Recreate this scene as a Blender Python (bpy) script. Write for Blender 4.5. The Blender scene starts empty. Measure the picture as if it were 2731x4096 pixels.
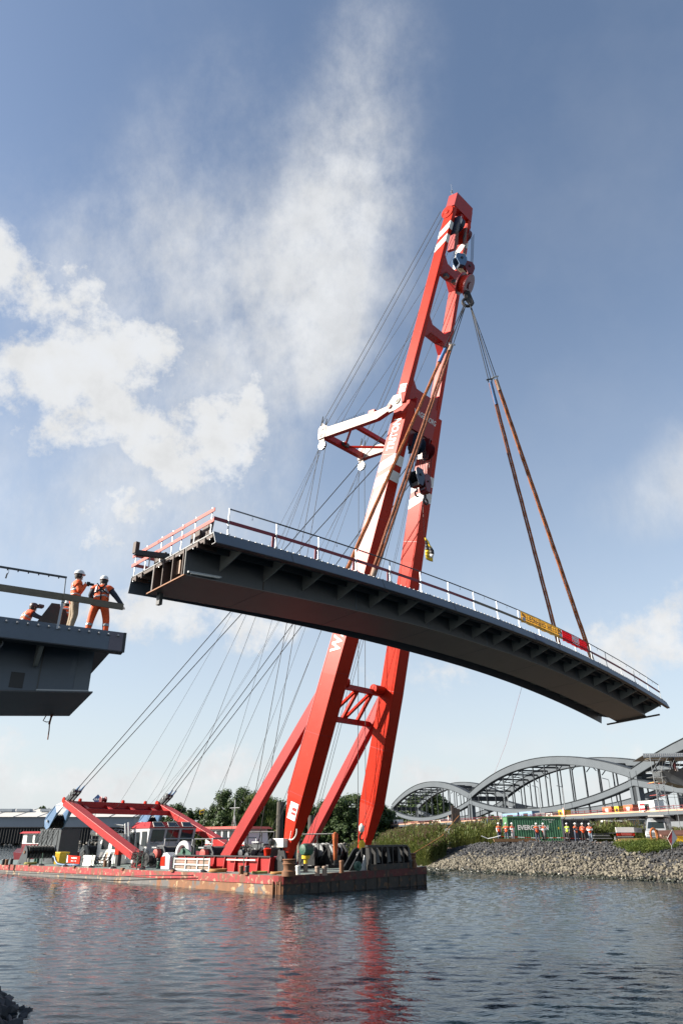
import bpy, bmesh, math, random
from math import sin, cos, pi, radians, sqrt, atan, tan, exp
from mathutils import Vector as V, Matrix, noise as mnoise
random.seed(7)
SC = bpy.context.scene
COL = SC.collection
# ------------------------------------------------------------------ camera
TH = radians(25.49); FPX = 2731.0; EYE = V((0, 0, 3.2))
cam_d = bpy.data.cameras.new('camera'); cam = bpy.data.objects.new('camera', cam_d); COL.objects.link(cam)
cam_d.sensor_fit = 'VERTICAL'; cam_d.sensor_height = 36.0; cam_d.lens = 24.0
cam_d.clip_start = 0.1; cam_d.clip_end = 20000
cam.location = EYE; cam.rotation_euler = (pi/2 + TH, 0, 0)
SC.camera = cam
# ------------------------------------------------------------------ sun and sky
SUN = V((-0.872, -0.10, 0.475)).normalized()
sun_d = bpy.data.lights.new('sun', 'SUN'); sun_d.energy = 5.0; sun_d.angle = radians(0.53); sun_d.color = (1.0, 0.93, 0.82)
sun = bpy.data.objects.new('sun', sun_d); COL.objects.link(sun)
sun.rotation_euler = SUN.to_track_quat('Z', 'Y').to_euler(); sun.location = (-60, -20, 60)
SC.view_settings.view_transform = 'Standard'; SC.view_settings.look = 'None'
SC.view_settings.exposure = 1.42; SC.view_settings.gamma = 1.0; SC.view_settings.use_curve_mapping = False
world = bpy.data.worlds.new('World'); SC.world = world; world.use_nodes = True
WN = world.node_tree.nodes; WL = world.node_tree.links
for n in list(WN): WN.remove(n)
def wn(t, **k):
    n = WN.new(t)
    for a, b in k.items(): setattr(n, a, b)
    return n
def wl(a, b): WL.new(a, b)
SKYTINT = (1.74, 1.56, 1.42, 1)
w_out = wn('ShaderNodeOutputWorld'); w_bg = wn('ShaderNodeBackground')
wl(w_bg.outputs[0], w_out.inputs[0]); w_bg.inputs[1].default_value = 0.05
w_sky = wn('ShaderNodeTexSky', sky_type='NISHITA'); w_sky.sun_disc = False
w_sky.sun_elevation = math.asin(SUN.z); w_sky.sun_rotation = math.atan2(SUN.x, SUN.y)
w_sky.air_density = 1.0; w_sky.dust_density = 0.6; w_sky.ozone_density = 2.2; w_sky.altitude = 50
def wmath(op, a, b=None, c=None, clamp=False):
    n = wn('ShaderNodeMath', operation=op); n.use_clamp = clamp
    for i, x in enumerate((a, b, c)):
        if x is None: continue
        if isinstance(x, (int, float)): n.inputs[i].default_value = x
        else: wl(x, n.inputs[i])
    return n.outputs[0]
w_tc = wn('ShaderNodeTexCoord'); w_sep = wn('ShaderNodeSeparateXYZ')
w_nrm = wn('ShaderNodeVectorMath', operation='NORMALIZE'); wl(w_tc.outputs['Generated'], w_nrm.inputs[0]); wl(w_nrm.outputs[0], w_sep.inputs[0])
sx, sy, sz = w_sep.outputs
w_az = wmath('MULTIPLY', wmath('ARCTAN2', sx, sy), 57.2958)
w_el = wmath('MULTIPLY', wmath('ARCSINE', sz), 57.2958)
w_ae = wn('ShaderNodeCombineXYZ'); wl(w_az, w_ae.inputs[0]); wl(w_el, w_ae.inputs[1])
# soft warp so that cloud banks have ragged outlines
w_warp = wn('ShaderNodeTexNoise'); w_warp.inputs['Scale'].default_value = 3.2; w_warp.inputs['Detail'].default_value = 5; wl(w_nrm.outputs[0], w_warp.inputs['Vector'])
w_ws = wn('ShaderNodeVectorMath', operation='SUBTRACT'); wl(w_warp.outputs['Color'], w_ws.inputs[0]); w_ws.inputs[1].default_value = (.5, .5, .5)
w_wm = wn('ShaderNodeVectorMath', operation='SCALE'); wl(w_ws.outputs[0], w_wm.inputs[0]); w_wm.inputs['Scale'].default_value = 14.0
w_ap = wn('ShaderNodeVectorMath', operation='ADD'); wl(w_ae.outputs[0], w_ap.inputs[0]); wl(w_wm.outputs[0], w_ap.inputs[1])
def pix_azel(u, v):
    dx = (u-1365.5)/FPX; dz = (2048-v)/FPX
    d = V((dx, cos(TH)-dz*sin(TH), sin(TH)+dz*cos(TH))).normalized()
    return math.degrees(math.atan2(d.x, d.y)), math.degrees(math.asin(d.z))
def bank(u, v, r1, r2, rot, wt, inner=0.0):
    a, e = pix_azel(u, v)
    m = wn('ShaderNodeMapping', vector_type='TEXTURE'); wl(w_ap.outputs[0], m.inputs[0])
    m.inputs['Location'].default_value = (a, e, 0); m.inputs['Rotation'].default_value = (0, 0, radians(rot)); m.inputs['Scale'].default_value = (r1, r2, 1e4)
    ln = wn('ShaderNodeVectorMath', operation='LENGTH'); wl(m.outputs[0], ln.inputs[0])
    r = wn('ShaderNodeMapRange', interpolation_type='SMOOTHERSTEP'); wl(ln.outputs['Value'], r.inputs[0])
    r.inputs[1].default_value = inner; r.inputs[2].default_value = 1.0; r.inputs[3].default_value = wt; r.inputs[4].default_value = 0.0
    return r.outputs[0]
def noise_w(scale, detail, rough, stretch=None, rot=(0, 0, 0)):
    n = wn('ShaderNodeTexNoise'); n.inputs['Scale'].default_value = scale; n.inputs['Detail'].default_value = detail; n.inputs['Roughness'].default_value = rough
    if stretch:
        m = wn('ShaderNodeMapping'); m.inputs['Scale'].default_value = stretch; m.inputs['Rotation'].default_value = rot; wl(w_nrm.outputs[0], m.inputs[0]); wl(m.outputs[0], n.inputs['Vector'])
    else: wl(w_nrm.outputs[0], n.inputs['Vector'])
    return n.outputs[0]
wisps = [bank(1580, 300, 30, 14, 86, .15), bank(1500, 660, 26, 15, 80, .34), bank(1370, 960, 20, 13, 68, .50), bank(1180, 1250, 20, 13, 60, .55), bank(850, 900, 28, 20, 45, .30), bank(1330, 1360, 8, 6, 75, .22),
         bank(600, 1200, 30, 22, 20, .50), bank(2850, 1880, 20, 8, 12, .75), bank(1900, 2900, 14, 2.4, 8, .4), bank(350, 2100, 30, 13, 0, .55), bank(950, 1950, 16, 14, 10, .42), bank(1500, 2550, 40, 6, 3, .25)]
cumuli = [bank(-50, 1200, 12, 8, -20, .95, .2), bank(330, 1420, 12, 8, -30, .95, .2), bank(760, 1640, 11, 9, -40, 1.0, .25), bank(30, 1600, 12, 7, 5, .85, .15), bank(920, 1850, 10, 7.5, -25, .75, .1),
          bank(520, 2070, 9, 4.5, 0, .85, .15), bank(780, 2440, 12, 5, 5, 1.0, .3), bank(0, 1900, 7, 4.5, 0, .65), bank(2720, 2640, 13, 6, 10, .75, .1), bank(1650, 2720, 10, 3, 5, .6),
          bank(250, 3080, 12, 3.2, 0, .9, .1), bank(950, 2980, 15, 2.6, 3, .7), bank(2300, 3020, 12, 2.2, 3, .7), bank(1750, 3100, 12, 2, 3, .6)]
def wsum(l):
    o = l[0]
    for x in l[1:]: o = wmath('ADD', o, x)
    return o
n_fine = noise_w(7.5, 12, .66); n_st = noise_w(4.6, 11, .68, (1.8, 1.8, .5), (0, .6, .25)); n_cell = noise_w(16, 8, .62)
def wstep(x, a, b, t):
    r = wn('ShaderNodeMapRange', interpolation_type='SMOOTHSTEP'); wl(x, r.inputs[0])
    for i, q in enumerate((a, b, 0.0, t)): r.inputs[i+1].default_value = q
    return r.outputs[0]
w1s = wsum(wisps); w1 = wstep(wmath('ADD', w1s, wmath('MULTIPLY', wmath('SUBTRACT', n_st, .5), wmath('MULTIPLY_ADD', w1s, 2.2, .30))), .04, 1.42, .88)
w2s = wmath('MINIMUM', wsum(cumuli), 1.0); w2 = wstep(wmath('ADD', w2s, wmath('MULTIPLY_ADD', n_fine, 5.0, -2.75)), .08, 1.0, .98)
w2 = wmath('MULTIPLY', w2, wmath('MULTIPLY_ADD', n_cell, .55, .72), clamp=True)
w2 = wmath('MULTIPLY', w2, wstep(w2s, .02, .25, 1.0))
# scattered thin cloud over the rest of the sky, so that it goes on outside the frame
n_big = noise_w(2.1, 7, .6)
w3 = wmath('MULTIPLY', wmath('MULTIPLY_ADD', n_big, 2.4, -1.25, clamp=True), .16)
hz = wmath('POWER', wmath('SUBTRACT', 1.0, wmath('MAXIMUM', sz, 0.0)), 2.75)
hz = wmath('MULTIPLY', hz, 0.97)
m_all = wmath('MAXIMUM', wmath('MAXIMUM', w1, w2), w3, clamp=True)
shade = wmath('MULTIPLY_ADD', n_cell, -.5, 1.2)
mixh = wn('ShaderNodeMix', data_type='RGBA'); wl(hz, mixh.inputs[0])
mul = wn('ShaderNodeMix', data_type='RGBA', blend_type='MULTIPLY'); mul.inputs[0].default_value = 1.0; wl(w_sky.outputs[0], mul.inputs[6]); mul.inputs[7].default_value = SKYTINT
wl(mul.outputs[2], mixh.inputs[6]); mixh.inputs[7].default_value = (5.3, 5.75, 6.15, 1)
cc = wn('ShaderNodeVectorMath', operation='SCALE'); cc.inputs[0].default_value = (6.5, 6.6, 6.7); wl(shade, cc.inputs['Scale'])
mixc = wn('ShaderNodeMix', data_type='RGBA'); wl(m_all, mixc.inputs[0]); wl(mixh.outputs[2], mixc.inputs[6]); wl(cc.outputs[0], mixc.inputs[7])
wl(mixc.outputs[2], w_bg.inputs[0])
SC.render.engine = 'CYCLES'
# ------------------------------------------------------------------ geometry helpers
ct, st = cos(TH), sin(TH)
def ray(u, v):
    dx = (u-1365.5)/FPX; dz = (2048-v)/FPX
    return V((dx, ct-dz*st, st+dz*ct))
def PL(u, v, n, o):
    d = ray(u, v); n = V(n); o = V(o)
    return EYE + d*((o-EYE).dot(n)/d.dot(n))
def PZ(u, v, z): return PL(u, v, (0, 0, 1), (0, 0, z))
def PY(u, v, y): return PL(u, v, (0, 1, 0), (0, y, 0))
def PD(u, v, zc): return EYE + ray(u, v)*zc
def zat(v, x, y):          # height at which a vertical line through (x, y) meets image row v
    dz = (2048-v)/FPX
    return EYE.z + y*(st+dz*ct)/(ct-dz*st)
def rnd(a, b): return random.uniform(a, b)
ORG = {}
class MB:
    def __init__(s): s.v = []; s.f = []; s.mi = []; s.cur = 0
    def add(s, vs, fs):
        o = len(s.v); s.v += [V(p) for p in vs]
        for f in fs: s.f.append([i+o for i in f]); s.mi.append(s.cur)
        return s
    def box(s, c, size, ax=None):
        c = V(c); a = ax or (V((1, 0, 0)), V((0, 1, 0)), V((0, 0, 1)))
        vs = [c + a[0]*(size[0]/2*i) + a[1]*(size[1]/2*j) + a[2]*(size[2]/2*k) for k in (-1, 1) for j in (-1, 1) for i in (-1, 1)]
        return s.add(vs, [(0, 2, 3, 1), (4, 5, 7, 6), (0, 1, 5, 4), (2, 6, 7, 3), (0, 4, 6, 2), (1, 3, 7, 5)])
    def bar(s, p0, p1, w, h, up=(0, 0, 1)):
        p0 = V(p0); p1 = V(p1); d = (p1-p0); L = d.length; d = d/L; up = V(up)
        x = d.cross(up)
        if x.length < 1e-4: x = d.cross(V((0, 1, 0)))
        x.normalize(); z = x.cross(d)
        return s.box((p0+p1)/2, (w, L, h), (x, d, z))
    def tube(s, p0, p1, r, n=8, r2=None): return s.path([p0, p1], r, n, r2)
    def path(s, pts, r, n=8, r2=None, closed=False):
        pts = [V(p) for p in pts]; N = len(pts); o = len(s.v)
        prev = None
        for i, p in enumerate(pts):
            if closed: d = pts[(i+1) % N]-pts[i-1]
            else: d = pts[min(i+1, N-1)]-pts[max(i-1, 0)]
            d.normalize()
            if prev is None:
                a = d.cross(V((0, 0, 1)))
                if a.length < .05: a = d.cross(V((1, 0, 0)))
            else: a = prev - d*prev.dot(d)
            a.normalize(); prev = a; b = d.cross(a)
            rr = r if not callable(r) else r(i/(N-1))
            if r2 is not None: rr = r+(r2-r)*i/(N-1)
            for k in range(n): s.v.append(p + a*(rr*cos(2*pi*k/n)) + b*(rr*sin(2*pi*k/n)))
        for i in range(N if closed else N-1):
            j = (i+1) % N
            for k in range(n):
                k2 = (k+1) % n; s.f.append([o+i*n+k, o+i*n+k2, o+j*n+k2, o+j*n+k]); s.mi.append(s.cur)
        if not closed:
            s.f.append([o+k for k in range(n)][::-1]); s.mi.append(s.cur)
            s.f.append([o+(N-1)*n+k for k in range(n)]); s.mi.append(s.cur)
        return s
    def prism(s, pts, vec):
        pts = [V(p) for p in pts]; vec = V(vec); n = len(pts)
        vs = pts + [p+vec for p in pts]
        fs = [list(range(n))[::-1], [i+n for i in range(n)]] + [(i, (i+1) % n, (i+1) % n+n, i+n) for i in range(n)]
        return s.add(vs, fs)
    def loft(s, secs, cap=True):
        n = len(secs[0]); o = len(s.v)
        for sec in secs: s.v += [V(p) for p in sec]
        for i in range(len(secs)-1):
            for k in range(n):
                k2 = (k+1) % n; s.f.append([o+i*n+k, o+i*n+k2, o+(i+1)*n+k2, o+(i+1)*n+k]); s.mi.append(s.cur)
        if cap:
            s.f.append([o+k for k in range(n)][::-1]); s.mi.append(s.cur)
            s.f.append([o+(len(secs)-1)*n+k for k in range(n)]); s.mi.append(s.cur)
        return s
    def strip(s, A, B):         # open sheet between two rows of points
        o = len(s.v); n = len(A); s.v += [V(p) for p in A]+[V(p) for p in B]
        for i in range(n-1): s.f.append([o+i, o+i+1, o+n+i+1, o+n+i]); s.mi.append(s.cur)
        return s
    def lathe(s, prof, c, n=16, ax=None):     # prof: (r, h) along axis
        c = V(c); a = ax or (V((1, 0, 0)), V((0, 1, 0)), V((0, 0, 1)))
        secs = [[c + a[0]*(r*cos(2*pi*k/n)) + a[1]*(r*sin(2*pi*k/n)) + a[2]*h for k in range(n)] for r, h in prof]
        return s.loft(secs)
    def mesh(s, name, mat, center=None):
        me = bpy.data.meshes.new(name)
        c = V(center) if center is not None else V((0, 0, 0))
        me.from_pydata([tuple(p-c) for p in s.v], [], s.f)
        for m in (mat if isinstance(mat, (list, tuple)) else [mat]): me.materials.append(m)
        if isinstance(mat, (list, tuple)): me.polygons.foreach_set('material_index', s.mi)
        me.update(); return me
    def build(s, name, mat, parent=None, smooth=False, bevel=0, fix=True):
        xs = [p.x for p in s.v]; ys = [p.y for p in s.v]; zs = [p.z for p in s.v]
        c = V(((min(xs)+max(xs))/2, (min(ys)+max(ys))/2, min(zs)))
        me = s.mesh(name, mat, c)
        if fix:
            bm = bmesh.new(); bm.from_mesh(me); bmesh.ops.recalc_face_normals(bm, faces=bm.faces); bm.to_mesh(me); bm.free()
        if smooth:
            me.polygons.foreach_set('use_smooth', [True]*len(me.polygons))
            if smooth != 'all':
                try: me.set_sharp_from_angle(angle=radians(38))
                except Exception: pass
        ob = bpy.data.objects.new(name, me); COL.objects.link(ob); ORG[ob.name] = c
        if parent: ob.parent = parent; ob.location = c-ORG[parent.name]
        else: ob.location = c
        if bevel:
            b = ob.modifiers.new('bevel', 'BEVEL'); b.width = bevel; b.segments = 2; b.limit_method = 'ANGLE'
        return ob
def tag(o, label, cat, group=None, kind=None):
    if label: o['label'] = label
    if cat: o['category'] = cat
    if group: o['group'] = group
    if kind: o['kind'] = kind
    return o
def thing(name, label, cat, loc, group=None):
    o = bpy.data.objects.new(name, None); COL.objects.link(o); o.location = loc; ORG[o.name] = V(loc); o.empty_display_size = .3
    return tag(o, label, cat, group)
def inst(name, me, parent, loc, rot=None, scale=None):      # one more object that shares mesh data; loc in world space
    o = bpy.data.objects.new(name, me); COL.objects.link(o); ORG[o.name] = V(loc)
    if parent: o.parent = parent; o.location = V(loc)-ORG[parent.name]
    else: o.location = loc
    if rot is not None: o.rotation_euler = rot
    if scale is not None: o.scale = scale
    return o
def text(name, s, size, origin, xd, yd, mat, parent, ext=.004, align='CENTER', sx=1.0, bold=0.0):
    cu = bpy.data.curves.new('t', 'FONT'); cu.body = s; cu.size = size; cu.align_x = align; cu.align_y = 'CENTER'; cu.resolution_u = 3; cu.offset = bold
    ob = bpy.data.objects.new('t', cu); COL.objects.link(ob); bpy.context.view_layer.update()
    me = bpy.data.meshes.new_from_object(ob.evaluated_get(bpy.context.evaluated_depsgraph_get()))
    bpy.data.objects.remove(ob)
    xd = V(xd).normalized(); yd = V(yd); yd = (yd - xd*yd.dot(xd)).normalized(); n = xd.cross(yd)
    for v in me.vertices: v.co = xd*(v.co.x*sx)+yd*v.co.y+n*ext
    me.materials.clear(); me.materials.append(mat); me.name = name
    return inst(name, me, parent, V(origin))
# ------------------------------------------------------------------ materials
def mat(name, col, rough=.5, metal=0.0, var=.12, scale=1.5, bump=0.0, bscale=8.0, col2=None, mixs=2.0, thr=.55, spec=.5, coat=0.0, soft=.12, stretch=None):
    K = .70 if max(col) < .66 else .84
    col = tuple(c*K for c in col); col2 = tuple(c*.72 for c in col2) if col2 else None
    m = bpy.data.materials.new(name); m.use_nodes = True; nt = m.node_tree; N = nt.nodes; Lk = nt.links
    b = N['Principled BSDF']; b.inputs['Roughness'].default_value = rough; b.inputs['Metallic'].default_value = metal
    b.inputs['Specular IOR Level'].default_value = spec; b.inputs['Coat Weight'].default_value = coat
    g = N.new('ShaderNodeNewGeometry'); src = g.outputs['Position']
    if stretch:
        mp = N.new('ShaderNodeMapping'); mp.inputs['Scale'].default_value = stretch; Lk.new(src, mp.inputs[0]); src = mp.outputs[0]
    n = N.new('ShaderNodeTexNoise'); n.inputs['Scale'].default_value = scale; n.inputs['Detail'].default_value = 6; n.inputs['Roughness'].default_value = .65; Lk.new(src, n.inputs['Vector'])
    r = N.new('ShaderNodeMapRange'); Lk.new(n.outputs[0], r.inputs[0]); r.inputs[1].default_value = .25; r.inputs[2].default_value = .75; r.inputs[3].default_value = 1-var; r.inputs[4].default_value = 1+var
    mx = N.new('ShaderNodeMix'); mx.data_type = 'RGBA'; mx.blend_type = 'MULTIPLY'; mx.inputs[0].default_value = 1
    mx.inputs[6].default_value = (*col, 1); Lk.new(r.outputs[0], mx.inputs[7]); out = mx.outputs[2]
    if col2:
        n2 = N.new('ShaderNodeTexNoise'); n2.inputs['Scale'].default_value = mixs; n2.inputs['Detail'].default_value = 8; n2.inputs['Roughness'].default_value = .7; Lk.new(src, n2.inputs['Vector'])
        r2 = N.new('ShaderNodeMapRange'); r2.interpolation_type = 'SMOOTHSTEP'; Lk.new(n2.outputs[0], r2.inputs[0]); r2.inputs[1].default_value = thr; r2.inputs[2].default_value = thr+soft
        m2 = N.new('ShaderNodeMix'); m2.data_type = 'RGBA'; Lk.new(r2.outputs[0], m2.inputs[0]); Lk.new(out, m2.inputs[6]); m2.inputs[7].default_value = (*col2, 1); out = m2.outputs[2]
    Lk.new(out, b.inputs['Base Color'])
    rr = N.new('ShaderNodeMapRange'); Lk.new(n.outputs[0], rr.inputs[0]); rr.inputs[3].default_value = max(.02, rough-.05); rr.inputs[4].default_value = min(1, rough+.05); Lk.new(rr.outputs[0], b.inputs['Roughness'])
    if bump:
        n3 = N.new('ShaderNodeTexNoise'); n3.inputs['Scale'].default_value = bscale; n3.inputs['Detail'].default_value = 6; Lk.new(src, n3.inputs['Vector'])
        bp = N.new('ShaderNodeBump'); bp.inputs['Strength'].default_value = bump; bp.inputs['Distance'].default_value = .05; Lk.new(n3.outputs[0], bp.inputs['Height']); Lk.new(bp.outputs[0], b.inputs['Normal'])
    return m
def layer(m, col, scale, lo, hi, stretch=None, amt=1.0):
    N = m.node_tree.nodes; Lk = m.node_tree.links; b = N['Principled BSDF']; src = b.inputs['Base Color'].links[0].from_socket
    g = N.new('ShaderNodeNewGeometry'); o = g.outputs['Position']
    if stretch: mp = N.new('ShaderNodeMapping'); mp.inputs['Scale'].default_value = stretch; Lk.new(o, mp.inputs[0]); o = mp.outputs[0]
    n = N.new('ShaderNodeTexNoise'); n.inputs['Scale'].default_value = scale; n.inputs['Detail'].default_value = 9; n.inputs['Roughness'].default_value = .68; Lk.new(o, n.inputs['Vector'])
    r = N.new('ShaderNodeMapRange'); r.interpolation_type = 'SMOOTHSTEP'; Lk.new(n.outputs[0], r.inputs[0]); r.inputs[1].default_value = lo; r.inputs[2].default_value = hi; r.inputs[4].default_value = amt
    mx = N.new('ShaderNodeMix'); mx.data_type = 'RGBA'; Lk.new(r.outputs[0], mx.inputs[0]); Lk.new(src, mx.inputs[6]); mx.inputs[7].default_value = (*col, 1); Lk.new(mx.outputs[2], b.inputs['Base Color']); return m
M = {}
M['red'] = mat('boom_red_paint', (.52, .026, .009), .36, var=.10, scale=.5, col2=(.40, .035, .022), mixs=1.2, thr=.60, bump=.05, bscale=1.2, spec=.11)
M['red2'] = mat('gantry_red_paint', (.40, .013, .012), .45, var=.12, scale=.8, col2=(.30, .02, .018), spec=.35, mixs=1.5, thr=.6)
layer(M['red'], (.42, .13, .09), 2.6, .63, .72, (1, 1, .5), .45); layer(M['red'], (.09, .02, .012), .9, .56, .80, (2.2, 2.2, .25), .6); layer(M['red'], (.55, .36, .3), 5.5, .70, .74, (3, 1, .6), .8)
layer(M['red2'], (.09, .02, .012), 1.1, .60, .78, (2, 2, .4), .5)
M['cream'] = mat('faded_cream_paint', (.56, .47, .40), .6, var=.1, col2=(.45, .2, .14), mixs=2.2, thr=.66)
M['white'] = mat('white_paint', (.76, .76, .74), .45, var=.06, col2=(.55, .5, .44), mixs=1.8, thr=.66)
M['offw'] = mat('off_white_paint', (.68, .66, .6), .5, var=.08)
M['letter'] = mat('white_lettering', (.8, .8, .78), .5, var=.05)
M['steel'] = mat('bridge_primer_grey', (.115, .148, .188), .48, var=.10, scale=.7, bump=.04, bscale=1.5)
M['under'] = mat('girder_primer_grey', (.092, .100, .106), .5, var=.14, scale=.6, bump=.05, bscale=1.2)
layer(M['steel'], (.16, .18, .20), 1.2, .6, .75, (1, 1, .35), .5); layer(M['under'], (.028, .03, .03), .8, .55, .75, (1.5, 1.5, .3), .6); layer(M['under'], (.12, .11, .095), 1.6, .66, .8, None, .5)
M['under2'] = mat('girder_bottom_bounce_tint', (.165, .150, .135), .5, var=.16, scale=.5, bump=.05, bscale=1.0); layer(M['under2'], (.06, .055, .05), .7, .55, .75, None, .5)  # warmer and paler than the webs: bounced light put into the colour
M['rustend'] = mat('raw_rusty_steel', (.075, .045, .035), .7, var=.3, scale=3, col2=(.22, .09, .035), mixs=4, thr=.6)
M['dark'] = mat('dark_steel', (.022, .024, .026), .5, var=.2)
M['winch'] = mat('slate_machine_paint', (.055, .065, .072), .45, var=.15, scale=2)
M['black'] = mat('black_rope', (.012, .012, .013), .7, var=.2)
M['wire'] = mat('steel_wire_rope', (.03, .032, .035), .55, .3)
M['blue'] = mat('block_blue_paint', (.10, .19, .33), .42, var=.12, scale=2.5, col2=(.2, .27, .36), mixs=5, thr=.64)
M['navy'] = mat('block_navy_paint', (.025, .045, .085), .4, var=.15, scale=2)
M['maroon'] = mat('block_dark_red_paint', (.16, .012, .018), .38, var=.15)
M['orange'] = mat('orange_sling_sleeve', (.40, .115, .022), .8, var=.3, scale=3, bump=.9, bscale=11, col2=(.20, .055, .02), mixs=2.5, thr=.5)
M['brown'] = mat('brown_sling_sleeve', (.24, .075, .028), .8, var=.25, scale=3, bump=.9, bscale=11)
M['slingblue'] = mat('blue_wrap', (.07, .19, .42), .7, var=.4, scale=14)
M['galv'] = mat('galvanised_steel', (.42, .44, .45), .42, .6, var=.1, scale=4)
M['bolt'] = mat('zinc_bolt', (.5, .5, .5), .45, .2)
M['redwood'] = mat('red_stained_board', (.52, .09, .07), .7, var=.18, scale=3)
M['darkred'] = mat('dark_red_board', (.26, .02, .035), .65, var=.15, scale=3)
M['wood'] = mat('weathered_board', (.20, .17, .12), .8, var=.25, scale=3, stretch=(1, 1, 6))
M['yellowwood'] = mat('yellow_formwork_beam', (.62, .42, .13), .6, var=.15, scale=2)
M['deck'] = mat('green_grey_deck_paint', (.19, .245, .225), .6, var=.15, scale=.9, col2=(.25, .21, .15), mixs=.8, thr=.58)
M['black2'] = mat('black_machine_paint', (.014, .015, .016), .4, var=.2)
M['green'] = mat('green_machine_paint', (.03, .11, .075), .5, var=.15)
M['yellow'] = mat('yellow_plastic', (.75, .50, .02), .5, var=.08)
M['rust'] = mat('rusty_bollard_iron', (.20, .085, .035), .75, var=.3, scale=5, col2=(.12, .12, .09), mixs=3, thr=.58)
M['grate'] = mat('pale_brown_planks', (.33, .24, .18), .75, var=.25, scale=4)
M['rubber'] = mat('black_rubber', (.018, .018, .018), .75)
M['greyw'] = mat('wheelhouse_grey_paint', (.50, .52, .55), .45, var=.06)
M['hook'] = mat('dark_forged_hook', (.03, .025, .025), .45, .3)
def glassmat(name, col, rough=.06):
    m = mat(name, col, rough, var=.05); m.node_tree.nodes['Principled BSDF'].inputs['Specular IOR Level'].default_value = .8; return m
M['glass'] = glassmat('dark_window_glass', (.02, .028, .032))
M['glass2'] = glassmat('tinted_window_glass', (.05, .07, .08))
# ================================================================== WATER, LAND
def struct(o): o['kind'] = 'structure'; return o
wm = bpy.data.materials.new('river_water'); wm.use_nodes = True
nt = wm.node_tree; N = nt.nodes; Lk = nt.links; b = N['Principled BSDF']
b.inputs['Base Color'].default_value = (.006, .013, .019, 1); b.inputs['Roughness'].default_value = .04; b.inputs['IOR'].default_value = 1.333; b.inputs['Specular IOR Level'].default_value = .26; b.inputs['Specular Tint'].default_value = (.80, .90, 1.0, 1)
g = N.new('ShaderNodeNewGeometry')
def wnoise(sc, st, det, rot=0.0, ro=.55):
    mp = N.new('ShaderNodeMapping'); mp.inputs['Scale'].default_value = st; mp.inputs['Rotation'].default_value = (0, 0, rot); Lk.new(g.outputs['Position'], mp.inputs[0])
    n = N.new('ShaderNodeTexNoise'); n.inputs['Scale'].default_value = sc; n.inputs['Detail'].default_value = det; n.inputs['Roughness'].default_value = ro; Lk.new(mp.outputs[0], n.inputs['Vector']); return n.outputs[0]
def mm(op, a, b_):
    n = N.new('ShaderNodeMath'); n.operation = op
    for i, x in enumerate((a, b_)):
        if isinstance(x, (int, float)): n.inputs[i].default_value = x
        else: Lk.new(x, n.inputs[i])
    return n.outputs[0]
h1 = wnoise(2.0, (.7, 1.3, 1), 3, .15); h2 = wnoise(9.0, (.75, 1.25, 1), 2, -.3); h3 = wnoise(.05, (.5, 1.6, 1), 2, .1)
gust = N.new('ShaderNodeMapRange'); Lk.new(h3, gust.inputs[0]); gust.inputs[1].default_value = .3; gust.inputs[2].default_value = .65; gust.inputs[3].default_value = .55; gust.inputs[4].default_value = 1.15
hh = mm('MULTIPLY', mm('ADD', mm('MULTIPLY', h1, .085), mm('MULTIPLY', h2, .042)), gust.outputs[0])
bp = N.new('ShaderNodeBump'); bp.inputs['Strength'].default_value = .28; bp.inputs['Distance'].default_value = 1.0; Lk.new(hh, bp.inputs['Height']); Lk.new(bp.outputs[0], b.inputs['Normal'])
import numpy as np
def wave_h(x, y):
    rs_ = np.random.RandomState(4); h = np.zeros_like(x)
    for i in range(46):
        lam = .34*(1.05**i)                      # 0.34 m ripples up to 1.5 m wavelets
        if lam > .95: break
        for j in range(2):
            a = rs_.normal(1.5, .48); k = 2*np.pi/lam; amp = lam*.0047*rs_.uniform(.5, 1.25)*(1.0 if lam < .7 else .7/lam)
            ph = rs_.uniform(0, 6.28); h += amp*np.sin(k*(x*np.cos(a)+y*np.sin(a))+ph+.8*np.sin(.21*x+.13*y+i)+.6*np.sin(.37*y-.11*x+2*i))
    g_ = .82+.18*np.sin(.16*x+.5*np.sin(.21*y))*np.sin(.11*y+1.3*np.sin(.07*x)+.5)
    return h*g_
def water_patch(xs, ys):
    X, Y = np.meshgrid(xs, ys); edge = np.minimum(1, np.minimum((X-xs[0]), (xs[-1]-X))/2.0); Z = wave_h(X, Y)*np.clip(edge, 0, 1)
    n, m_ = X.shape; vs = np.stack([X, Y, Z], -1).reshape(-1, 3)
    i = np.arange(n*m_).reshape(n, m_); f = np.stack([i[:-1, :-1], i[:-1, 1:], i[1:, 1:], i[1:, :-1]], -1).reshape(-1, 4)
    return vs, f
def rows(y0, y1, d0, d1):
    o = [y0]
    while o[-1] < y1: o.append(o[-1]+d0+(d1-d0)*(o[-1]-y0)/(y1-y0))
    return np.array(o)
ys_ = rows(11.0, 150.0, .075, .42); xs_ = np.arange(-46, 42.1, .14)
vs_, fs_ = water_patch(xs_, ys_)
me = bpy.data.meshes.new('river_water'); yl = float(ys_[-1]); x0_, x1_ = float(xs_[0]), float(xs_[-1]); R = 9000; nv = len(vs_)
frame = np.array([(-R, -60, 0), (R, -60, 0), (R, R, 0), (-R, R, 0), (x0_, 11.0, 0), (x1_, 11.0, 0), (x1_, yl, 0), (x0_, yl, 0)], float)
nvt = nv+8; nf = len(fs_); extra = np.array([(0, 1, 5, 4), (1, 2, 6, 5), (2, 3, 7, 6), (3, 0, 4, 7)])+nv
allf = np.concatenate([fs_, extra]).astype(np.int32); allv = np.concatenate([vs_, frame]).astype(np.float32)
me.vertices.add(nvt); me.vertices.foreach_set('co', allv.ravel()); me.loops.add(allf.size); me.loops.foreach_set('vertex_index', allf.ravel()); me.polygons.add(len(allf))
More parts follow.
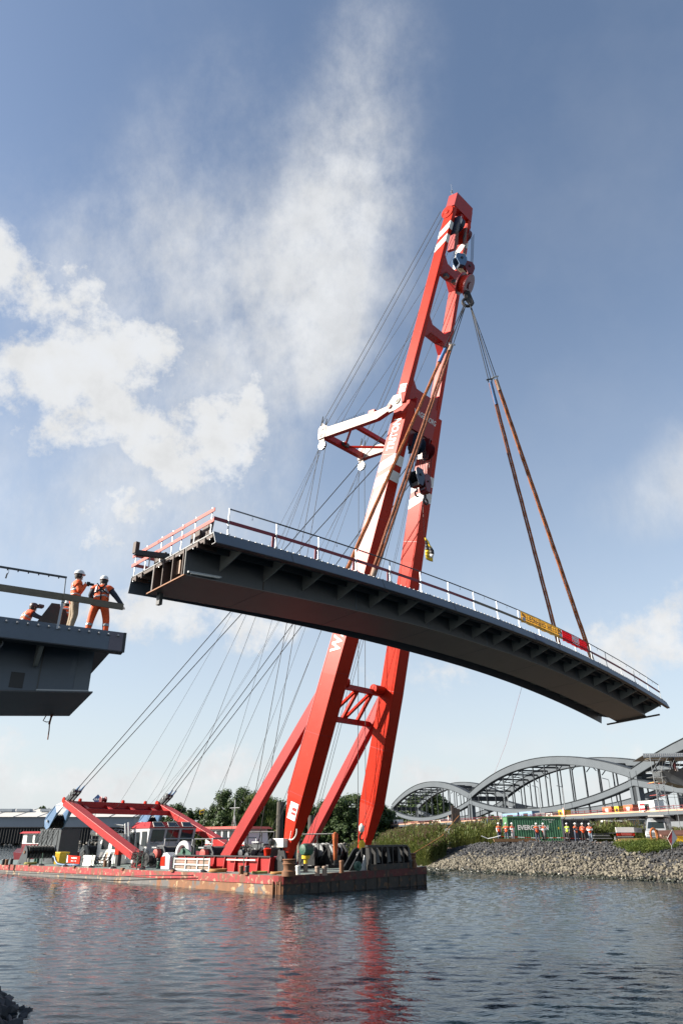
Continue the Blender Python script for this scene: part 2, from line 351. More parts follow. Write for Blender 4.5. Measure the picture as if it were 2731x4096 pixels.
me.polygons.foreach_set('loop_start', np.arange(0, allf.size, 4, dtype=np.int32)); me.polygons.foreach_set('use_smooth', np.ones(len(allf), dtype=bool)); me.materials.append(wm); me.update(calc_edges=True); me.validate()
o = bpy.data.objects.new('river_water', me); COL.objects.link(o); struct(o)
M['soil'] = mat('bank_soil', (.17, .14, .09), .95, var=.25, scale=.6, col2=(.07, .10, .035), mixs=.35, thr=.5)
M['gravel'] = mat('reddish_gravel', (.30, .20, .145), .95, var=.3, scale=2.5, bump=.5, bscale=14, col2=(.2, .15, .11), mixs=1.3, thr=.52)
M['quay'] = mat('black_sheet_piling', (.012, .013, .015), .8, var=.3, stretch=(1, 1, .2))
# far land behind the river
def land(name, shore, far, z, mat_):
    m = MB(); A = [(x, y, -1.2) for x, y in shore]; n = len(shore)
    B = [(x*1.004, y+5.0, z) for x, y in shore]
    C_ = [(x*far/max(y, 1), far, z) for x, y in shore]
    m.strip(A, B); m.strip(B, C_)
    return struct(m.build(name, mat_, fix=False))
land('far_bank', [(-420, 372), (-250, 362), (-95, 350), (-70, 318), (-40, 300), (-10, 292), (20, 288), (60, 300), (140, 380), (400, 500)], 5000, 1.6, M['soil'])
# rocks along the far shores (pale pebble strip)
M['farstone'] = mat('far_shore_stones', (.30, .28, .25), .95, var=.5, scale=1.2, bump=.8, bscale=2)
def rockrow(name, pts, n, s, mat_, seed, zj=.5):
    rs = random.Random(seed); m = MB()
    for i in range(n):
        t = rs.random()*(len(pts)-1); k = int(t); f = t-k
        x = pts[k][0]*(1-f)+pts[k+1][0]*f; y = pts[k][1]*(1-f)+pts[k+1][1]*f+rs.uniform(-.5, 4)
        stone_geo(m, V((x, y, rs.uniform(0, zj))), rs.uniform(.5, 1)*s, rs)
    return m.build(name, mat_, fix=False)
ICO = None
def stone_geo(m, c, s, rs):
    global ICO
    if ICO is None:
        bm = bmesh.new(); bmesh.ops.create_icosphere(bm, subdivisions=1, radius=1.0); bm.verts.ensure_lookup_table()
        ICO = ([v.co.copy() for v in bm.verts], [[v.index for v in f.verts] for f in bm.faces]); bm.free()
    # angular quarry stone: icosahedron cut by random planes
    e = Matrix.Rotation(rs.uniform(0, 6.28), 3, 'Z') @ Matrix.Rotation(rs.uniform(0, 6.28), 3, 'X')
    sc = V((rs.uniform(.7, 1.25), rs.uniform(.6, 1.0), rs.uniform(.5, .85)))
    pl = [(V((rs.gauss(0, 1), rs.gauss(0, 1), rs.gauss(0, 1))).normalized(), rs.uniform(.45, .8)) for _ in range(6)]
    vs = []
    for p in ICO[0]:
        q = p.copy()
        for nrm, d in pl:
            k = q.dot(nrm)
            if k > d: q = q-nrm*(k-d)
        q = V((q.x*sc.x, q.y*sc.y, q.z*sc.z))*s
        vs.append(c+e@q)
    m.add(vs, ICO[1])
tag(rockrow('far_shore_stones', [(-420, 370), (-250, 360), (-95, 348), (-70, 316), (-40, 298), (-10, 290), (20, 286), (60, 298)], 2600, 1.0, M['farstone'], 3, 1.2), 'strip of pale stones along the far shore', None, kind='stuff')
# ------------------------------------------------------------------ right bank with riprap
SH = [(6.0, 150), (7.2, 120), (8.4, 98), (9.7, 82), (17, 73), (27, 61), (45, 46), (120, 20)]
TP = [(12, 152, 1.3), (13, 122, 1.4), (14.0, 102, 1.6), (16.0, 89.5, 2.45), (21, 81.0, 2.72), (31.0, 68.4, 2.62), (49, 53, 2.6), (124, 28, 2.6)]
def lerp(a, b, t): return a+(b-a)*t
def polypt(pl, t):
    k = min(int(t), len(pl)-2); f = t-k
    return V([lerp(pl[k][i], pl[k+1][i], f) for i in range(len(pl[0]))])
m = MB()
ts = [i*.25 for i in range(4*(len(SH)-1)+1)]
A = [V((*polypt(SH, t), 0)) for t in ts]; B = [polypt(TP, t) for t in ts]
O = [a+(a-V((b.x, b.y, 0)))*.4+V((0, 0, -1.1)) for a, b in zip(A, B)]
M['bankearth'] = mat('dark_earth_between_stones', (.05, .045, .04), .95, var=.3)
m.strip(O, A).strip(A, B)
bank_o = struct(m.build('bank_slope', M['bankearth'], fix=False))
m = MB(); C2 = [V((b.x+max(0, 60-b.x*.2)+6, b.y+60, 2.7 if b.z > 2.2 else b.z)) for b in B]
C2 = [V((lerp(b.x, 400, .5), b.y+120, max(b.z, 2.2))) for b in B]
m.strip(B, [b+(c-b)*.05+V((0, 0, .03)) for b, c in zip(B, C2)]).strip([b+(c-b)*.05+V((0, 0, .03)) for b, c in zip(B, C2)], C2)
struct(m.build('bank_ground', M['gravel'], fix=False))
# stones of the riprap: one by one where they show largest
M['stone_dark'] = mat('basalt_stone', (.052, .054, .059), .85, var=.35, scale=3, bump=.5, bscale=9)
M['stone_dark2'] = mat('grey_basalt_stone', (.082, .083, .087), .85, var=.35, scale=3, bump=.5, bscale=9)
M['stone_tan'] = mat('silted_stone', (.175, .156, .118), .9, var=.3, scale=3, bump=.5, bscale=9)
M['stone_wet'] = mat('wet_stone', (.055, .058, .040), .35, var=.3, scale=3, bump=.4, bscale=9)
M['stone_tan2'] = mat('silted_stone_light', (.235, .21, .16), .9, var=.3, scale=3, bump=.5, bscale=9)
rs = random.Random(11)
proto = []
for i in range(16):
    mm_ = MB(); stone_geo(mm_, V((0, 0, 0)), 1.0, rs)
    proto.append(mm_)
pm = {}
for key in ('stone_dark', 'stone_dark2', 'stone_tan', 'stone_tan2', 'stone_wet'): pm[key] = [p.mesh('stone', M[key]) for p in proto]
cand = []
for i in range(13500):
    t = rs.uniform(2.0, 6.25); f = rs.uniform(-.12, 1.04)
    a = V((*polypt(SH, t), 0)); bb = polypt(TP, t)
    p = a+(bb-a)*f + V((rs.uniform(-.1, .1), rs.uniform(-.1, .1), rs.uniform(-.05, .12)))
    tan_ = f < .52+.16*mnoise.noise(V((p.x*.25, p.y*.25, 0)))+rs.gauss(0, .11)
    if t > 4.8: tan_ = f < .40+.2*mnoise.noise(V((p.x*.3, p.y*.3, 5)))+rs.gauss(0, .11)
    s = rs.uniform(.09, .21)*(1.1 if tan_ else .95)
    q = EYE-p; cand.append((s/q.length*(1 if abs(p.x) < .47*p.y else .01), p, s, tan_, f))
cand.sort(key=lambda c: -c[0])
for c in cand[:300]:
    key = 'stone_wet' if c[4] < .03+.05*rs.random() else ('stone_tan', 'stone_tan2')[rs.random() < .45] if c[3] else ('stone_dark', 'stone_dark2')[rs.random() < .4]
    inst('stone', rs.choice(pm[key]), bank_o, c[1], (rs.uniform(0, 6), rs.uniform(0, 6), rs.uniform(0, 6)), (c[2],)*3)
rest = MB()
for c in cand[300:]:
    rest.cur = 4 if c[4] < .03+.05*rs.random() else (2 if rs.random() < .55 else 3) if c[3] else (0 if rs.random() < .6 else 1)
    stone_geo(rest, c[1], c[2], rs)
o = rest.build('riprap_stones', [M['stone_dark'], M['stone_dark2'], M['stone_tan'], M['stone_tan2'], M['stone_wet']], bank_o, fix=False); o['kind'] = 'stuff'
# near stones at the lower left corner of the view
m = MB(); rs = random.Random(5)
nb = MB().strip([(-14, 2, -1.0), (-6.6, 9, -1.0), (-6.0, 14.4, -1.0), (-7.5, 19, -1)], [(-20, 2, .8), (-9.5, 9, .6), (-8.6, 15.5, .6), (-12, 21, .5)])
near_o = struct(nb.build('near_bank', M['bankearth'], fix=False))
for i in range(240):
    t = rs.random(); f = rs.random()
    a = polypt([(-6.6, 9, -.2), (-5.9, 13, -.2), (-5.85, 15.8, -.2), (-6.5, 17.4, -.2)], t*3); bb = polypt([(-9, 9, .8), (-8.2, 13, .8), (-8.2, 16.8, .8), (-8.8, 18.6, .7)], t*3)
    p = a+(bb-a)*f; s = rs.uniform(.12, .32)
    inst('stone', rs.choice(pm['stone_dark' if rs.random() < .8 else 'stone_dark2']), near_o, p, (rs.uniform(0, 6), rs.uniform(0, 6), rs.uniform(0, 6)), (s, s, s))
# ------------------------------------------------------------------ reeds
def leafmat(name, c1, c2, tr=.25):
    m = bpy.data.materials.new(name); m.use_nodes = True; N = m.node_tree.nodes; Lk = m.node_tree.links; b = N['Principled BSDF']
    b.inputs['Roughness'].default_value = .55; b.inputs['Specular IOR Level'].default_value = .3
    g = N.new('ShaderNodeNewGeometry'); n = N.new('ShaderNodeTexNoise'); n.inputs['Scale'].default_value = .7; n.inputs['Detail'].default_value = 4; Lk.new(g.outputs['Position'], n.inputs['Vector'])
    ri = N.new('ShaderNodeMath'); ri.operation = 'MULTIPLY_ADD'; Lk.new(g.outputs['Random Per Island'], ri.inputs[0]); ri.inputs[1].default_value = .55; 
    sc = N.new('ShaderNodeMath'); sc.operation = 'MULTIPLY_ADD'; Lk.new(n.outputs[0], sc.inputs[0]); sc.inputs[1].default_value = 1.6; sc.inputs[2].default_value = -.6; Lk.new(sc.outputs[0], ri.inputs[2])
    ri.use_clamp = True
    mx = N.new('ShaderNodeMix'); mx.data_type = 'RGBA'; Lk.new(ri.outputs[0], mx.inputs[0]); mx.inputs[6].default_value = (*c1, 1); mx.inputs[7].default_value = (*c2, 1)
    Lk.new(mx.outputs[2], b.inputs['Base Color'])
    if tr:
        t = N.new('ShaderNodeBsdfTranslucent'); Lk.new(mx.outputs[2], t.inputs[0]); ms = N.new('ShaderNodeMixShader'); ms.inputs[0].default_value = tr
        Lk.new(b.outputs[0], ms.inputs[1]); Lk.new(t.outputs[0], ms.inputs[2]); Lk.new(ms.outputs[0], N['Material Output'].inputs[0])
    return m
M['reed'] = leafmat('reed_leaves', (.055, .085, .016), (.165, .175, .045))
M['reedhead'] = leafmat('reed_plumes', (.14, .09, .05), (.24, .18, .10), .1)
M['grass'] = leafmat('bright_grass', (.05, .085, .014), (.13, .155, .028))
def reeds(m, x, y, z, h, rs):
    a = rs.uniform(0, 6.28); lean = V((cos(a), sin(a), 0))*rs.uniform(.03, .16)*h + V((.10*h, 0, 0))
    p0 = V((x, y, z)); p1 = p0+V((0, 0, h*.55))+lean*.3; p2 = p0+V((0, 0, h))+lean
    w = .03; m.cur = 0
    m.add([p0-V((w, 0, 0)), p0+V((w, 0, 0)), p1+V((w, 0, 0)), p1-V((w, 0, 0)), p2], [(0, 1, 2, 3), (3, 2, 4)])
    for k in range(5):
        t = rs.uniform(.22, .97); q = p0+(p2-p0)*t; a = rs.uniform(0, 6.28); d = V((cos(a), sin(a)*.8, 0)); L = rs.uniform(.5, 1.05)
        s = V((-d.y, d.x, .15))*rs.uniform(.045, .085)
        q1 = q+d*(L*.38)+V((0, 0, L*.6)); q2 = q+d*L*.8+V((0, 0, L*.55))
        m.add([q, q1-s, q1+s, q2], [(0, 1, 2), (1, 3, 2)])
    if rs.random() < .35:
        m.cur = 1; d = V((.18, 0, -.02)); s = V((0, 0, .07))
        m.add([p2-V((0, 0, .05)), p2+V((.05, 0, .28))+s, p2+d+V((0, 0, .18)), p2+d*.7], [(0, 1, 2, 3)])
rs = random.Random(21); m = MB()
for i in range(9500):
    t = rs.uniform(.15, 3.3); d = rs.uniform(.25, 4.6)**1
    a = V((*polypt(SH, t), 0)); bb = polypt(TP, t); f = d/ max(1, (bb-a).length)
    if t > 2.7 and f < .8+1.2*(t-2.7): continue
    p = a+(bb-a)*f
    zz = lerp(0, bb.z, min(1, f)); h = rs.uniform(2.5, 4.2)*(.95 if f < .3 else 1)*(.85+.3*mnoise.noise(V((p.x*.5, p.y*.25, 3))))
    if p.y < 92: h *= .75
    reeds(m, p.x, p.y, zz, h, rs)
for i in range(3400):      # deeper rows behind, up to the containers
    t = rs.uniform(2.4, 3.75); bb = polypt(TP, t); p = bb+V((rs.uniform(-.5, 11.0), rs.uniform(3, 14), 0)); 
    if p.x > 19 and p.y < 95: continue
    reeds(m, p.x, p.y, bb.z-.2, rs.uniform(1.7, 2.9), rs)
for i in range(1900):      # behind and right of the containers
    x = rs.uniform(29, 48); y = rs.uniform(92, 104)
    reeds(m, x, y, 2.6, rs.uniform(1.0, 2.1)*(1.15 if x < 37 else .75), rs)
tag(m.build('reed_bed', [M['reed'], M['reedhead']], fix=False), 'dense reeds with brown plumes growing along the right bank', None, kind='stuff')
m = MB(); rs = random.Random(4)
for i in range(900):
    x = rs.gauss(2.0, .9)-0; y = 124+rs.gauss(0, 2)
    reeds(m, x+1.5, y, 0, rs.uniform(.8, 2.6), rs)
tag(m.build('reed_clump', [M['reed'], M['reedhead']], fix=False), 'small separate clump of reeds standing in the water between the crane legs', 'reeds')
m = MB(); rs = random.Random(8)
for i in range(2300):
    a = rs.uniform(0, 6.28); r = rs.random()**.5; t_ = 4.76+cos(a)*r*.17*(1+.35*sin(3*a)); f_ = .86+sin(a)*r*.19*(1+.3*sin(2*a+1))
    A_ = V((*polypt(SH, t_), 0)); q_ = A_+(polypt(TP, t_)-A_)*min(f_, 1.0); x, y, z = q_.x+rs.uniform(-.2, .2), q_.y+max(0, f_-1)*8, q_.z
    h = rs.uniform(.25, .75)*(1.2-r*.6); d = V((rs.uniform(-.2, .2), rs.uniform(-.2, .2), 0)); s = V((.03, 0, 0))
    p = V((x, y, z)); m.add([p-s, p+s, p+V((0, 0, h))+d], [(0, 1, 2)])
    for k in range(3):
        q = p+(V((0, 0, h))+d)*rs.uniform(.4, 1); e = V((rs.uniform(-.1, .1), rs.uniform(-.1, .1), rs.uniform(.0, .1))); m.add([q, q+e+V((.03, 0, .03)), q+e*1.6], [(0, 1, 2)])
tag(m.build('grass_tuft', M['grass'], fix=False), 'bright green weeds growing over the stones at the right', 'weeds')
# ------------------------------------------------------------------ trees
M['bark'] = mat('tree_bark', (.06, .045, .032), .9, var=.3)
TM = {'dark': leafmat('dark_foliage', (.02, .043, .013), (.06, .092, .025), .15), 'mid': leafmat('mid_foliage', (.022, .045, .012), (.06, .09, .024), .15),
      'willow': leafmat('willow_foliage', (.05, .08, .015), (.125, .15, .035), .2), 'lime': leafmat('yellow_green_foliage', (.06, .085, .013), (.14, .155, .03), .2)}
def tree(label, u, vtop, y, wpx, kind, seed, group='trees on the far bank', n=None, zb=1.6, droop=False):
    rs = random.Random(seed); p = PY(u, 3350, y); x = p.x; ztop = zat(vtop-(12 if 285 < y < 330 and vtop < 3290 else 0), x, y)
    zc = y*1.0; W = wpx*1.25*zc/FPX/2.0; H = ztop-zb
    t = thing('broadleaf_tree' if not droop else 'willow_tree', label, 'tree', (x, y, zb), group)
    m = MB(); top = V((x+rs.uniform(-.5, .5), y, zb+H*.7))
    m.path([V((x, y, zb)), V((x+rs.uniform(-.2, .2), y, zb+H*.3)), top], lambda f: .35*(1-f*.8)*H/14, 7)
    limbs = []
    for k in range(7):
        a = rs.uniform(0, 6.28); s = V((x, y, zb+H*rs.uniform(.18, .5))); e = s+V((cos(a)*W*.75, sin(a)*W*.6, H*rs.uniform(.15, .38))); limbs.append(e)
        m.path([s, (s+e)/2+V((0, 0, H*.02)), e], lambda f: .13*(1-f*.85)*H/14, 5)
    m.build('trunk', M['bark'], t, smooth=True)
    # crown: clumps of leaves on an uneven envelope
    m = MB(); cl = []
    for k in range(64):
        a = rs.uniform(0, 6.28); hz_ = rs.uniform(.0, 1); r = sqrt(max(.04, 1-((hz_-.42)/.6)**2))*rs.uniform(.45, 1.0)
        cl.append((V((x+cos(a)*W*r, y+sin(a)*W*.8*r, zb+H*hz_*.93)), rs.uniform(.18, .34)*min(W*1.1, H*.5)))
    n = n or int(5200+W*H*34)
    s0 = max(.3, y/380)
    for k in range(n):
        c, r = rs.choice(cl); d = V((rs.gauss(0, 1), rs.gauss(0, 1), rs.gauss(0, .8))); d.normalize()
        q = c+d*(r*rs.uniform(.35, 1.05)); s = s0*rs.uniform(.6, 1.3)
        nn = (d+V((rs.gauss(0, .5), rs.gauss(0, .5), rs.gauss(0, .5)+.3))).normalized(); a1 = nn.orthogonal().normalized(); a2 = nn.cross(a1); th = rs.uniform(0, 6.28)
        e1 = (a1*cos(th)+a2*sin(th))*s; e2 = (a2*cos(th)-a1*sin(th))*s*.7
        if droop: e1 = V((rs.uniform(-.2, .2), rs.uniform(-.2, .2), -1))*s*2.1; e2 = V((rs.uniform(-1, 1), rs.uniform(-1, 1), 0)).normalized()*s*.3
        m.add([q-e1*.5, q+e2*.5, q+e1*.5, q-e2*.5], [(0, 1, 2, 3)])
    m.build('crown', TM[kind], t, fix=False)
    return t
tree('tallest dark broadleaf tree, rounded crown left of the willow', 945, 3162, 300, 190, 'dark', 1)
tree('low dark tree at the left end of the row, over the wheelhouse roof', 690, 3228, 318, 120, 'dark', 2)
tree('dark tree right above the grey wheelhouse windows', 775, 3245, 310, 120, 'mid', 3)
tree('dark tree behind the mast of the white and red boat', 850, 3262, 308, 110, 'dark', 4)
tree('yellow green weeping willow behind the red strut', 1030, 3190, 296, 140, 'willow', 5, droop=True)
tree('grey green willow hanging low beside the yellow green willow', 965, 3235, 292, 110, 'mid', 6, droop=True)
tree('dark tree behind the two red struts of the crane', 1135, 3210, 305, 130, 'dark', 7)
tree('slim dark tree just right of the near crane leg', 1272, 3225, 300, 120, 'dark', 8)
tree('round dark tree left of the hoist wires', 1345, 3195, 298, 150, 'dark', 9)
tree('broad mid green tree behind the hoist wires', 1425, 3188, 302, 160, 'mid', 10)
tree('low olive bush tree above the right boat roof end', 1075, 3302, 291, 90, 'lime', 11)
tree('low yellow green bush behind the wheelhouse', 805, 3305, 292, 90, 'lime', 12)
tree('dark tree behind the far crane leg foot', 1500, 3215, 312, 130, 'dark', 13)
tree('low dark bush on the shore between near leg and pile', 1240, 3300, 290, 120, 'dark', 14)
tree('low dark bush on the shore under the broad tree', 1400, 3290, 290, 180, 'mid', 15)
tree('tall tree seen through the hangers of the far arch', 1740, 3172, 420, 120, 'mid', 16, group='trees behind the arch bridge')
tree('wide tree seen through the left half of the far arch', 1670, 3185, 425, 140, 'mid', 17, group='trees behind the arch bridge')
tree('tree seen through the far arch next to the crossing girders', 1785, 3205, 418, 80, 'mid', 18, group='trees behind the arch bridge')
tree('small bush tree low behind the middle pier of the arch bridge', 1960, 3262, 430, 120, 'dark', 19, group='trees behind the arch bridge')
tree('small far tree rising behind the warehouse roof', 155, 3224, 470, 60, 'dark', 20, group='trees behind the warehouse', zb=2)
tree('dark tree beside the right end of the warehouse', 610, 3265, 345, 110, 'dark', 22)
tree('dark tree filling the gap left of the tallest tree', 880, 3225, 304, 120, 'dark', 31); tree('dark tree low behind the boat cabin', 915, 3280, 294, 120, 'mid', 32)
tree('dark tree right behind the yellow green willow', 1085, 3205, 308, 120, 'dark', 33); tree('dark tree directly behind the near crane leg', 1200, 3215, 306, 120, 'dark', 34)
tree('dark tree between the round tree and the slim tree', 1310, 3215, 305, 110, 'mid', 35); tree('dark tree left of the far crane leg', 1465, 3205, 306, 120, 'dark', 36); tree('low bush under the round dark tree', 1320, 3300, 291, 150, 'dark', 37); tree('low dark bush beside the left willow', 1000, 3310, 290, 130, 'dark', 38)
tree('bush at the far right end of the tree row', 1545, 3250, 320, 110, 'dark', 39)
# ------------------------------------------------------------------ mooring piles
M['pile'] = mat('old_timber_pile', (.05, .045, .038), .85, var=.35, stretch=(4, 4, .5))
def pile(label, u, v0, v1, y, r, mat_='pile'):
    p = PY(u, 3350, y); z1 = zat(v0, p.x, y); m = MB(); m.lathe([(r, -2), (r, z1-.15), (r*.9, z1)], (p.x, y, 0), 12)
    return tag(m.build('mooring_pile', M[mat_], smooth=True), label, 'pile', 'mooring piles in the river')
pile('thick dark mooring pile right of the near crane leg', 1243, 3262, 3400, 150, .62)
pile('dark mooring pile between strut and near crane leg', 1117, 3208, 3400, 170, .8)
pile('thin pale post standing beside the dark mooring pile', 1108, 3206, 3400, 165, .12, 'wood')
pile('short pale mooring pile seen behind the near crane leg', 1196, 3345, 3400, 130, .3, 'wood')
# rusty steel dolphin in front of the road bridge
p = PY(1828, 3350, 118); m = MB(); z1 = zat(3222, p.x, 118)
for i, (dx, dz) in enumerate(((-.45, .0), (.0, -.35), (.42, -.5))): m.box((p.x+dx, 118, (z1+dz)/2), (.42, .5, z1+dz))
tag(m.build('steel_dolphin', mat('rusty_steel_pile', (.05, .04, .035), .8, var=.4, col2=(.16, .08, .04), mixs=1, thr=.55), bevel=.03), 'dark square steel pile standing in the reeds before the bridge', 'pile')
# ------------------------------------------------------------------ warehouse and quay on the left bank
M['roof'] = mat('pale_roof_sheet', (.62, .60, .56), .7, var=.08, scale=.1)
M['shed'] = mat('grey_blue_sheet_wall', (.34, .38, .42), .6, var=.06, scale=.3, stretch=(1, 1, .1))
yq = 352.0; xl = PY(-260, 3350, yq).x; xr = PY(520, 3350, yq).x; xr2 = PY(575, 3350, yq).x
zq = zat(3311, 0, yq); ze = zat(3267, 0, yq); zr = zat(3236, 0, yq+28)
t = thing('quay_wall', 'black sheet pile quay wall under the grey warehouse', 'quay wall', ((xl+xr)/2, yq, 0))
m = MB(); pts = []
for i in range(150):
    f = i/149; pts.append((lerp(xl, xr2, f), yq-(.5 if i % 2 else 0)))
m.strip([(x, y, .9) for x, y in pts], [(x, y, zq) for x, y in pts]); m.build('sheet_piling', M['quay'], t, fix=False)
MB().box(((xl+xr2)/2, yq+2.2, zq+.1), (xr2-xl, 5.5, .4)).build('capping_beam', M['quay'], t)
t = thing('warehouse', 'long grey sheet metal warehouse with pale roof on the left bank', 'warehouse', ((xl+xr)/2, yq+20, zq+.3))
MB().box(((xl+xr)/2, yq+23, (zq+ze)/2+.15), (xr-xl, 40, ze-zq-.3)).build('wall', M['shed'], t)
m = MB(); m.prism([(xl-1, yq+2, ze), (xl-1, yq+28, zr), (xl-1, yq+44, ze)], (xr-xl+2, 0, 0)); roof = m.build('roof', M['roof'], t)
for u in (0, 70, 165, 275):
    px = PY(u, 3250, yq+18).x; z = ze+(zr-ze)*.66; mw = MB(); mw.box((px+3.5, yq+18, z+.5), (6.5, 4, 1.3)).build('skylight', M['shed'], roof)
for i in range(9):
    x = lerp(xl, xr, i/8); MB().box((x, yq+15, (ze+zr)/2+.15), (.25, 27, .16), (V((1, 0, 0)), V((0, 26, zr-ze)).normalized(), V((0, -(zr-ze), 26)).normalized())).build('roof_rib', M['shed'], roof)
# blue filling-station sign over the gantry
t = thing('filling_station_sign', 'blue diamond sign on a pole behind the red gantry', 'sign', PY(390, 3350, 330))
p = PY(390, 3198, 330); r = 2.1
MB().tube((p.x, p.y, 1.6), (p.x, p.y, p.z-r), .18, 8).build('pole', M['galv'], t)
MB().prism([(p.x-r, p.y, p.z), (p.x, p.y, p.z-r), (p.x+r, p.y, p.z), (p.x, p.y, p.z+r)], (0, .5, 0)).build('panel', mat('sign_blue', (.02, .08, .25), .4), t)
text('lettering', 'ARAL', 1.25, (p.x, p.y, p.z), (1, 0, 0), (0, 0, 1), M['letter'], t, ext=.03, bold=.02)
# ================================================================== THE LIFTED BRIDGE SECTION
BL = V((.6816, .7317, 0)).normalized(); BW = V((-BL.y, BL.x, 0)); B0 = V((-4.54, 25.22, 0))
def bz(s): return 15.2-(.00180 if s < 24 else .0027)*(s-24)**2
def bp3(s, w, z=0): return B0+BL*s+BW*w+V((0, 0, bz(s)-.075*w+z))     # z relative to deck surface, slight cross fall
S0, S1 = -.75, 47.6
NS = 49
ss = [lerp(S0, S1, i/(NS-1)) for i in range(NS)]
DW = 5.85
lb = thing('lifted_bridge_section', 'long curved grey steel bridge section hanging from orange slings', 'bridge section', bp3(24, 3, -1.5))
def sweep(prof, name, mat_, a=S0, b=S1, n=NS, parent=lb, bevel=0):
    m = MB(); m.loft([[bp3(lerp(a, b, i/(n-1)), w, z) for w, z in prof] for i in range(n)]); return m.build(name, mat_, parent, bevel=bevel)
sweep([(.02, 0), (DW-.02, 0), (DW-.02, -.05), (.02, -.05)], 'deck_plate', M['under'])
sweep([(0, .03), (.03, .03), (-.17, -.50), (-.20, -.50)], 'edge_fascia', M['steel'])
sweep([(-.19, -.50), (.05, -.50), (.05, -.53), (-.20, -.53)], 'edge_fascia', M['dark'])
sweep([(DW, .03), (DW-.03, .03), (DW+.10, -.72), (DW+.13, -.72)], 'edge_fascia', M['steel'])
W0, W1 = 1.75, 4.1
def boxd(s): k = min(1, max(0, s/18)); return -1.25+.22*k*k*(3-2*k)
def loftbox(name, mat_, prof, a=S0, b=S1-.6):
    m = MB(); m.loft([[bp3(s, w, (zz if zz > -1 else boxd(s)+(zz+2))) for w, zz in prof] for s in [lerp(a, b, i/(NS-1)) for i in range(NS)]]); return m.build(name, mat_, lb)
loftbox('girder_web', M['under'], [(W0, -.055), (W0+.04, -.055), (W0+.04, -2), (W0, -2)])
loftbox('girder_web', M['under'], [(W1, -.055), (W1-.04, -.055), (W1-.04, -2), (W1, -2)])
loftbox('bottom_flange', M['under2'], [(W0-.14, -2.003), (W1+.14, -2.003), (W1+.14, -2.04), (W0-.14, -2.04)])
for s in (3.4, 9.6, 15.8, 22.0, 28.2, 34.4, 40.6):
    MB().loft([[bp3(s+d, w, z) for w, z in ((W0-.012, -.08), (W0+.01, -.08), (W0+.01, boxd(s)+.01), (W0-.012, boxd(s)+.01))] for d in (0, .05)]).build('weld_seam', M['rustend'] if s < 4 else M['steel'], lb)
    MB().loft([[bp3(s+d, w, boxd(s)+z) for w, z in ((W0-.14, -.048), (W1+.14, -.048), (W1+.14, -.035), (W0-.14, -.035))] for d in (0, .05)]).build('weld_seam', M['under'], lb)
    MB().loft([[bp3(s+d, w, z) for w, z in ((-.008, .02), (.0, .02), (-.20, -.49), (-.215, -.49))] for d in (0, .035)]).build('weld_seam', M['under'], lb)
for s in (24.9,): MB().loft([[bp3(s+d, w, z) for w, z in ((-.012, .02), (.0, .02), (-.20, -.48), (-.222, -.48))] for d in (0, 1.1)]).build('fascia_patch', mat('fresh_primer_patch', (.085, .12, .19), .5), lb)
# ribs: tapered plates from girder to edge, each with notches where stringers pass
k = 0; s = 1.0
M['rib'] = mat('rib_skylit_grey', (.36, .37, .34), .55, var=.1)  # paler than the rest of the girder: skylight on the ribs painted in
while s < S1-.5:
    for side in (0, 1):
        def pp(w, z, ds=0): return bp3(s+ds, w if side == 0 else DW-w, z)
        root = W0 if side == 0 else DW-W1
        m = MB(); prof = [(.02, -.06), (root-.003, -.06), (root-.003, -.78), (root*.62, -.60), (.02, -.26)]
        m.loft([[pp(w, z, -.03) for w, z in prof], [pp(w, z, .03) for w, z in prof]])
        m.build('rib', M['rib'], lb)
    s += 2.42; k += 1
for w in (.55, 1.15, DW-.55, DW-1.1):
    sweep([(w-.06, -.055), (w+.06, -.055), (w+.03, -.30), (w-.03, -.30)], 'stringer', M['under'], a=S0+.5, n=33)
# open left end: inner webs and raw steel
for w in (W0+.12, W0+.85, W0+1.55, W1-.12):
    m = MB(); m.loft([[bp3(S0-.02+a, w+b, z) for a, b, z in ((0, 0, -.06), (0, .05, -.06), (0, .05, boxd(0)+.01), (0, 0, boxd(0)+.01))] for _ in (0,)] + [[bp3(S0+1.6, w+b, z) for b, z in ((0, -.06), (.05, -.06), (.05, boxd(0)+.01), (0, boxd(0)+.01))]])
    m.build('end_stiffener', M['rustend'], lb)
m = MB(); m.loft([[bp3(S0+d, w, z) for w, z in ((W0+.05, -.06), (W1-.05, -.06), (W1-.05, boxd(0)+.01), (W0+.05, boxd(0)+.01))] for d in (.9, .95)]); m.build('end_diaphragm', M['rustend'], lb)
m = MB(); m.loft([[bp3(S0+d, w, z) for w, z in ((W0-.15, boxd(0)-.005), (W1+.15, boxd(0)-.005), (W1+.15, boxd(0)-.055), (W0-.15, boxd(0)-.055))] for d in (-.10, .0)]); m.build('flange_edge', mat('rust_edge', (.30, .11, .03), .7, var=.3, scale=4), lb)
m = MB(); m.loft([[bp3(S0+d, w, z) for w, z in ((.05, -.06), (DW-.05, -.06), (DW-.05, -.20), (.05, -.20))] for d in (.02, .10)]); m.build('end_plate', M['rustend'], lb)
for w in (.5, .95, DW-.9, DW-.45):
    MB().bar(bp3(S0-.05, w, -.22), bp3(S0+.9, w, -.22), .08, .24).build('end_stringer', M['rustend'], lb)
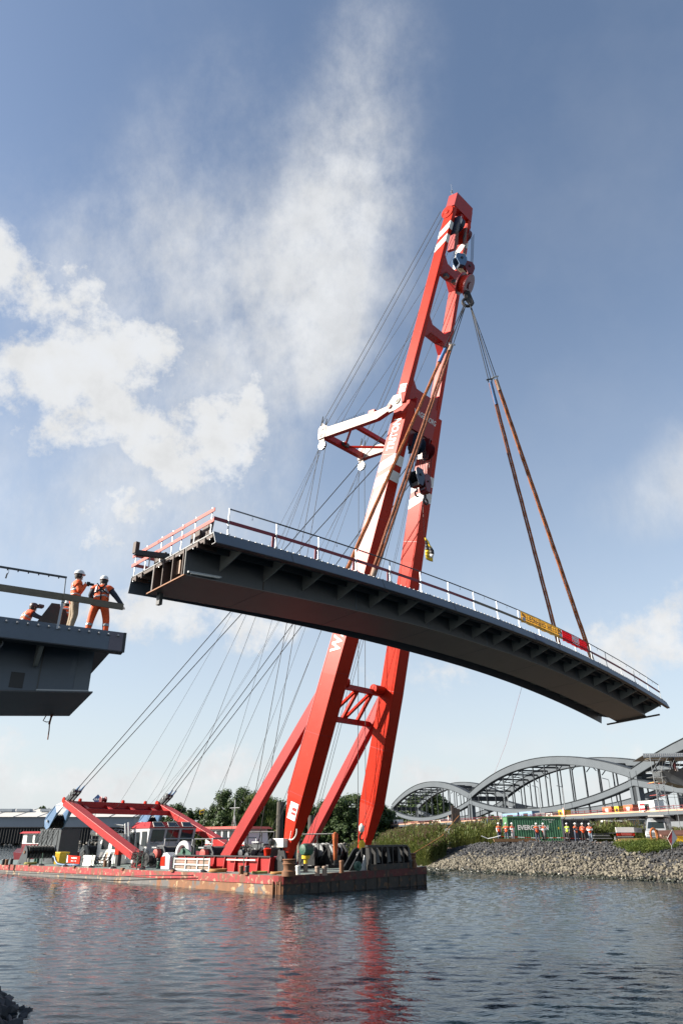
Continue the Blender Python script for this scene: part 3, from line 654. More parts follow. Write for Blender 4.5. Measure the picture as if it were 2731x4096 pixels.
# temporary steel: projecting beam with upstand, splice plates on deck
MB().bar(bp3(-.25, 3.5, .24), bp3(-1.85, 3.9, .26), .20, .22).build('guide_beam', M['dark'], lb, bevel=.01)
p = bp3(-1.8, 3.9, .26); MB().box(p+V((0, 0, .22)), (.18, .22, .50), (BL, BW, V((0, 0, 1)))).build('guide_upstand', M['rustend'], lb)
MB().box(bp3(S0+.5, 1.15, .55), (.10, .62, .9), (BL, BW, V((.12, 0, 1)).normalized())).build('splice_plate', M['rustend'], lb)
MB().box(bp3(S0+.3, 1.6, .35), (.10, .62, .62), (BL, BW, V((0, 0, 1)))).build('splice_plate', M['rustend'], lb)
MB().box(bp3(S0+.4, W1+.2, .32), (.10, .8, .6), (BL, BW, V((0, 0, 1)))).build('splice_plate', M['rustend'], lb)
MB().box(bp3(S0+.2, W0+.9, -.62), (.05, .6, .6), (BL, BW, V((0, 0, 1)))).build('tape_patch', mat('copper_mesh_patch', (.35, .2, .12), .6), lb)
MB().box(bp3(S0+.35, W1-.2, -1.56), (.16, .24, .5), (BL, BW, V((0, 0, 1)))).build('hanging_bracket', M['dark'], lb)
MB().bar(bp3(S0+.1, W0-.12, -1.12), bp3(S0+1.75, W0-.12, -1.07), .10, .07).build('loose_batten', M['galv'], lb)
MB().bar(bp3(S0+.2, W0-.2, -1.20), bp3(S0+1.6, W0-.2, -1.15), .10, .05).build('loose_batten', M['offw'], lb)
# right end: protruding beam under the girder
MB().bar(bp3(S1-.9, W0-1.3, -1.16), bp3(S1-.9, W1+1.0, -1.16), .16, .12).build('end_beam', M['dark'], lb)
m = MB(); m.loft([[bp3(S1-.61+d, w, z) for w, z in ((W0+.05, -.06), (W1-.05, -.06), (W1-.05, -1.0), (W0+.05, -1.0))] for d in (-.05, 0)]); m.build('end_diaphragm', M['steel'], lb)
# bolts along the fascia
bm_ = MB(); bm_.lathe([(.030, 0), (.030, .05), (.020, .065)], (0, 0, 0), 7); bolt_me = bm_.mesh('bolt', M['bolt'])
nout = (V((BW.x*-1, BW.y*-1, -.35))).normalized(); brot = nout.to_track_quat('Z', 'Y').to_euler()
s = S0+.35
while s < S1-.2:
    inst('bolt', bolt_me, lb, bp3(s, -.005, .02), brot); s += .36
# railing: posts, top rail, boards
posts = [2.59*i for i in range(19)]
RH = 1.22
for i, s in enumerate(posts):
    if s > S1-.3: break
    m = MB(); m.bar(bp3(s, .06, -.02), bp3(s, .06, RH), .042, .042, BL); m.box(bp3(s, .03, .03), (.09, .12, .12), (BL, BW, V((0, 0, 1)))); m.box(bp3(s, .09, .62), (.07, .05, .2), (BL, BW, V((0, 0, 1))))
    m.build('railing_post', M['galv'], lb)
    if i in (1, 2, 3, 4): MB().bar(bp3(s-.16, .10, .0), bp3(s-.13, .10, .70), .035, .13, BL).build('upright_board', M['darkred'], lb)
for i in range(len(posts)-1):
    a, b_ = posts[i], min(posts[i+1], S1-.2)
    if a > S1-1: break
    MB().tube(bp3(a-.03, .06, RH), bp3(b_-.04, .06, RH), .032, 6).build('top_rail', M['galv'] if i < 1 else M['winch'], lb)
    mt = M['darkred'] if i < 7 or i >= 12 else (M['wood'])
    a2 = a if i else -.70
    MB().bar(bp3(a2, .115, .66), bp3(b_, .115, .66), .03, .15).build('guard_board', mt, lb)
    if i % 2 == 0 or i > 6:
        s = a+1.2; MB().path([bp3(s, .06, RH-.03), bp3(s+.02, .06, RH-.1), bp3(s+.02, .06, RH-.2)], lambda f: .006 if f < .6 else .022, 5).build('tag', M['dark'], lb)
# end fence with red boards
for j, w in enumerate((.25, 1.35, 2.25, 2.95, 3.75, 4.9, 5.75)):
    m = MB(); m.tube(bp3(S0+.05, w, -.25), bp3(S0+.05, w, 1.18), .022, 6); m.box(bp3(S0+.05, w, -.02), (.10, .10, .08)); m.build('fence_post', M['galv'], lb)
for zz in (.55, 1.02):
    for a, b_ in ((.02, 2.1), (2.02, 4.0), (3.9, 5.95)):
        MB().bar(bp3(S0-.0, a, zz+rnd(-.02, .02)), bp3(S0-.0, b_, zz+rnd(-.02, .02)), .03, .15).build('red_board', M['redwood'], lb)
    MB().bar(bp3(S0, DW-.05, zz), bp3(S0+2.2, DW-.05, zz), .03, .15).build('red_board', M['redwood'], lb)
# far side railing (seen over the deck edge only at the left)
for i in range(0, 4): MB().bar(bp3(posts[i], DW-.06, 0), bp3(posts[i], DW-.06, RH), .05, .05).build('railing_post', M['galv'], lb)
# ------------------------------------------------------------------ banners on the railing
def banner(name, label, s0, s1, zt, zb, mat_, lines):
    n = 20; t = thing(name, label, 'banner', bp3((s0+s1)/2, -.03, zb))
    m = MB()
    def off(f, g): return -.035-.02*sin(f*9)*(1-g)-.015*sin(f*23+2*g)
    rows = 5
    secs = [[bp3(lerp(s0, s1, i/n), off(i/n, r/rows), lerp(zb+.05*abs(sin(i*.9))*(1 if r == 0 else .0), zt, r/rows)) for i in range(n+1)] for r in range(rows+1)]
    for r in range(rows): m.strip(secs[r], secs[r+1])
    o = m.build('cloth', mat_, t, fix=False, smooth='all'); sd = o.modifiers.new('thick', 'SOLIDIFY'); sd.thickness = .004
    return t
ybm = mat('yellow_banner_cloth', (.92, .66, .20), .7, var=.06); rbm = mat('red_banner_cloth', (.75, .05, .07), .7, var=.08)
for m_ in (ybm, rbm):     # thin cloth lets light through
    N = m_.node_tree.nodes; Lk = m_.node_tree.links; tr = N.new('ShaderNodeBsdfTranslucent'); ms = N.new('ShaderNodeMixShader'); ms.inputs[0].default_value = .6
    b = N['Principled BSDF']; Lk.new(b.inputs['Base Color'].links[0].from_socket, tr.inputs[0]); Lk.new(b.outputs[0], ms.inputs[1]); Lk.new(tr.outputs[0], ms.inputs[2]); Lk.new(ms.outputs[0], N['Material Output'].inputs[0])
M['ink'] = mat('black_print', (.02, .02, .025), .6)
b1 = banner('yellow_banner', 'yellow banner lettered in black on the bridge railing', 23.4, 29.0, 1.17, .38, ybm, None)
xd = (bp3(30, 0, 0)-bp3(24.5, 0, 0)); yd = V((0, 0, 1))
def btext(parent, s, txt, size, z, mat_, sx=1.0, bold=.01, w=-.075):
    d = bp3(s+1, 0)-bp3(s-1, 0); return text('lettering', txt, size, bp3(s, w, z), d, yd, mat_, parent, ext=0.012, sx=sx, bold=bold)
for k, ch in enumerate('LEONHARD WEISS'):
    if ch != ' ': btext(b1, 24.25+k*.318, ch, .46, .79, M['ink'], .92)
for s in (23.75, 28.72):
    m = MB()
    for k in range(4): m.prism([bp3(s-.22+k*.12, -.08, .88-.04*k), bp3(s-.13+k*.12, -.08, .88-.04*k), bp3(s-.13+k*.12, -.08, 1.0-.03*k), bp3(s-.22+k*.12, -.08, 1.06-.03*k)], BW*-.006)
    m.build('emblem', M['ink'], b1)
    m = MB(); m.prism([bp3(s-.2, -.08, .55), bp3(s+.2, -.08, .55), bp3(s+.2, -.08, .78), bp3(s-.2, -.08, .78)], BW*-.006); m.build('emblem', mat('emblem_grey', (.45, .5, .58), .6), b1)
b2 = banner('red_banner', 'red banner with white letters beside the right sling', 29.05, 33.0, 1.15, .32, rbm, None)
btext(b2, 31.0, 'MBB', .62, .84, M['letter'], .95, .02); btext(b2, 31.0, 'Wir bewegen Sie', .15, .54, M['letter'], 1.0, .004)
# ------------------------------------------------------------------ fixed bridge section on the left
FL = V((1.95, 1.108, 0)).normalized(); FW = V((-FL.y, FL.x, 0)); FQ = PD(503, 2536, 19.2)
def fp(s, w, z=0): return V((FQ.x, FQ.y, 0))+FL*s+FW*w+V((0, 0, FQ.z-.05*w+z+.0012*s*abs(s)*0))
fb = thing('fixed_bridge_section', 'end of the grey bridge deck at the left where workers stand', 'bridge section', fp(-4, 3, -1.9))
def fsweep(prof, name, mat_, a=-14, b=0.0, bevel=0): return MB().loft([[fp(a, w, z) for w, z in prof], [fp(b, w, z) for w, z in prof]]).build(name, mat_, fb, bevel=bevel)
fsweep([(.03, 0), (DW, 0), (DW, -.05), (.03, -.05)], 'deck_plate', M['under'])
fsweep([(0, .03), (.03, .03), (.0, -.50), (-.03, -.50)], 'edge_fascia', M['steel'], b=-.42)
fsweep([(0, .03), (.03, .03), (.0, -.50), (-.03, -.50)], 'edge_fascia', mat('primed_fascia_end', (.16, .135, .16), .5), a=-.417, b=-.05)
fsweep([(-.002, .035), (.035, .035), (.005, -.53), (-.035, -.53)], 'fascia_end', M['dark'], a=-.047, b=0.03)
fsweep([(-.03, -.503), (.25, -.503), (.25, -.53), (-.03, -.53)], 'edge_flange', M['dark'])
FW0, FW1 = 1.4, 4.6; FE = -.52
def fdep(x): return -1.36+.075*max(x+.5, -4.0)
def fbox(prof, name, mat_, b=FE):
    return MB().loft([[fp(x, w, (z if z > -1 else fdep(x)+z+2)) for w, z in prof] for x in (-14, -4.5, b)]).build(name, mat_, fb)
fbox([(FW0, -.055), (FW0+.04, -.055), (FW0+.04, -2), (FW0, -2)], 'girder_web', M['steel']); fbox([(FW1, -.055), (FW1-.04, -.055), (FW1-.04, -2), (FW1, -2)], 'girder_web', M['under'])  # near web takes the paler fascia material, so its ambient light is painted in
fbox([(FW0-.14, -2.003), (FW1+.14, -2.003), (FW1+.14, -2.04), (FW0-.14, -2.04)], 'bottom_flange', M['under'], FE+.1)
fsweep([(FW0+.045, -.06), (FW1-.045, -.06), (FW1-.045, -1.36), (FW0+.045, -1.36)], 'end_diaphragm', M['rustend'], a=FE-.5, b=FE-.45)
for x_ in (-1.9, -3.6): MB().loft([[fp(x_+d, w, z) for w, z in ((FW0-.012, -.1), (FW0-.002, -.1), (FW0-.002, fdep(x_)+.01), (FW0-.012, fdep(x_)+.01))] for d in (0, .04)]).build('weld_seam', M['under'], fb)
MB().loft([[fp(FE-.42+d, w, z) for w, z in ((FW0-.010, -.1), (FW0-.002, -.1), (FW0-.002, -1.34), (FW0-.010, -1.34))] for d in (0, .40)]).build('masked_strip', mat('bare_steel_strip', (.13, .16, .19), .45), fb)
MB().loft([[fp(x_, w, z) for w, z in ((FW0-.008, -1.0), (FW0-.002, -1.0), (FW0-.002, -1.42), (FW0-.008, -1.42))] for x_ in (-2.6, -2.25)]).build('primer_patch', M['dark'], fb)
MB().loft([[fp(x_, w, z) for w, z in ((FW0-.05, fdep(x_)+.01), (FW0-.003, fdep(x_)+.01), (FW0-.003, fdep(x_)+.05), (FW0-.05, fdep(x_)+.05))] for x_ in (-1.9, FE)]).build('weld_backing', M['galv'], fb)
for s in (-2.05, -4.4, -6.8):
    for side in (0, 1):
        root = FW0 if side == 0 else DW-FW1
        prof = [(.03, -.06), (root, -.06), (root, -.82), (root*.8, -.84), (root*.45, -.62), (.03, -.3)]
        if side: prof = [(DW-w, z) for w, z in prof]
        MB().loft([[fp(s-.05, w, z) for w, z in prof], [fp(s+.05, w, z) for w, z in prof]]).build('rib', M['rib'], fb)
for w in (.45, .9): fsweep([(w-.06, -.055), (w+.06, -.055), (w+.03, -.30), (w-.03, -.30)], 'stringer', M['under'], b=-.1)
MB().lathe([(.14, -.25), (.14, .1), (.11, .1), (.11, -.1)], fp(-3.15, .3, -.60), 14, (FL, V((0, 0, 1)), -FW)).build('drain_pipe', M['winch'], fb)
fb_me = bm_.mesh('bolt', M['bolt']); frot = (-FW).to_track_quat('Z', 'Y').to_euler()
s = -.2
while s > -5.5: inst('bolt', fb_me, fb, fp(s, -.005, -.08), frot, (1.0, 1.0, 1.2)); s -= .26
# railing of the fixed section
sp = -1.78
m = MB(); m.bar(fp(sp-.02, -.03, -.12), fp(sp+.0, .03, .80), .06, .05); m.bar(fp(sp, .03, .78), fp(sp-.04, .03, 1.38), .04, .03); m.box(fp(sp, .0, .72), (.09, .08, .16), (FL, FW, V((0, 0, 1)))); m.build('railing_post', M['galv'], fb)
MB().bar(fp(-9, .03, 1.37), fp(sp-.01, .03, 1.37), .055, .055).build('top_rail', M['winch'], fb, bevel=.012)
for k in range(9): MB().box(fp(-2.0-k*.26, .03, 1.325), (.025, .025, .04)).build('rail_stud', M['winch'], fb)
MB().bar(fp(-9, -.03, .78), fp(sp-.02, -.03, .78), .04, .19).build('guard_plank', M['wood'], fb)
MB().bar(fp(sp-.02, -.06, .78), fp(-1.02, -.06, .77), .04, .18).build('guard_plank', M['wood'], fb)
MB().bar(fp(-1.06, -.0, .77), fp(-.17, -.0, .76), .04, .18).build('guard_plank', M['wood'], fb)
MB().path([fp(-3.27, .03, 1.34), fp(-3.26, .03, 1.25), fp(-3.29, .03, 1.2), fp(-3.3, .03, 1.08)], lambda f: .006 if f < .6 else .022, 6).build('tag', M['dark'], fb)
for (x0, x1, xt, w_, mt) in ((-2.45, -1.62, -1.82, 1.2, 'dark'), (-2.1, -1.0, -1.6, 1.6, 'rustend')):     # triangular steel gussets on the deck
    MB().prism([fp(x0, w_, -.06), fp(x1, w_, -.06), fp(xt+.12, w_, 1.0), fp(xt-.12, w_, 1.0)], FW*.06).build('steel_gusset', M[mt], fb)
# frayed rope under the girder
e = fp(-1.03, 4.5, -1.52+.225)
m = MB(); m.path([e+V((-.02, 0, .05)), e+V((-.12, 0, -.16)), e+V((-.19, 0, -.33)), e+V((-.08, 0, -.37)), e+V((.02, 0, -.36)), e+V((.03, 0, -.12)), e+V((0, 0, .05))], .016, 6)
m.path([e+V((.02, 0, -.30)), e+V((.03, 0, -.44)), e+V((.05, 0, -.62)), e+V((.055, 0, -.82)), e+V((.06, 0, -.9))], .018, 6); m.path([e+V((.02, 0, -.44)), e+V((.025, 0, -.36)), e+V((.05, 0, -.22)), e+V((.09, 0, -.14))], .035, 6, .02)
tag(m.build('knotted_rope', M['brown'], smooth=True), 'knotted rope end dangling under the left bridge section', 'rope')
# ================================================================== ARCH BRIDGE BEHIND
M['archgrey'] = mat('arch_grey_paint', (.105, .122, .138), .55, var=.09, scale=.25)
M['archdark'] = mat('arch_dark_steel', (.020, .026, .032), .6, var=.15)
AD = V((-.2173, .9761, 0)).normalized(); AX = V((AD.y, -AD.x, 0)); SPAN = 100.0
A0 = V((68.9, 172, 0))      # middle pier nearest us
def ap(k, off, z): return A0+AD*(SPAN*k)+AX*off+V((0, 0, z))
def ztop_(f): return 16.8+6.9*(1-(2*f-1)**2)
def zbot_(f): return 14.9-4.6*(1-(2*f-1)**2)
arch = thing('arch_bridge', 'grey lens-shaped steel arch bridge with vertical hangers behind the bank', 'bridge', ap(1, 7, 6))
ZD = 8.3
for span in (-1, 0, 1):
    for off in (0, 13.0):
        n = 24
        for fn, nm in ((ztop_, 'upper_arch'), (zbot_, 'lower_arch')):
            m = MB(); secs = []
            for i in range(n+1):
                f = i/n; z = fn(f); hh = .98 if fn is ztop_ else .68
                secs.append([ap(span+f, off+dx, z+dz) for dx, dz in ((-.55, -hh), (.55, -hh), (.55, hh), (-.55, hh))])
            m.loft(secs); m.build(nm, M['archgrey'], arch)
            m = MB(); m.loft([[ap(span+i/n, off+dx, fn(i/n)+(1.0 if fn is ztop_ else .70)+dz) for dx, dz in ((-.75, 0), (.75, 0), (.75, .12), (-.75, .12))] for i in range(n+1)]); m.build('arch_flange', M['archdark'], arch)
            m = MB(); m.loft([[ap(span+i/n, off+dx, fn(i/n)-(1.11 if fn is ztop_ else .81)+dz) for dx, dz in ((-.75, 0), (.75, 0), (.75, .12), (-.75, .12))] for i in range(n+1)]); m.build('arch_flange', M['archdark'], arch)
        for j in range(1, 14):
            f = j/14
            MB().box(ap(span+f, off, (ZD+ztop_(f)-1.0)/2), (.26, .34, ztop_(f)-1.0-ZD), (AX, AD, V((0, 0, 1)))).build('hanger', M['archdark'], arch)
    for j in range(0, 15):      # cross bracing between the two top arches
        f = j/14; z = ztop_(f)-.4
        if j in (0, 14): continue
        MB().bar(ap(span+f, .6, z), ap(span+f, 12.4, z), .3, .5).build('cross_strut', M['archdark'], arch)
        if j < 13 and (j < 4 or j > 8):
            f2 = (j+1)/14; z2 = ztop_(f2)-.4
            MB().bar(ap(span+f, .6, z), ap(span+f2, 12.4, z2), .2, .2).build('wind_brace', M['archdark'], arch); MB().bar(ap(span+f, 12.4, z), ap(span+f2, .6, z2), .2, .2).build('wind_brace', M['archdark'], arch)
        if j in (2, 3, 4, 5, 9, 10, 11, 12):
            for o1, o2 in ((.6, 2.6), (12.4, 10.4)): MB().bar(ap(span+f, o1, z-2.2), ap(span+f, o2, z-.2), .18, .2).build('knee_brace', M['archdark'], arch)
for kk in (-1, 0, 1, 2):
    for off in (0, 13.0):
        for d in (-1.25, 1.25): MB().box(ap(kk, off, (ZD+17.3)/2)+AD*d, (1.3, 1.0, 17.3-ZD), (AX, AD, V((0, 0, 1)))).build('pylon_leg', M['archgrey'], arch)
        MB().box(ap(kk, off, 12.6), (.8, 1.6, 9), (AX, AD, V((0, 0, 1)))).build('pylon_web', M['archdark'], arch)
    MB().bar(ap(kk, .6, 16), ap(kk, 12.4, 16), .8, 1.6).build('portal_beam', M['archdark'], arch)
    MB().box(ap(kk, 6.5, 3.2), (15, 4, 8.4), (AX, AD, V((0, 0, 1)))).build('pier', M['archgrey'], arch)
MB().box(ap(.5, 6.5, ZD-.6), (14.5, 320, 1.4), (AX, AD, V((0, 0, 1)))).build('deck', M['archgrey'], arch)
# lamp posts on it
def lamp(label, u, v, y):
    p = PY(u, v, y); t = thing('lamp_post', label, 'street lamp', (p.x, p.y, ZD+.1), 'lamps on the arch bridge')
    MB().path([(p.x, p.y, ZD), (p.x, p.y, p.z-.2), (p.x-.2, p.y, p.z)], .11, 6).build('pole', M['galv'], t)
    MB().path([(p.x-.2, p.y, p.z), (p.x-1.6, p.y, p.z+.35)], .09, 6).build('arm', M['galv'], t)
lamp('lamp post left of centre in the large arch', 2150, 3148, 205); lamp('lamp post in the middle of the large arch', 2248, 3148, 200); lamp('lamp post at the right of the large arch', 2432, 3118, 186); lamp('small lamp post at the left end of the large arch', 2028, 3176, 245)
# ------------------------------------------------------------------ road bridge in front of it
M['rail_red'] = mat('dark_red_railing', (.16, .022, .028), .6); M['pinkwood'] = mat('pale_timber_strip', (.60, .36, .24), .7, var=.1, scale=2)
M['roadgrey'] = mat('road_bridge_paint', (.16, .18, .20), .6, var=.1, scale=.3, stretch=(1, 1, .3))
RD = V((-.2415, .9704, 0)).normalized(); RX = V((RD.y, -RD.x, 0)); R0 = V((62.5, 136, 0))
def rp(d, off, z): return R0+RD*d+RX*off+V((0, 0, z))
road = thing('road_bridge', 'low grey road bridge with dark red railing before the arch bridge', 'bridge', rp(80, 5, 4))
ax = (RX, RD, V((0, 0, 1)))
ZR = 7.6; D0, D1 = -60, 330; DM = (D0+D1)/2; DLn = D1-D0
MB().box(rp(DM, 6, ZR-.1), (12.4, DLn, .2), ax).build('deck_slab', M['roadgrey'], road)
MB().box(rp(DM, -.1, ZR-.25), (.3, DLn, .62), ax).build('edge_beam', M['archgrey'], road)
MB().box(rp(DM, 1.9, ZR-1.9), (.25, DLn, 3.2), ax).build('girder', M['roadgrey'], road)
MB().box(rp(DM, 1.9, ZR-3.6), (.9, DLn, .25), ax).build('girder_flange', M['archdark'], road)
MB().box(rp(DM, -.28, ZR+.22), (.06, DLn, .28), ax).build('timber_strip', M['pinkwood'], road)
d = -40
while d < 200:
    MB().prism([rp(d, .1, ZR-.58), rp(d, 1.75, ZR-.58), rp(d, 1.75, ZR-1.5)], RD*.25).build('bracket', M['archdark'], road); d += 9
for zz in (.55, .95): MB().box(rp(DM, -.12, ZR+zz), (.08, DLn, .09), ax).build('rail', M['rail_red'], road)
pm_ = MB().box((0, 0, .5), (.1, .1, 1.0)).mesh('post', M['rail_red']); rz = math.atan2(RD.y, RD.x)-pi/2
d = -40.0
while d < 220: inst('post', pm_, road, rp(d, -.12, ZR+.05), (0, 0, rz)); d += 2.5
for d in (20, 110, 200, 290): MB().box(rp(d, 6, 1.6), (10, 2.4, 4.6), ax).build('pier', M['archgrey'], road)
def road_d(u, v=3250):       # distance along the bridge seen at image column u
    best = min((abs((rp(d*.5, 1.2, ZR+1)-EYE).x/((rp(d*.5, 1.2, ZR+1)-EYE).y*ct+(rp(d*.5, 1.2, ZR+1)-EYE).z*st)*FPX+1365.5-u), d*.5) for d in range(-100, 620)); return best[1]
def cargo(name, label, cat, u, L, H, mat_, off=1.4, w=2.2, trim=None):
    d = road_d(u); t = thing(name, label, cat, rp(d, off, ZR), 'site equipment on the road bridge')
    MB().box(rp(d, off, ZR+H/2+.05), (w, L, H), ax).build('body', mat_, t, bevel=.04)
    MB().box(rp(d, off-w/2-.02, ZR+H*.55), (.06, L*.35, H*.45), ax).build('panel', trim or M['glass2'], t)
    MB().box(rp(d, off, ZR+H+.08), (w*1.03, L*1.03, .08), ax).build('lid', M['galv'], t)
lblue = mat('light_blue_site_hut', (.22, .36, .52), .55); orng = mat('orange_site_box', (.62, .14, .06), .6); dgrn = mat('dark_green_sheet', (.04, .06, .055), .6)
cargo('site_hut', 'light blue site hut on the road bridge over the blue container', 'site hut', 2050, 9, 1.5, lblue)
cargo('site_hut', 'smaller light blue site hut on the road bridge above the green container', 'site hut', 2112, 7, 1.7, lblue)
cargo('machine_box', 'pale grey machine next to the light blue huts on the road bridge', 'machine', 2170, 5, 1.1, M['galv']); cargo('machine_box', 'white machine box on the road bridge right of the huts', 'machine', 2205, 3, .9, M['offw'])
cargo('machine_box', 'yellow machine box on the road bridge above the open container', 'machine', 2255, 2.2, 1.5, M['yellow'], trim=dgrn); cargo('machine_box', 'dark green box beside the yellow machine on the road bridge', 'machine', 2235, 3, 1.3, dgrn)
cargo('tool_box', 'left orange box behind the road bridge railing', 'box', 2440, 3.4, 1.5, orng, trim=M['letter']); cargo('tool_box', 'right orange box behind the road bridge railing', 'box', 2525, 3.2, 1.6, orng, trim=M['letter'])
cargo('machine_box', 'yellow machine box between the two orange boxes', 'machine', 2476, 1.5, 1.5, M['yellow'], trim=dgrn)
cargo('site_trailer', 'long white roofed trailer on the road bridge at the right', 'trailer', 2600, 5.0, 2.1, M['white'], trim=dgrn)
cargo('white_van', 'white van far left on the road bridge beside the crane leg', 'van', 1545, 8, 2.2, M['white']); cargo('white_van', 'second white van on the road bridge, right of the first', 'van', 1590, 6, 2.0, M['white'])
cargo('timber_stack', 'pale timber stack on the road bridge before the far arch', 'timber', 1660, 12, .9, M['pinkwood'], trim=M['rail_red']); cargo('timber_stack', 'pale timber stack on the road bridge left of the steel pile', 'timber', 1755, 8, .9, M['offw'], trim=M['rail_red'])
# river signs hung on the railing
def railsign(name, label, u, v, shape, s):
    d = road_d(u); p = rp(d, -.6, 0); p.z = zat(v, p.x, p.y); t = thing(name, label, 'sign', p)
    rr, ww = mat('sign_red', (.55, .02, .03), .5), M['white']
    e = RD*s; z = V((0, 0, s)); n = RX*-.06
    if shape == 'diamond':
        MB().prism([p-z*1.2, p+e*.7, p+z*1.2], n).build('white_half', ww, t); MB().prism([p-z*1.2, p-e*.7, p+z*1.2], n).build('red_half', orng, t)
    else:
        for k, mt in ((-1, rr), (0, ww), (1, rr)): q = p+z*(.5*k); MB().prism([q-e*.8-z*.245, q+e*.8-z*.245, q+e*.8+z*.245, q-e*.8+z*.245], n).build('stripe', mt, t)
        for k in (-1, 1): q = p+z*(.76*k); MB().prism([q-e*.25, q+e*.25, q+z*(.35*k)], n).build('arrow', ww, t)
railsign('river_sign', 'white and orange diamond sign on the road bridge above the open container', 2281, 3246, 'diamond', .75)
railsign('river_sign', 'red white red board sign on the road bridge railing at right', 2601, 3228, 'board', .85)
railsign('river_sign', 'small white diamond sign on the road bridge beside the steel pile', 1812, 3272, 'diamond', .7)
# ================================================================== FLOATING CRANE: hull
BS = V((-.72, .694, 0)).normalized(); BX = V((BS.y, -BS.x, 0)); BC = V((-3.6, 47.8, 0)); ZZ = V((0, 0, 1)); BAX = (BS, BX, ZZ)
def dk(a, b, c=0): return BC+BS*a+BX*b+V((0, 0, 1.03+.0113*b-.0066*a+c))
def PB(u, v, b): return PL(u, v, BX, dk(0, b))
def a_at(u, b):
    lo, hi = -2, 110
    for _ in range(40):
        m_ = (lo+hi)/2; q = dk(m_, b)-EYE
        if 1365.5+FPX*q.x/(q.y*ct+q.z*st) > u: lo = m_
        else: hi = m_
    return lo
def hm(name, base, c2, c3, thr, sc):
    m = mat(name, base, .7, var=.3, scale=2.2, col2=c2, mixs=sc, thr=thr, bump=.4, bscale=6, soft=.05, stretch=(1, 1, .55))
    N = m.node_tree.nodes; Lk = m.node_tree.links; b = N['Principled BSDF']; src = b.inputs['Base Color'].links[0].from_socket
    g = N.new('ShaderNodeNewGeometry'); n = N.new('ShaderNodeTexNoise'); n.inputs['Scale'].default_value = sc*2.3; n.inputs['Detail'].default_value = 8; Lk.new(g.outputs['Position'], n.inputs['Vector'])
    r = N.new('ShaderNodeMapRange'); r.interpolation_type = 'SMOOTHSTEP'; Lk.new(n.outputs[0], r.inputs[0]); r.inputs[1].default_value = .58; r.inputs[2].default_value = .64
    mx = N.new('ShaderNodeMix'); mx.data_type = 'RGBA'; Lk.new(r.outputs[0], mx.inputs[0]); Lk.new(src, mx.inputs[6]); mx.inputs[7].default_value = (*c3, 1); Lk.new(mx.outputs[2], b.inputs['Base Color']); return m
M['band'] = hm('flaking_red_hull_band', (.36, .03, .032), (.19, .07, .035), (.30, .17, .11), .515, 1.5)
M['bandd'] = hm('shaded_red_bow_band', (.13, .025, .022), (.07, .04, .03), (.15, .06, .03), .5, 1.4)  # darker copy of the side band: shade of the bow put into the colour
M['hull'] = hm('rusty_hull_plate', (.24, .10, .04), (.13, .125, .12), (.36, .23, .12), .50, .8)
M['hullg'] = hm('grey_hull_plate', (.14, .135, .13), (.21, .11, .05), (.28, .2, .13), .56, .7)
M['bow'] = hm('shaded_bow_plate', (.055, .045, .035), (.035, .035, .032), (.11, .06, .03), .5, 1.2)  # plating darkened because the bow faces away from the sun
barge = thing('crane_barge', 'rusty red pontoon barge that carries the red sheerleg crane', 'barge', dk(22, 7, -1))
HL, HB = 58.0, 15.0
def rc(off, z):     # hull outline with a rounded near corner
    pts = [(HL, -off)]+[(i, -off) for i in (40, 26, 14, 6, 1.2)]
    for k in range(1, 6): a = k/6*pi/2; pts.append((1.2-(1.2+off)*sin(a), 1.2-(1.2+off)*cos(a)))
    pts += [(-off, 1.2), (-off, 5), (-off, 9), (-off, HB-.6), (-off+.6, HB+off), (HL, HB+off)]
    return [dk(a, b, z) if z > -.9 else V((*dk(a, b).xy, -.8)) for a, b in pts]
m = MB(); m.add(rc(0, 0), [list(range(len(rc(0, 0))))]); m.build('deck', M['deck'], barge)
side = slice(0, 6); bowp = slice(5, 15)
lo = rc(0, -1); md = rc(0, -.42); up_ = rc(0, .0)
def skirt(sl, a, b, mt, nm):
    m = MB(); m.strip(a[sl], b[sl]); return m.build(nm, mt, barge, fix=False)
skirt(slice(0, 4), lo, md, M['hullg'], 'side_plating'); skirt(slice(3, 9), lo, md, M['hull'], 'side_plating'); skirt(slice(8, 17), lo, md, M['bow'], 'bow_plating')
b0_, b1_ = rc(.05, -.46), rc(.05, .02)
skirt(slice(0, 9), b0_, b1_, M['band'], 'rubbing_band'); skirt(slice(8, 17), b0_, b1_, M['bandd'], 'rubbing_band')
m = MB(); m.strip(rc(.05, .02), rc(-.06, .025)); m.build('deck_edge', M['hull'], barge, fix=False); m = MB(); m.strip(rc(.05, -.46), rc(-.01, -.47)); m.build('band_edge', M['hull'], barge, fix=False)
for i, a in enumerate([.9, .55, .2]):       # plate seams and pile guides at the corner
    MB().box(dk(a, -.03, -.85), (.08, .08, 1.1), BAX).build('corner_guide', M['rust'], barge)
for b in (1.6, 2.3, 3.1, 4.2, 5.0, 6.5, 7.6, 8.8, 10, 11.2, 12.4, 13.2, 14.2): MB().box(dk(-.02, b, -1.0), (.06, .07, 1.1), BAX).build('bow_stiffener', M['bow'], barge)
for a in (3.5, 12, 19, 27, 36): MB().box(dk(a, -.04, .06), (.35, .22, .14), BAX).build('fairlead', M['rust'], barge)
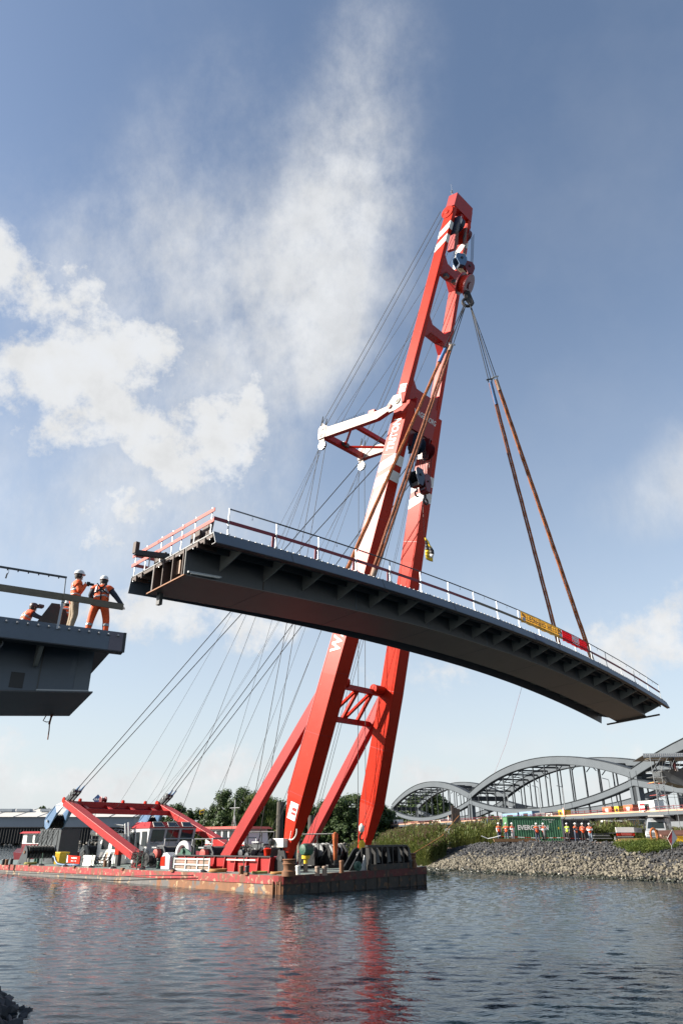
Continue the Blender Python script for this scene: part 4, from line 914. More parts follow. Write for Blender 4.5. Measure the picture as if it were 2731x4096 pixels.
# raised fender wall on the bow
m = MB(); m.loft([[dk(a, b, c) for a, c in ((-.08, .0), (.5, .0), (.5, .36), (-.08, .36))] for b in (8.0, 12.6)]); m.build('bow_coaming', M['bow'], barge)
fr = thing('bow_fender_frame', 'black steel frame of bow supports before the far crane leg', 'fender frame', dk(.5, 10.3, .37))
MB().box(dk(.25, 10.2, 1.5), (.3, 4.4, .14), BAX).build('top_beam', M['black2'], fr)
for k in range(8):
    b = 8.1+k*.6; h = 1.07
    MB().loft([[dk(-.05+x, b+y, z) for x, y in ((0, -.05), (0, .05), (.45, .05), (.45, -.05))] for z in (.37, .37+h)]).build('fender_post', M['black2'], fr)
    if k % 2: MB().prism([dk(.0, b+.08, .45), dk(.0, b+.45, .45), dk(.0, b+.2, 1.35), dk(.0, b+.08, 1.35)], BS*.1).build('fender_plate', M['winch'], fr)
MB().box(dk(.75, 10.2, .9), (.08, 4.4, 1.0), BAX).build('back_plate', M['black2'], fr)
# bollards
def bollard(label, u, v, r, h, kind, a=None, b=None):
    p = PL(u, v, ZZ, dk(a or 0, b or 0)) if a is None else dk(a, b)
    if a is None: q = PL(u, v, (V((0, 0, 1))+BS*.0066-BX*.0113), dk(0, 0)); p = q
    m = MB()
    if kind == 'big': m.lathe([(r*1.05, 0), (r*1.05, .28*h), (r*.82, .36*h), (r*.82, .6*h), (r*1.0, .72*h), (r*.86, .78*h), (r*.9, .9*h), (r*1.05, .96*h), (r*.95, h)], p, 20)
    else: m.lathe([(r*1.15, 0), (r*1.15, .06), (r, .07), (r, .8*h), (r*1.12, .82*h), (r*1.12, .93*h), (r*.95, h)], p, 14)
    mt = {'big': 'rust', 'rust': 'rust', 'green': 'green', 'white': 'offw', 'yellow': 'grate', 'dark': 'dark'}[kind]
    return tag(m.build('bollard', M[mt], smooth=True), label, 'bollard', 'bollards on the barge deck')
bollard('large rusty bollard at the near corner of the barge', 1155, 3505, .42, .95, 'big')
bollard('large dark bollard at the far bow corner of the barge', 1715, 3455, .5, .95, 'big', .9, 13.6)
bl = [(964, 3498, 'rust'), (987, 3499, 'dark'), (1001, 3488, 'green'), (1023, 3484, 'green'), (1191, 3499, 'white'), (1269, 3503, 'yellow'), (1298, 3502, 'yellow'), (1366, 3492, 'rust'), (1222, 3489, 'yellow'),
      (1580, 3473, 'rust'), (1592, 3470, 'white'), (1640, 3472, 'dark'), (1655, 3471, 'rust'), (420, 3468, 'rust'), (437, 3469, 'dark'), (13, 3460, 'dark'), (26, 3461, 'rust'), (45, 3458, 'dark'), (113, 3455, 'white'), (140, 3453, 'green'), (150, 3454, 'green'), (634, 3474, 'green')]
dd = ['near the corner, left of a dark twin', 'near the corner, right of a rusty twin', 'before the red coaming, left of two', 'before the red coaming, right of two', 'right of the large corner bollard', 'on the bow, left of a pair', 'on the bow, right of a pair', 'tall, in the middle of the bow edge', 'behind the large corner bollard',
      'right of the bow frame, left of a white one', 'right of the bow frame beside the rusty one', 'before the far corner, left of two', 'before the far corner, right of two', 'before the folding chair, left of two', 'before the folding chair, right of two', 'at the left picture edge', 'second from the left picture edge', 'third from the left picture edge', 'left of the coiled yellow rope', 'left of two behind the coiled rope', 'right of two behind the coiled rope', 'beside the white railing panel']
for (u, v, k), d_ in zip(bl, dd): bollard(f'small {dict(rust="rusty", green="green", white="white", yellow="yellowish", dark="dark")[k]} bollard {d_}', u, v, .15, .52 if 'tall' not in d_ else .75, k)
# ================================================================== sheerleg boom
F1 = dk(3, 3, .65); F2 = dk(3, 10.74, .65); FM = (F1+F2)/2; TIP = V((10.84, 43.42, 54.09))
UP = (TIP-FM).normalized(); NB = (F2-F1).cross(TIP-F1).normalized()
if NB.y > 0: NB = -NB
def bo(t, b, n=0): return FM+UP*t+BX*b+NB*n
def PBO(u, v, n=0): return PL(u, v, NB, FM+NB*n)
boom = thing('sheerleg_crane', 'tall red sheerleg crane boom leaning over the bow of the barge', 'crane', dk(3, 6.9, 0))
L1 = [(0, -3.95, -3.5, .45), (3.9, -3.8, -2.5, 1.5), (12.7, -3.15, -1.75, 1.45), (21.4, -2.4, -1.08, 1.42), (28.7, -1.95, -.86, 1.42), (35.4, -1.5, -.62, 1.4)]
L2 = [(0, 3.55, 4.1, .45), (3.7, 3.85, 5.05, 1.5), (12.2, 3.5, 4.75, 1.45), (22.8, 2.8, 3.98, 1.42), (28, 2.4, 3.5, 1.42), (35.4, 1.95, 2.85, 1.4)]
U1 = [(35.2, -1.70, -1.15, 1.0), (44.5, -1.15, -.72, 1.0), (52.5, -.70, -.28, 1.0), (55.9, -.52, -.12, .85)]
U2 = [(35.2, 2.55, 3.05, 1.0), (45.5, 2.15, 2.58, 1.0), (52.5, 1.82, 2.24, 1.0), (55.9, 1.55, 1.95, .85)]
def at(L, t):
    for i in range(len(L)-1):
        if t <= L[i+1][0] or i == len(L)-2:
            f = (t-L[i][0])/(L[i+1][0]-L[i][0]); return [lerp(L[i][k], L[i+1][k], f) for k in range(1, 4)]
def legmesh(L, n0, nm):
    m = MB(); m.loft([[bo(t, bl, n0), bo(t, br, n0), bo(t, br, n0-d), bo(t, bl, n0-d)] for t, bl, br, d in L]); return m.build(nm, M['red'], boom, bevel=.02)
legs = [legmesh(L1, 0, 'lower_leg'), legmesh(L2, 0, 'lower_leg')]
ups = [legmesh(U1, -.5, 'upper_leg'), legmesh(U2, -.5, 'upper_leg')]
# weld seams: raised bands round the legs
for L, n0, tl in ((L1, 0, (4.2, 8.4, 12.9, 16.6, 20.5, 25, 30.5)), (L2, 0, (3.9, 7.9, 12.4, 16.5, 20.5, 24.5, 30))):
    for t in tl:
        bl, br, d = at(L, t); e = .006
        m = MB(); m.loft([[bo(tt, bl-e, n0+e), bo(tt, br+e, n0+e), bo(tt, br+e, n0-d-e), bo(tt, bl-e, n0-d-e)] for tt in (t, t+.035)], cap=False); m.build('weld_seam', M['red2'], boom, fix=False)
# thin edge lip along the back of the near leg
m = MB(); m.loft([[bo(t, at(L1, t)[0]-.02, -at(L1, t)[2]-.002), bo(t, at(L1, t)[0]+.05, -at(L1, t)[2]-.002), bo(t, at(L1, t)[0]+.05, -at(L1, t)[2]-.06), bo(t, at(L1, t)[0]-.02, -at(L1, t)[2]-.06)] for t in (4, 12.7, 21.4, 28.7, 35)]); m.build('edge_lip', M['red2'], boom)
def stripe(L, n0, t0, t1, slant, mt=None):
    mt = mt or M['white']; e = .008
    def fr_(t, s):  # s: 0 front-left edge .. 1 back-left edge
        bl, br, d = at(L, t-slant*s); return bo(t-slant*s, bl-e, n0-d*s+(e if s == 0 else 0))
    m = MB(); m.strip([fr_(t0, 0), fr_(t0, 1)], [fr_(t1, 0), fr_(t1, 1)]); m.build('white_stripe', mt, boom, fix=False)
    m = MB(); bl, br, d = at(L, t0); bl1, br1, d1 = at(L, t1)
    m.strip([bo(t0, bl-e, n0+e), bo(t0, br+e, n0+e)], [bo(t1, bl1-e, n0+e), bo(t1, br1+e, n0+e)]); m.build('white_stripe', mt, boom, fix=False)
for a, b in ((51.1, 51.9), (52.5, 53.3)): stripe(U1, -.5, a, b, .95); stripe(U2, -.5, a-.3, b-.3, .95)
for a, b in ((28.3, 29.15), (29.7, 30.55)): stripe(L1, 0, a, b, .75); stripe(L2, 0, a-.3, b-.3, .75)
# cross beams between the upper legs with haunches
def cross(t, h, n0=-.55, d=.95, LA=U1, LB=U2, nm='cross_beam'):
    bl = at(LA, t)[1]-.02; br = at(LB, t)[0]+.02; k = .7
    m = MB(); m.prism([bo(t-k*1.1, bl, n0), bo(t-.0, bl+k, n0), bo(t-.0, br-k, n0), bo(t-k*1.1, br, n0), bo(t+h+k, br, n0), bo(t+h, br-k, n0), bo(t+h, bl+k, n0), bo(t+h+k, bl, n0)], NB*-d); return m.build(nm, M['red2'], boom)
for t in (36.2, 42.4, 48.6): cross(t, .75)
for t, b in ((48.2, .0), (48.3, 1.2), (35.2, .2), (34.8, 2.2)): MB().box(bo(t-.25, b, -.3), (.45, .4, .3), (BX, NB, UP)).build('flood_light', M['winch'], boom, bevel=.03); MB().box(bo(t-.42, b, -.25), (.36, .32, .03), (BX, NB, UP)).build('lamp_glass', M['grate'], boom)
# head: rectangular frame with divider, sheaves behind
HB0, HB1 = -.66, 2.12
m = MB(); m.prism([bo(54.9, HB0, -.47), bo(56.25, HB0+.08, -.47), bo(56.25, HB1-.30, -.47), bo(54.9, HB1-.12, -.47)], NB*-.95); m.build('head_beam', M['red2'], boom)
MB().prism([bo(51.2, .55, -.55), bo(54.9, .55, -.55), bo(54.9, .85, -.55), bo(51.2, .85, -.55)], NB*-.8).build('head_divider', M['red2'], boom)
for b in (.0, .28): MB().lathe([(.72, 0), (.72, .07), (.62, .09), (.62, .13), (.72, .15), (.72, .22)], bo(53.4, b, -.5), 24, (NB, UP, BX)).build('head_sheave', M['navy'], boom)
for b in (1.15, 1.42): MB().lathe([(.66, 0), (.66, .07), (.56, .09), (.56, .13), (.66, .15), (.66, .22)], bo(53.0, b, -.4), 24, (NB, UP, BX)).build('head_sheave', M['maroon'], boom)
MB().prism([bo(52.4, -.05, .1), bo(53.9, -.05, .1), bo(54.1, -.05, -.8), bo(52.2, -.05, -.8)], BX*.06).build('cheek_plate', M['navy'], boom); MB().prism([bo(51.8, 1.1, .35), bo(53.5, 1.1, .1), bo(53.7, 1.1, -.8), bo(52.0, 1.1, -.8)], BX*.06).build('cheek_plate', M['red'], boom)
for L, off in ((U1, -.09), (U2, .03)):       # round guard discs on the outside of the head
    b = at(L, 54.6)[0]; MB().lathe([(.62, 0), (.62, .10), (.2, .101), (.2, .16), (.1, .17)], bo(54.4, b if off < 0 else at(L, 54.6)[1], -1.15), 24, (NB, UP, BX*(-1 if off < 0 else 1))).build('sheave_guard', M['red'], boom, bevel=.01)
m = MB(); m.tube(bo(56.2, -.35, -1.2), bo(56.2, -.35, -1.2)+V((0, 0, .9)), .05, 6); m.box(bo(56.2, -.35, -1.2)+V((0, 0, .7)), (.16, .16, .25)); m.tube(bo(56.2, -.35, -1.2)+V((.03, 0, .8)), bo(56.2, -.35, -1.2)+V((.03, 0, 1.7)), .012, 5); m.build('mast_light', M['galv'], boom)
# lettered crosshead between the lower leg tops
m = MB(); m.prism([bo(33.2, -.72, .03), bo(35.9, -.72, .03), bo(35.9, 2.0, .03), bo(33.2, 2.1, .03)], NB*-1.1); m.build('crosshead', M['red2'], boom)
wt = text('lettering', 'WAGENBORG', .62, bo(34.7, .66, .04), BX, UP, M['letter'], boom, ext=.012, sx=.73, bold=.012)
MB().prism([bo(31.9, -.75, -.1), bo(33.2, -.75, -.1), bo(33.2, 2.15, -.1), bo(31.9, 2.2, -.1)], NB*-.25).build('crosshead_web', M['maroon'], boom)
def facetext(s, t, size, sx, L, frac, bold=.02):
    bl, br, d = at(L, t); b2 = at(L, t+2)[0]; xd = (bo(t+2, b2)-bo(t, bl)); return text('lettering', s, size, bo(t, bl-.02, -d*frac), xd, -NB, M['letter'], boom, ext=.0, sx=sx, bold=bold)
# letters read upward along the leg
o = facetext('TRITON', 32.3, 1.02, .78, L1, .52); o2 = facetext('WAG', 15.75, 1.3, .9, L1, .5, .03)
# small white plates with a red emblem on the near leg
def plate(t, h, w, L, n0, s0):
    e = .05; bl = at(L, t)[0]; d = at(L, t)[2]
    def q(tt, s): return bo(tt, at(L, tt)[0]-e, n0-d*s)
    m = MB(); m.prism([q(t, s0), q(t+h, s0), q(t+h, s0+w), q(t, s0+w)], BX*.03); m.build('name_plate', M['white'], boom)
    m = MB(); m.prism([q(t+h*.3, s0+.05), q(t+h*.72, s0+.05), q(t+h*.72, s0+w*.62), q(t+h*.3, s0+w*.62)], BX*-.008); m.build('name_plate_mark', M['red2'], boom)
    m = MB(); m.prism([q(t+h*.45, s0+.05), q(t+h*.53, s0+.05), q(t+h*.53, s0+w*.55), q(t+h*.45, s0+w*.55)], BX*-.012); m.build('name_plate_mark', M['letter'], boom)
plate(2.55, 1.1, .72, L1, 0, .1); plate(36.1, .8, .7, U1, -.5, .1)
bl, br, d = at(L1, 34.5)
# angle indicator arc near the foot
ce = bo(1.9, at(L1, 1.9)[0]-.05, -.2); m = MB(); m.path([ce+(-NB*cos(a)+UP*sin(a)*1.0)*-.55 for a in [radians(x) for x in range(-30, 95, 10)]], .045, 6); m.tube(ce, ce-(-NB*cos(1.5)+UP*sin(1.5))*.55, .02, 5); m.build('angle_indicator', M['offw'], boom)
# hinge lugs and foot brackets
for L, b in ((L1, -3.72), (L2, 3.83)):
    for s in (-.5, .35):
        c = bo(0, b+s, -.22); base = V((c.x, c.y, dk(3, 3).z))
        fwd = (BS*-1); m = MB(); m.prism([base+fwd*.7, base-fwd*1.1, base-fwd*.25+V((0, 0, 1.35)), base+fwd*.25+V((0, 0, 1.35))], BX*.14); m.build('foot_bracket', M['black2'], boom)
    m = MB(); m.tube(bo(0, b-.6, -.2)+V((0, 0, .12)), bo(0, b+.6, -.2)+V((0, 0, .12)), .16, 12); m.build('hinge_pin', M['dark'], boom)
# ------------------------------------------------------------------ jib frame on the back of the boom
J1 = PB(1568, 1632, 6.87-2.2); JE = PB(1290, 1738, 6.87-2.2); JS = 5.2
arm_l = []
for k, off in ((0, 0), (1, JS)):
    h = J1+BX*off*.92; e = JE+BX*off; kn = h+(e-h)*.18+V((0, 0, -.25))
    m = MB(); dirv = (e-h).normalized(); upv = BX.cross(dirv).normalized(); upv = upv if upv.z > 0 else -upv
    prof = [(h, .22), (kn, .38), (e, .48)]
    m.loft([[p+BX*-.22-upv*w, p+BX*.22-upv*w, p+BX*.22+upv*w, p+BX*-.22+upv*w] for p, w in prof]); m.build('jib_arm', M['cream'], boom, bevel=.02)
    m = MB(); m.loft([[p+BX*-.221-upv*(w+.004), p+BX*.221-upv*(w+.004), p+BX*.221-upv*(w+.012), p+BX*-.221-upv*(w+.012)] for p, w in prof]); m.build('jib_underside', M['red2'], boom)
    q0 = h+(e-h)*.30; q1 = h+(e-h)*.22
    m = MB(); m.loft([[p+BX*-.23-upv*w, p+BX*.23-upv*w, p+BX*.23+upv*w, p+BX*-.23+upv*w] for p, w in ((q1, .405), (q0, .42))]); m.build('jib_stripe', M['red'], boom)
    # end plates and sheaves
    for s in (-.26, .2):
        m = MB(); m.prism([e+BX*s+dirv*-.6-upv*.5, e+BX*s+dirv*.25-upv*.55, e+BX*s+dirv*.35+upv*.5, e+BX*s+dirv*-.1+upv*1.0, e+BX*s+dirv*-.6+upv*.6], BX*.06); m.build('jib_cheek', M['cream'], boom)
    for (x, y) in ((-.15, .45), (.02, -.15)): MB().lathe([(.2, 0), (.2, .05), (.09, .06), (.09, .1)], e+BX*-.27+dirv*x+upv*y, 12, (dirv, upv, -BX)).build('jib_pin', M['offw'], boom)
    m = MB(); m.lathe([(.42, 0), (.42, .06), (.34, .09), (.34, .13), (.42, .16), (.42, .22)], e+BX*-.1+V((0, 0, -1.15)), 20, (BS, ZZ, BX)); m.build('jib_sheave', M['galv'], boom)
    m = MB(); m.prism([e+BX*-.14+V((0, 0, -.4))+BS*.3, e+BX*-.14+V((0, 0, -.4))-BS*.35, e+BX*-.14+V((0, 0, -1.4))-BS*.3, e+BX*-.14+V((0, 0, -1.4))+BS*.2], BX*.05); m.build('jib_hanger', M['cream'], boom)
    arm_l.append((h, e, dirv, upv))
    # ladder rungs on the upper edge
    for i in range(12):
        f = .38+i*.035; p = h+(e-h)*f+upv*.42; m = MB(); m.path([p, p+dirv*.12+upv*.28, p+dirv*.24], .014, 4); m.build('step_loop', M['dark'], boom)
(h1, e1, d1, u1), (h2, e2, d2, u2) = arm_l
lowv = -u1*.25
MB().bar(e1+lowv-d1*.3, e2+lowv-d1*.3, .42, .55).build('jib_cross_beam', M['red2'], boom); MB().bar(lerp(h1, e1, .52)+lowv, lerp(h2, e2, .52)+lowv, .3, .4).build('jib_cross_beam', M['red2'], boom)
A_ = lerp(h1, e1, .55)+lowv; B_ = lerp(h2, e2, .55)+lowv; mc = (e1+e2)/2+lowv-d1*.3
MB().bar(A_, mc, .16, .18).build('jib_brace', M['red'], boom); MB().bar(B_, mc, .16, .18).build('jib_brace', M['red'], boom)
MB().box((e1+e2)/2+lowv-d1*.55+BX*-.3, (.5, .7, .35), (d1, BX, u1)).build('flood_light', M['winch'], boom)
m = MB(); m.prism([h1-BX*.3-d1*.6-u1*.5, h1-BX*.3+d1*.1-u1*.5, h1-BX*.3+d1*.3+u1*.2, h1-BX*.3-d1*.3+u1*.9, h1-BX*.3-d1*1.1+u1*.9, h1-BX*.3-d1*1.3-u1*.3], BX*.08); m.build('hinge_plate', M['cream'], boom)
MB().lathe([(.3, 0), (.3, .08), (.15, .09), (.15, .14)], h1-BX*.3-d1*.75+u1*.3, 16, (d1, u1, -BX)).build('hinge_boss', M['cream'], boom); MB().lathe([(.2, 0), (.2, .1)], h1-BX*.32, 12, (d1, u1, -BX)).build('hinge_boss', M['red'], boom)
# ------------------------------------------------------------------ back struts and their truss
ST = {}
for k, b in ((0, 3.0), (1, 10.74)):
    bot = PB(905, 3432, 3.0)+BX*(b-3.0); bot.z = dk(9.7, b).z+.8
    top = bo(12.3, -2.4 if k == 0 else 4.1, -1.15)
    ST[k] = (top, bot); d_ = (bot-top).normalized()
    m = MB(); m.bar(top, bot, .62, .8, ZZ); m.build('back_strut', M['red2'], boom, bevel=.02)
    da, db = (.2, 1.7) if k == 0 else (-1.7, -.2); m = MB(); m.tube(top+BX*da, top+BX*db, .34, 14); m.build('strut_drum', M['red'], boom)
    MB().lathe([(.37, 0), (.37, .05), (.05, .06)], top+BX*(-1.7 if k else 1.7), 14, (V((0, 0, 1)).cross(BX), ZZ, -BX if k else BX)).build('drum_cover', M['red'], boom)
    m = MB(); q = bot; m.prism([q+BS*-.8-V((0, 0, .8)), q+BS*.8-V((0, 0, .8)), q+BS*.3+V((0, 0, .1)), q-BS*.3+V((0, 0, .1))], BX*.5); m.build('strut_shoe', M['red2'], boom)
t0a, t0b = ST[0][0]+(ST[0][1]-ST[0][0])*.02, ST[0][0]+(ST[0][1]-ST[0][0])*.20; t1a, t1b = ST[1][0]+(ST[1][1]-ST[1][0])*.02, ST[1][0]+(ST[1][1]-ST[1][0])*.20
MB().bar(t0a, t1a, .42, .36).build('truss_chord', M['red2'], boom); MB().bar(t0b, t1b, .42, .36).build('truss_chord', M['red2'], boom)
for f in (.25, .5, .75): MB().bar(lerp(t0a, t1a, f), lerp(t0b, t1b, f), .2, .26, BX).build('truss_post', M['red'], boom)
for f in (0, .25, .5): MB().bar(lerp(t0b, t1b, f+.02), lerp(t0a, t1a, f+.23), .2, .2, BX).build('truss_diagonal', M['red'], boom)
# ------------------------------------------------------------------ stern gantry
gan = thing('stern_gantry', 'red A-shaped stern gantry with cross beam on the barge', 'gantry', dk(21, 7, 0))
G = {}
for k, (fu, fv, tu, tv, b) in enumerate(((548, 3425, 272, 3210, 2.0), (0, 0, 0, 0, 12.5))):
    if k == 0: f_, t_ = PB(fu, fv, b), PB(tu, tv, b)
    else: f_, t_ = G[0][0]+BX*10.5+V((0, 0, .15)), G[0][1]+BX*10.5
    G[k] = (f_, t_); MB().bar(f_, t_, .6, .95, BX).build('gantry_leg', M['red2'], gan, bevel=.03)
    m = MB(); m.prism([f_+BS*.7-V((0, 0, .9)), f_-BS*.9-V((0, 0, .9)), f_-BS*.2+V((0, 0, .4)), f_+BS*.4+V((0, 0, .4))], BX*.4); m.build('gantry_foot', M['red2'], gan)
    for dd_ in (-.5, .35): MB().lathe([(.28, 0), (.28, .12)], t_+BX*dd_+V((0, 0, .2)), 12, (BS, ZZ, BX)).build('gantry_lug', M['red'], gan)
ga, gb = G[0][1], G[1][1]; gd = (G[0][0]-G[0][1]).normalized()
MB().bar(ga+gd*.5, gb+gd*.5, .5, .55).build('gantry_beam', M['red2'], gan, bevel=.02); MB().bar(ga+gd*2.6, gb+gd*2.6, .4, .45).build('gantry_beam', M['red2'], gan, bevel=.02)
for f in (.12, .36, .6, .84): MB().bar(lerp(ga, gb, f)+gd*.6, lerp(ga, gb, f)+gd*2.5, .16, .3, BX).build('gantry_tie', M['red2'], gan)
m = MB(); m.strip([lerp(ga, gb, f)+gd*.55-V((0, 0, .18)) for f in (.05, .95)], [lerp(ga, gb, f)+gd*2.6-V((0, 0, .18)) for f in (.05, .95)]); m.build('gantry_plate', M['maroon'], gan, fix=False)
for f in (.1, .32, .55, .8, .95): p = lerp(ga, gb, f)+gd*.4+V((0, 0, .32)); MB().lathe([(.16, 0), (.2, .03), (.2, .2), (.1, .23)], p-BX*.1, 12, (BS, ZZ, BX)).build('gantry_lug', M['red'], gan)
for f in (.33,): p = lerp(ga, gb, f)+gd*.5+V((0, 0, .5)); MB().lathe([(.26, -.3), (.32, -.28), (.32, -.22), (.18, -.2), (.18, .2), (.32, .22), (.32, .28), (.26, .3)], p, 14, (BS, ZZ, BX)).build('gantry_roller', M['maroon'], gan)
# hanging tackle blocks
def tackle(label, k):
    t_ = G[k][1]; b = thing('stay_tackle_block', label, 'pulley block', t_+V((0, 0, .2)), 'stay tackles on the gantry')
    e = PB(312, 3163, 2.0)+BX*(10.5*k); d_ = (e-t_).normalized(); s_ = BX.cross(d_)
    for x in (-.42, -.1, .25): MB().prism([t_+BX*x-s_*.2, t_+BX*x+s_*.2, e+BX*x+s_*.24, e+BX*x+d_*.25, e+BX*x-s_*.24], BX*.06).build('link_plate', M['winch'], b, bevel=.015)
    for f in (.68, .95): q = lerp(t_, e, f); MB().tube(q-BX*.5, q+BX*.42, .10, 12).build('link_pin', M['galv'], b)
    for x in (-.18, .28): MB().path([e+BX*x, e+BX*x+d_*.45, e+BX*x+d_*.8], lambda f: .12-.06*f, 8).build('socket', M['blue'], b)
    c = PB(222, 3285, 2.0)+BX*(10.5*k); d2 = (c-t_).normalized(); s2 = BX.cross(d2)
    for x in (-.75, .75): MB().prism([t_+BX*x*.4-s2*.22, t_+BX*x*.4+s2*.22, t_+BX*x+d2*1.0+s2*.45, c+BX*x+s2*.72, c+BX*x+s2*.55+d2*.55, c+BX*x+d2*.78, c+BX*x-s2*.55+d2*.55, c+BX*x-s2*.72, t_+BX*x+d2*1.0-s2*.45], BX*.05).build('cheek_plate', M['blue'], b, bevel=.01)
    for i in range(6): MB().lathe([(.66, -.05), (.56, -.015), (.56, .015), (.66, .05)], c+BX*(-.6+i*.24), 18, (d2, s2, BX)).build('sheave', M['dark'], b)
    MB().tube(c-BX*.86, c+BX*.86, .12, 10).build('axle', M['galv'], b)
    w = PB(135, 3408, 2.0)+BX*(10.5*k)
    for i in range(12):
        x = -.65+i*.118; MB().tube(c+BX*x+s2*(.55 if i % 2 else -.5), w+BX*(x*1.5+.4)+s2*(.4 if i % 2 else -.3), .022, 4).build('tackle_wire', M['wire'], b)
    return e, w
tk0 = tackle('blue pulley block hanging from the near gantry arm at left', 0); tk1 = tackle('blue pulley block on the far gantry arm behind the wheelhouse', 1)
# main luffing stays: two pairs of thick ropes
def cable(p0, p1, r, sag=0.0, nm='stay_cable', mt='black', n=10):
    p0 = V(p0); p1 = V(p1); pts = [lerp(p0, p1, i/n)+V((0, 0, -sag*4*(i/n)*(1-i/n))) for i in range(n+1)] if sag else [p0, p1]
    return MB().path(pts, r, 5).build(nm, M[mt], boom)
for k, bb, e in ((0, -1.75, tk0[0]), (1, 2.5, tk1[0])):
    for x, tt in ((-.18, 32.6), (.28, 30.6)): cable(e+BX*x, bo(tt, bb+x, -1.42), .038)
# backstays from the head over the jib ends
for k, e in ((0, e1), (1, e2)):
    bh = -.72 if k == 0 else 1.5
    for i, x in enumerate((-.24, .24)): cable(bo(54.5-.3*i, bh+x*.8, -1.75), e+u1*.95+BX*x, .028, .15); MB().path([e+u1*.75+BX*x, e+u1*1.3+BX*x+UP*.4], lambda f: .09-.05*f, 7).build('rope_socket', M['winch'], boom)
    cable(bo(52.0, bh+.2, -1.5), e+d1*-2.2+u1*.3, .02, .1); cable(bo(48.0, bh+.2, -1.5), e+d1*-1.2+u1*.3, .018, .1); cable(bo(44.0, bh+.2, -1.5), lerp(h1, h2, k)+(e1-h1)*.55+V((0, 0, .3)), .018, .1)
    # falls from the jib sheaves to deck winches
    sh = e+V((0, 0, -1.3))
    if k == 0:
        cable(sh+BS*.4, dk(9.0, 4.0, .8), .026); cable(sh-BS*.42, dk(8.0, 4.4, .8), .026)
        for (aa, b2, c2, sg, r) in ((34, 6.5, 4.0, 1.2, .014), (27, 6.2, 3.0, .6, .014), (33.5, 10, 5.2, 2.2, .012), (21, 5, 1.0, .2, .02), (16, 5.5, 1.0, .2, .016)): cable(sh+BS*.3+BX*rnd(-.2, .3), dk(aa, b2, c2), r, sg)
    else:
        cable(sh+BS*.4, dk(2.0, 9.0, 1.9), .024); cable(sh-BS*.35, dk(1.6, 9.4, 1.9), .024)
        for (aa, b2, c2, sg, r) in ((31, 9, 4.2, 2.0, .013), (36, 12, 5.3, 3.0, .013), (24, 10, 1.5, .5, .02), (18, 9, 1.2, .3, .016)): cable(sh+BS*.3+BX*rnd(-.2, .3), dk(aa, b2, c2), r, sg)
for bb, aa in ((-.9, 12.5), (-.5, 13.5), (2.0, 12.0), (2.4, 13.0)): cable(bo(33.0, bb, -1.2), dk(aa, 6.87+bb, 1.0), .018)
for bb in (.9, 1.2): cable(bo(34.0, bb, -.9), dk(6.5, 7.0+bb, 1.0), .02)
for bb, tt in ((-1.25, 44), (1.9, 44), (2.1, 40)): cable(bo(53.0, bb+.5, -1.3), bo(16, bb+.4, -1.8), .014)
# chain with the yellow pennant
pc = PBO(1692, 2060, .6)
m = MB(); m.tube(pc+V((0, 0, 3.0)), pc-V((0, 0, .2)), .014, 5)
for i in range(16): m.box(pc-V((0, 0, .25+i*.11)), (.05 if i % 2 else .015, .05 if not i % 2 else .015, .10))
t = thing('hanging_pennant', 'yellow and black pennant hanging from a chain in front of the far leg', 'flag', pc-V((0, 0, 4.6)))
m.build('chain', M['dark'], t)
q = pc-V((0, 0, 2.0)); n = 8; m = MB(); m.cur = 0
colA = [q+V((.03*sin(i), 0, -i*.27)) for i in range(n)]; colB = [q+V((.12+.50*min(1, i/3)+.07*sin(i*1.7), .16*sin(i*1.1), -.05-i*.285)) for i in range(n)]
colM = [lerp(a, b, .5)+V((0, -.10*sin(i*.8), 0)) for i, (a, b) in enumerate(zip(colA, colB))]
for i in range(n-1):
    m.cur = 1 if 1 <= i <= 3 else 0; m.add([colA[i], colM[i], colM[i+1], colA[i+1]], [(0, 1, 2, 3)]); m.cur = 1 if i in (3, 4) else (2 if i == 5 else 0); m.add([colM[i], colB[i], colB[i+1], colM[i+1]], [(0, 1, 2, 3)])
o = m.build('cloth', [M['yellow'], M['ink'], M['letter']], t, fix=False, smooth='all'); sd = o.modifiers.new('thick', 'SOLIDIFY'); sd.thickness = .01
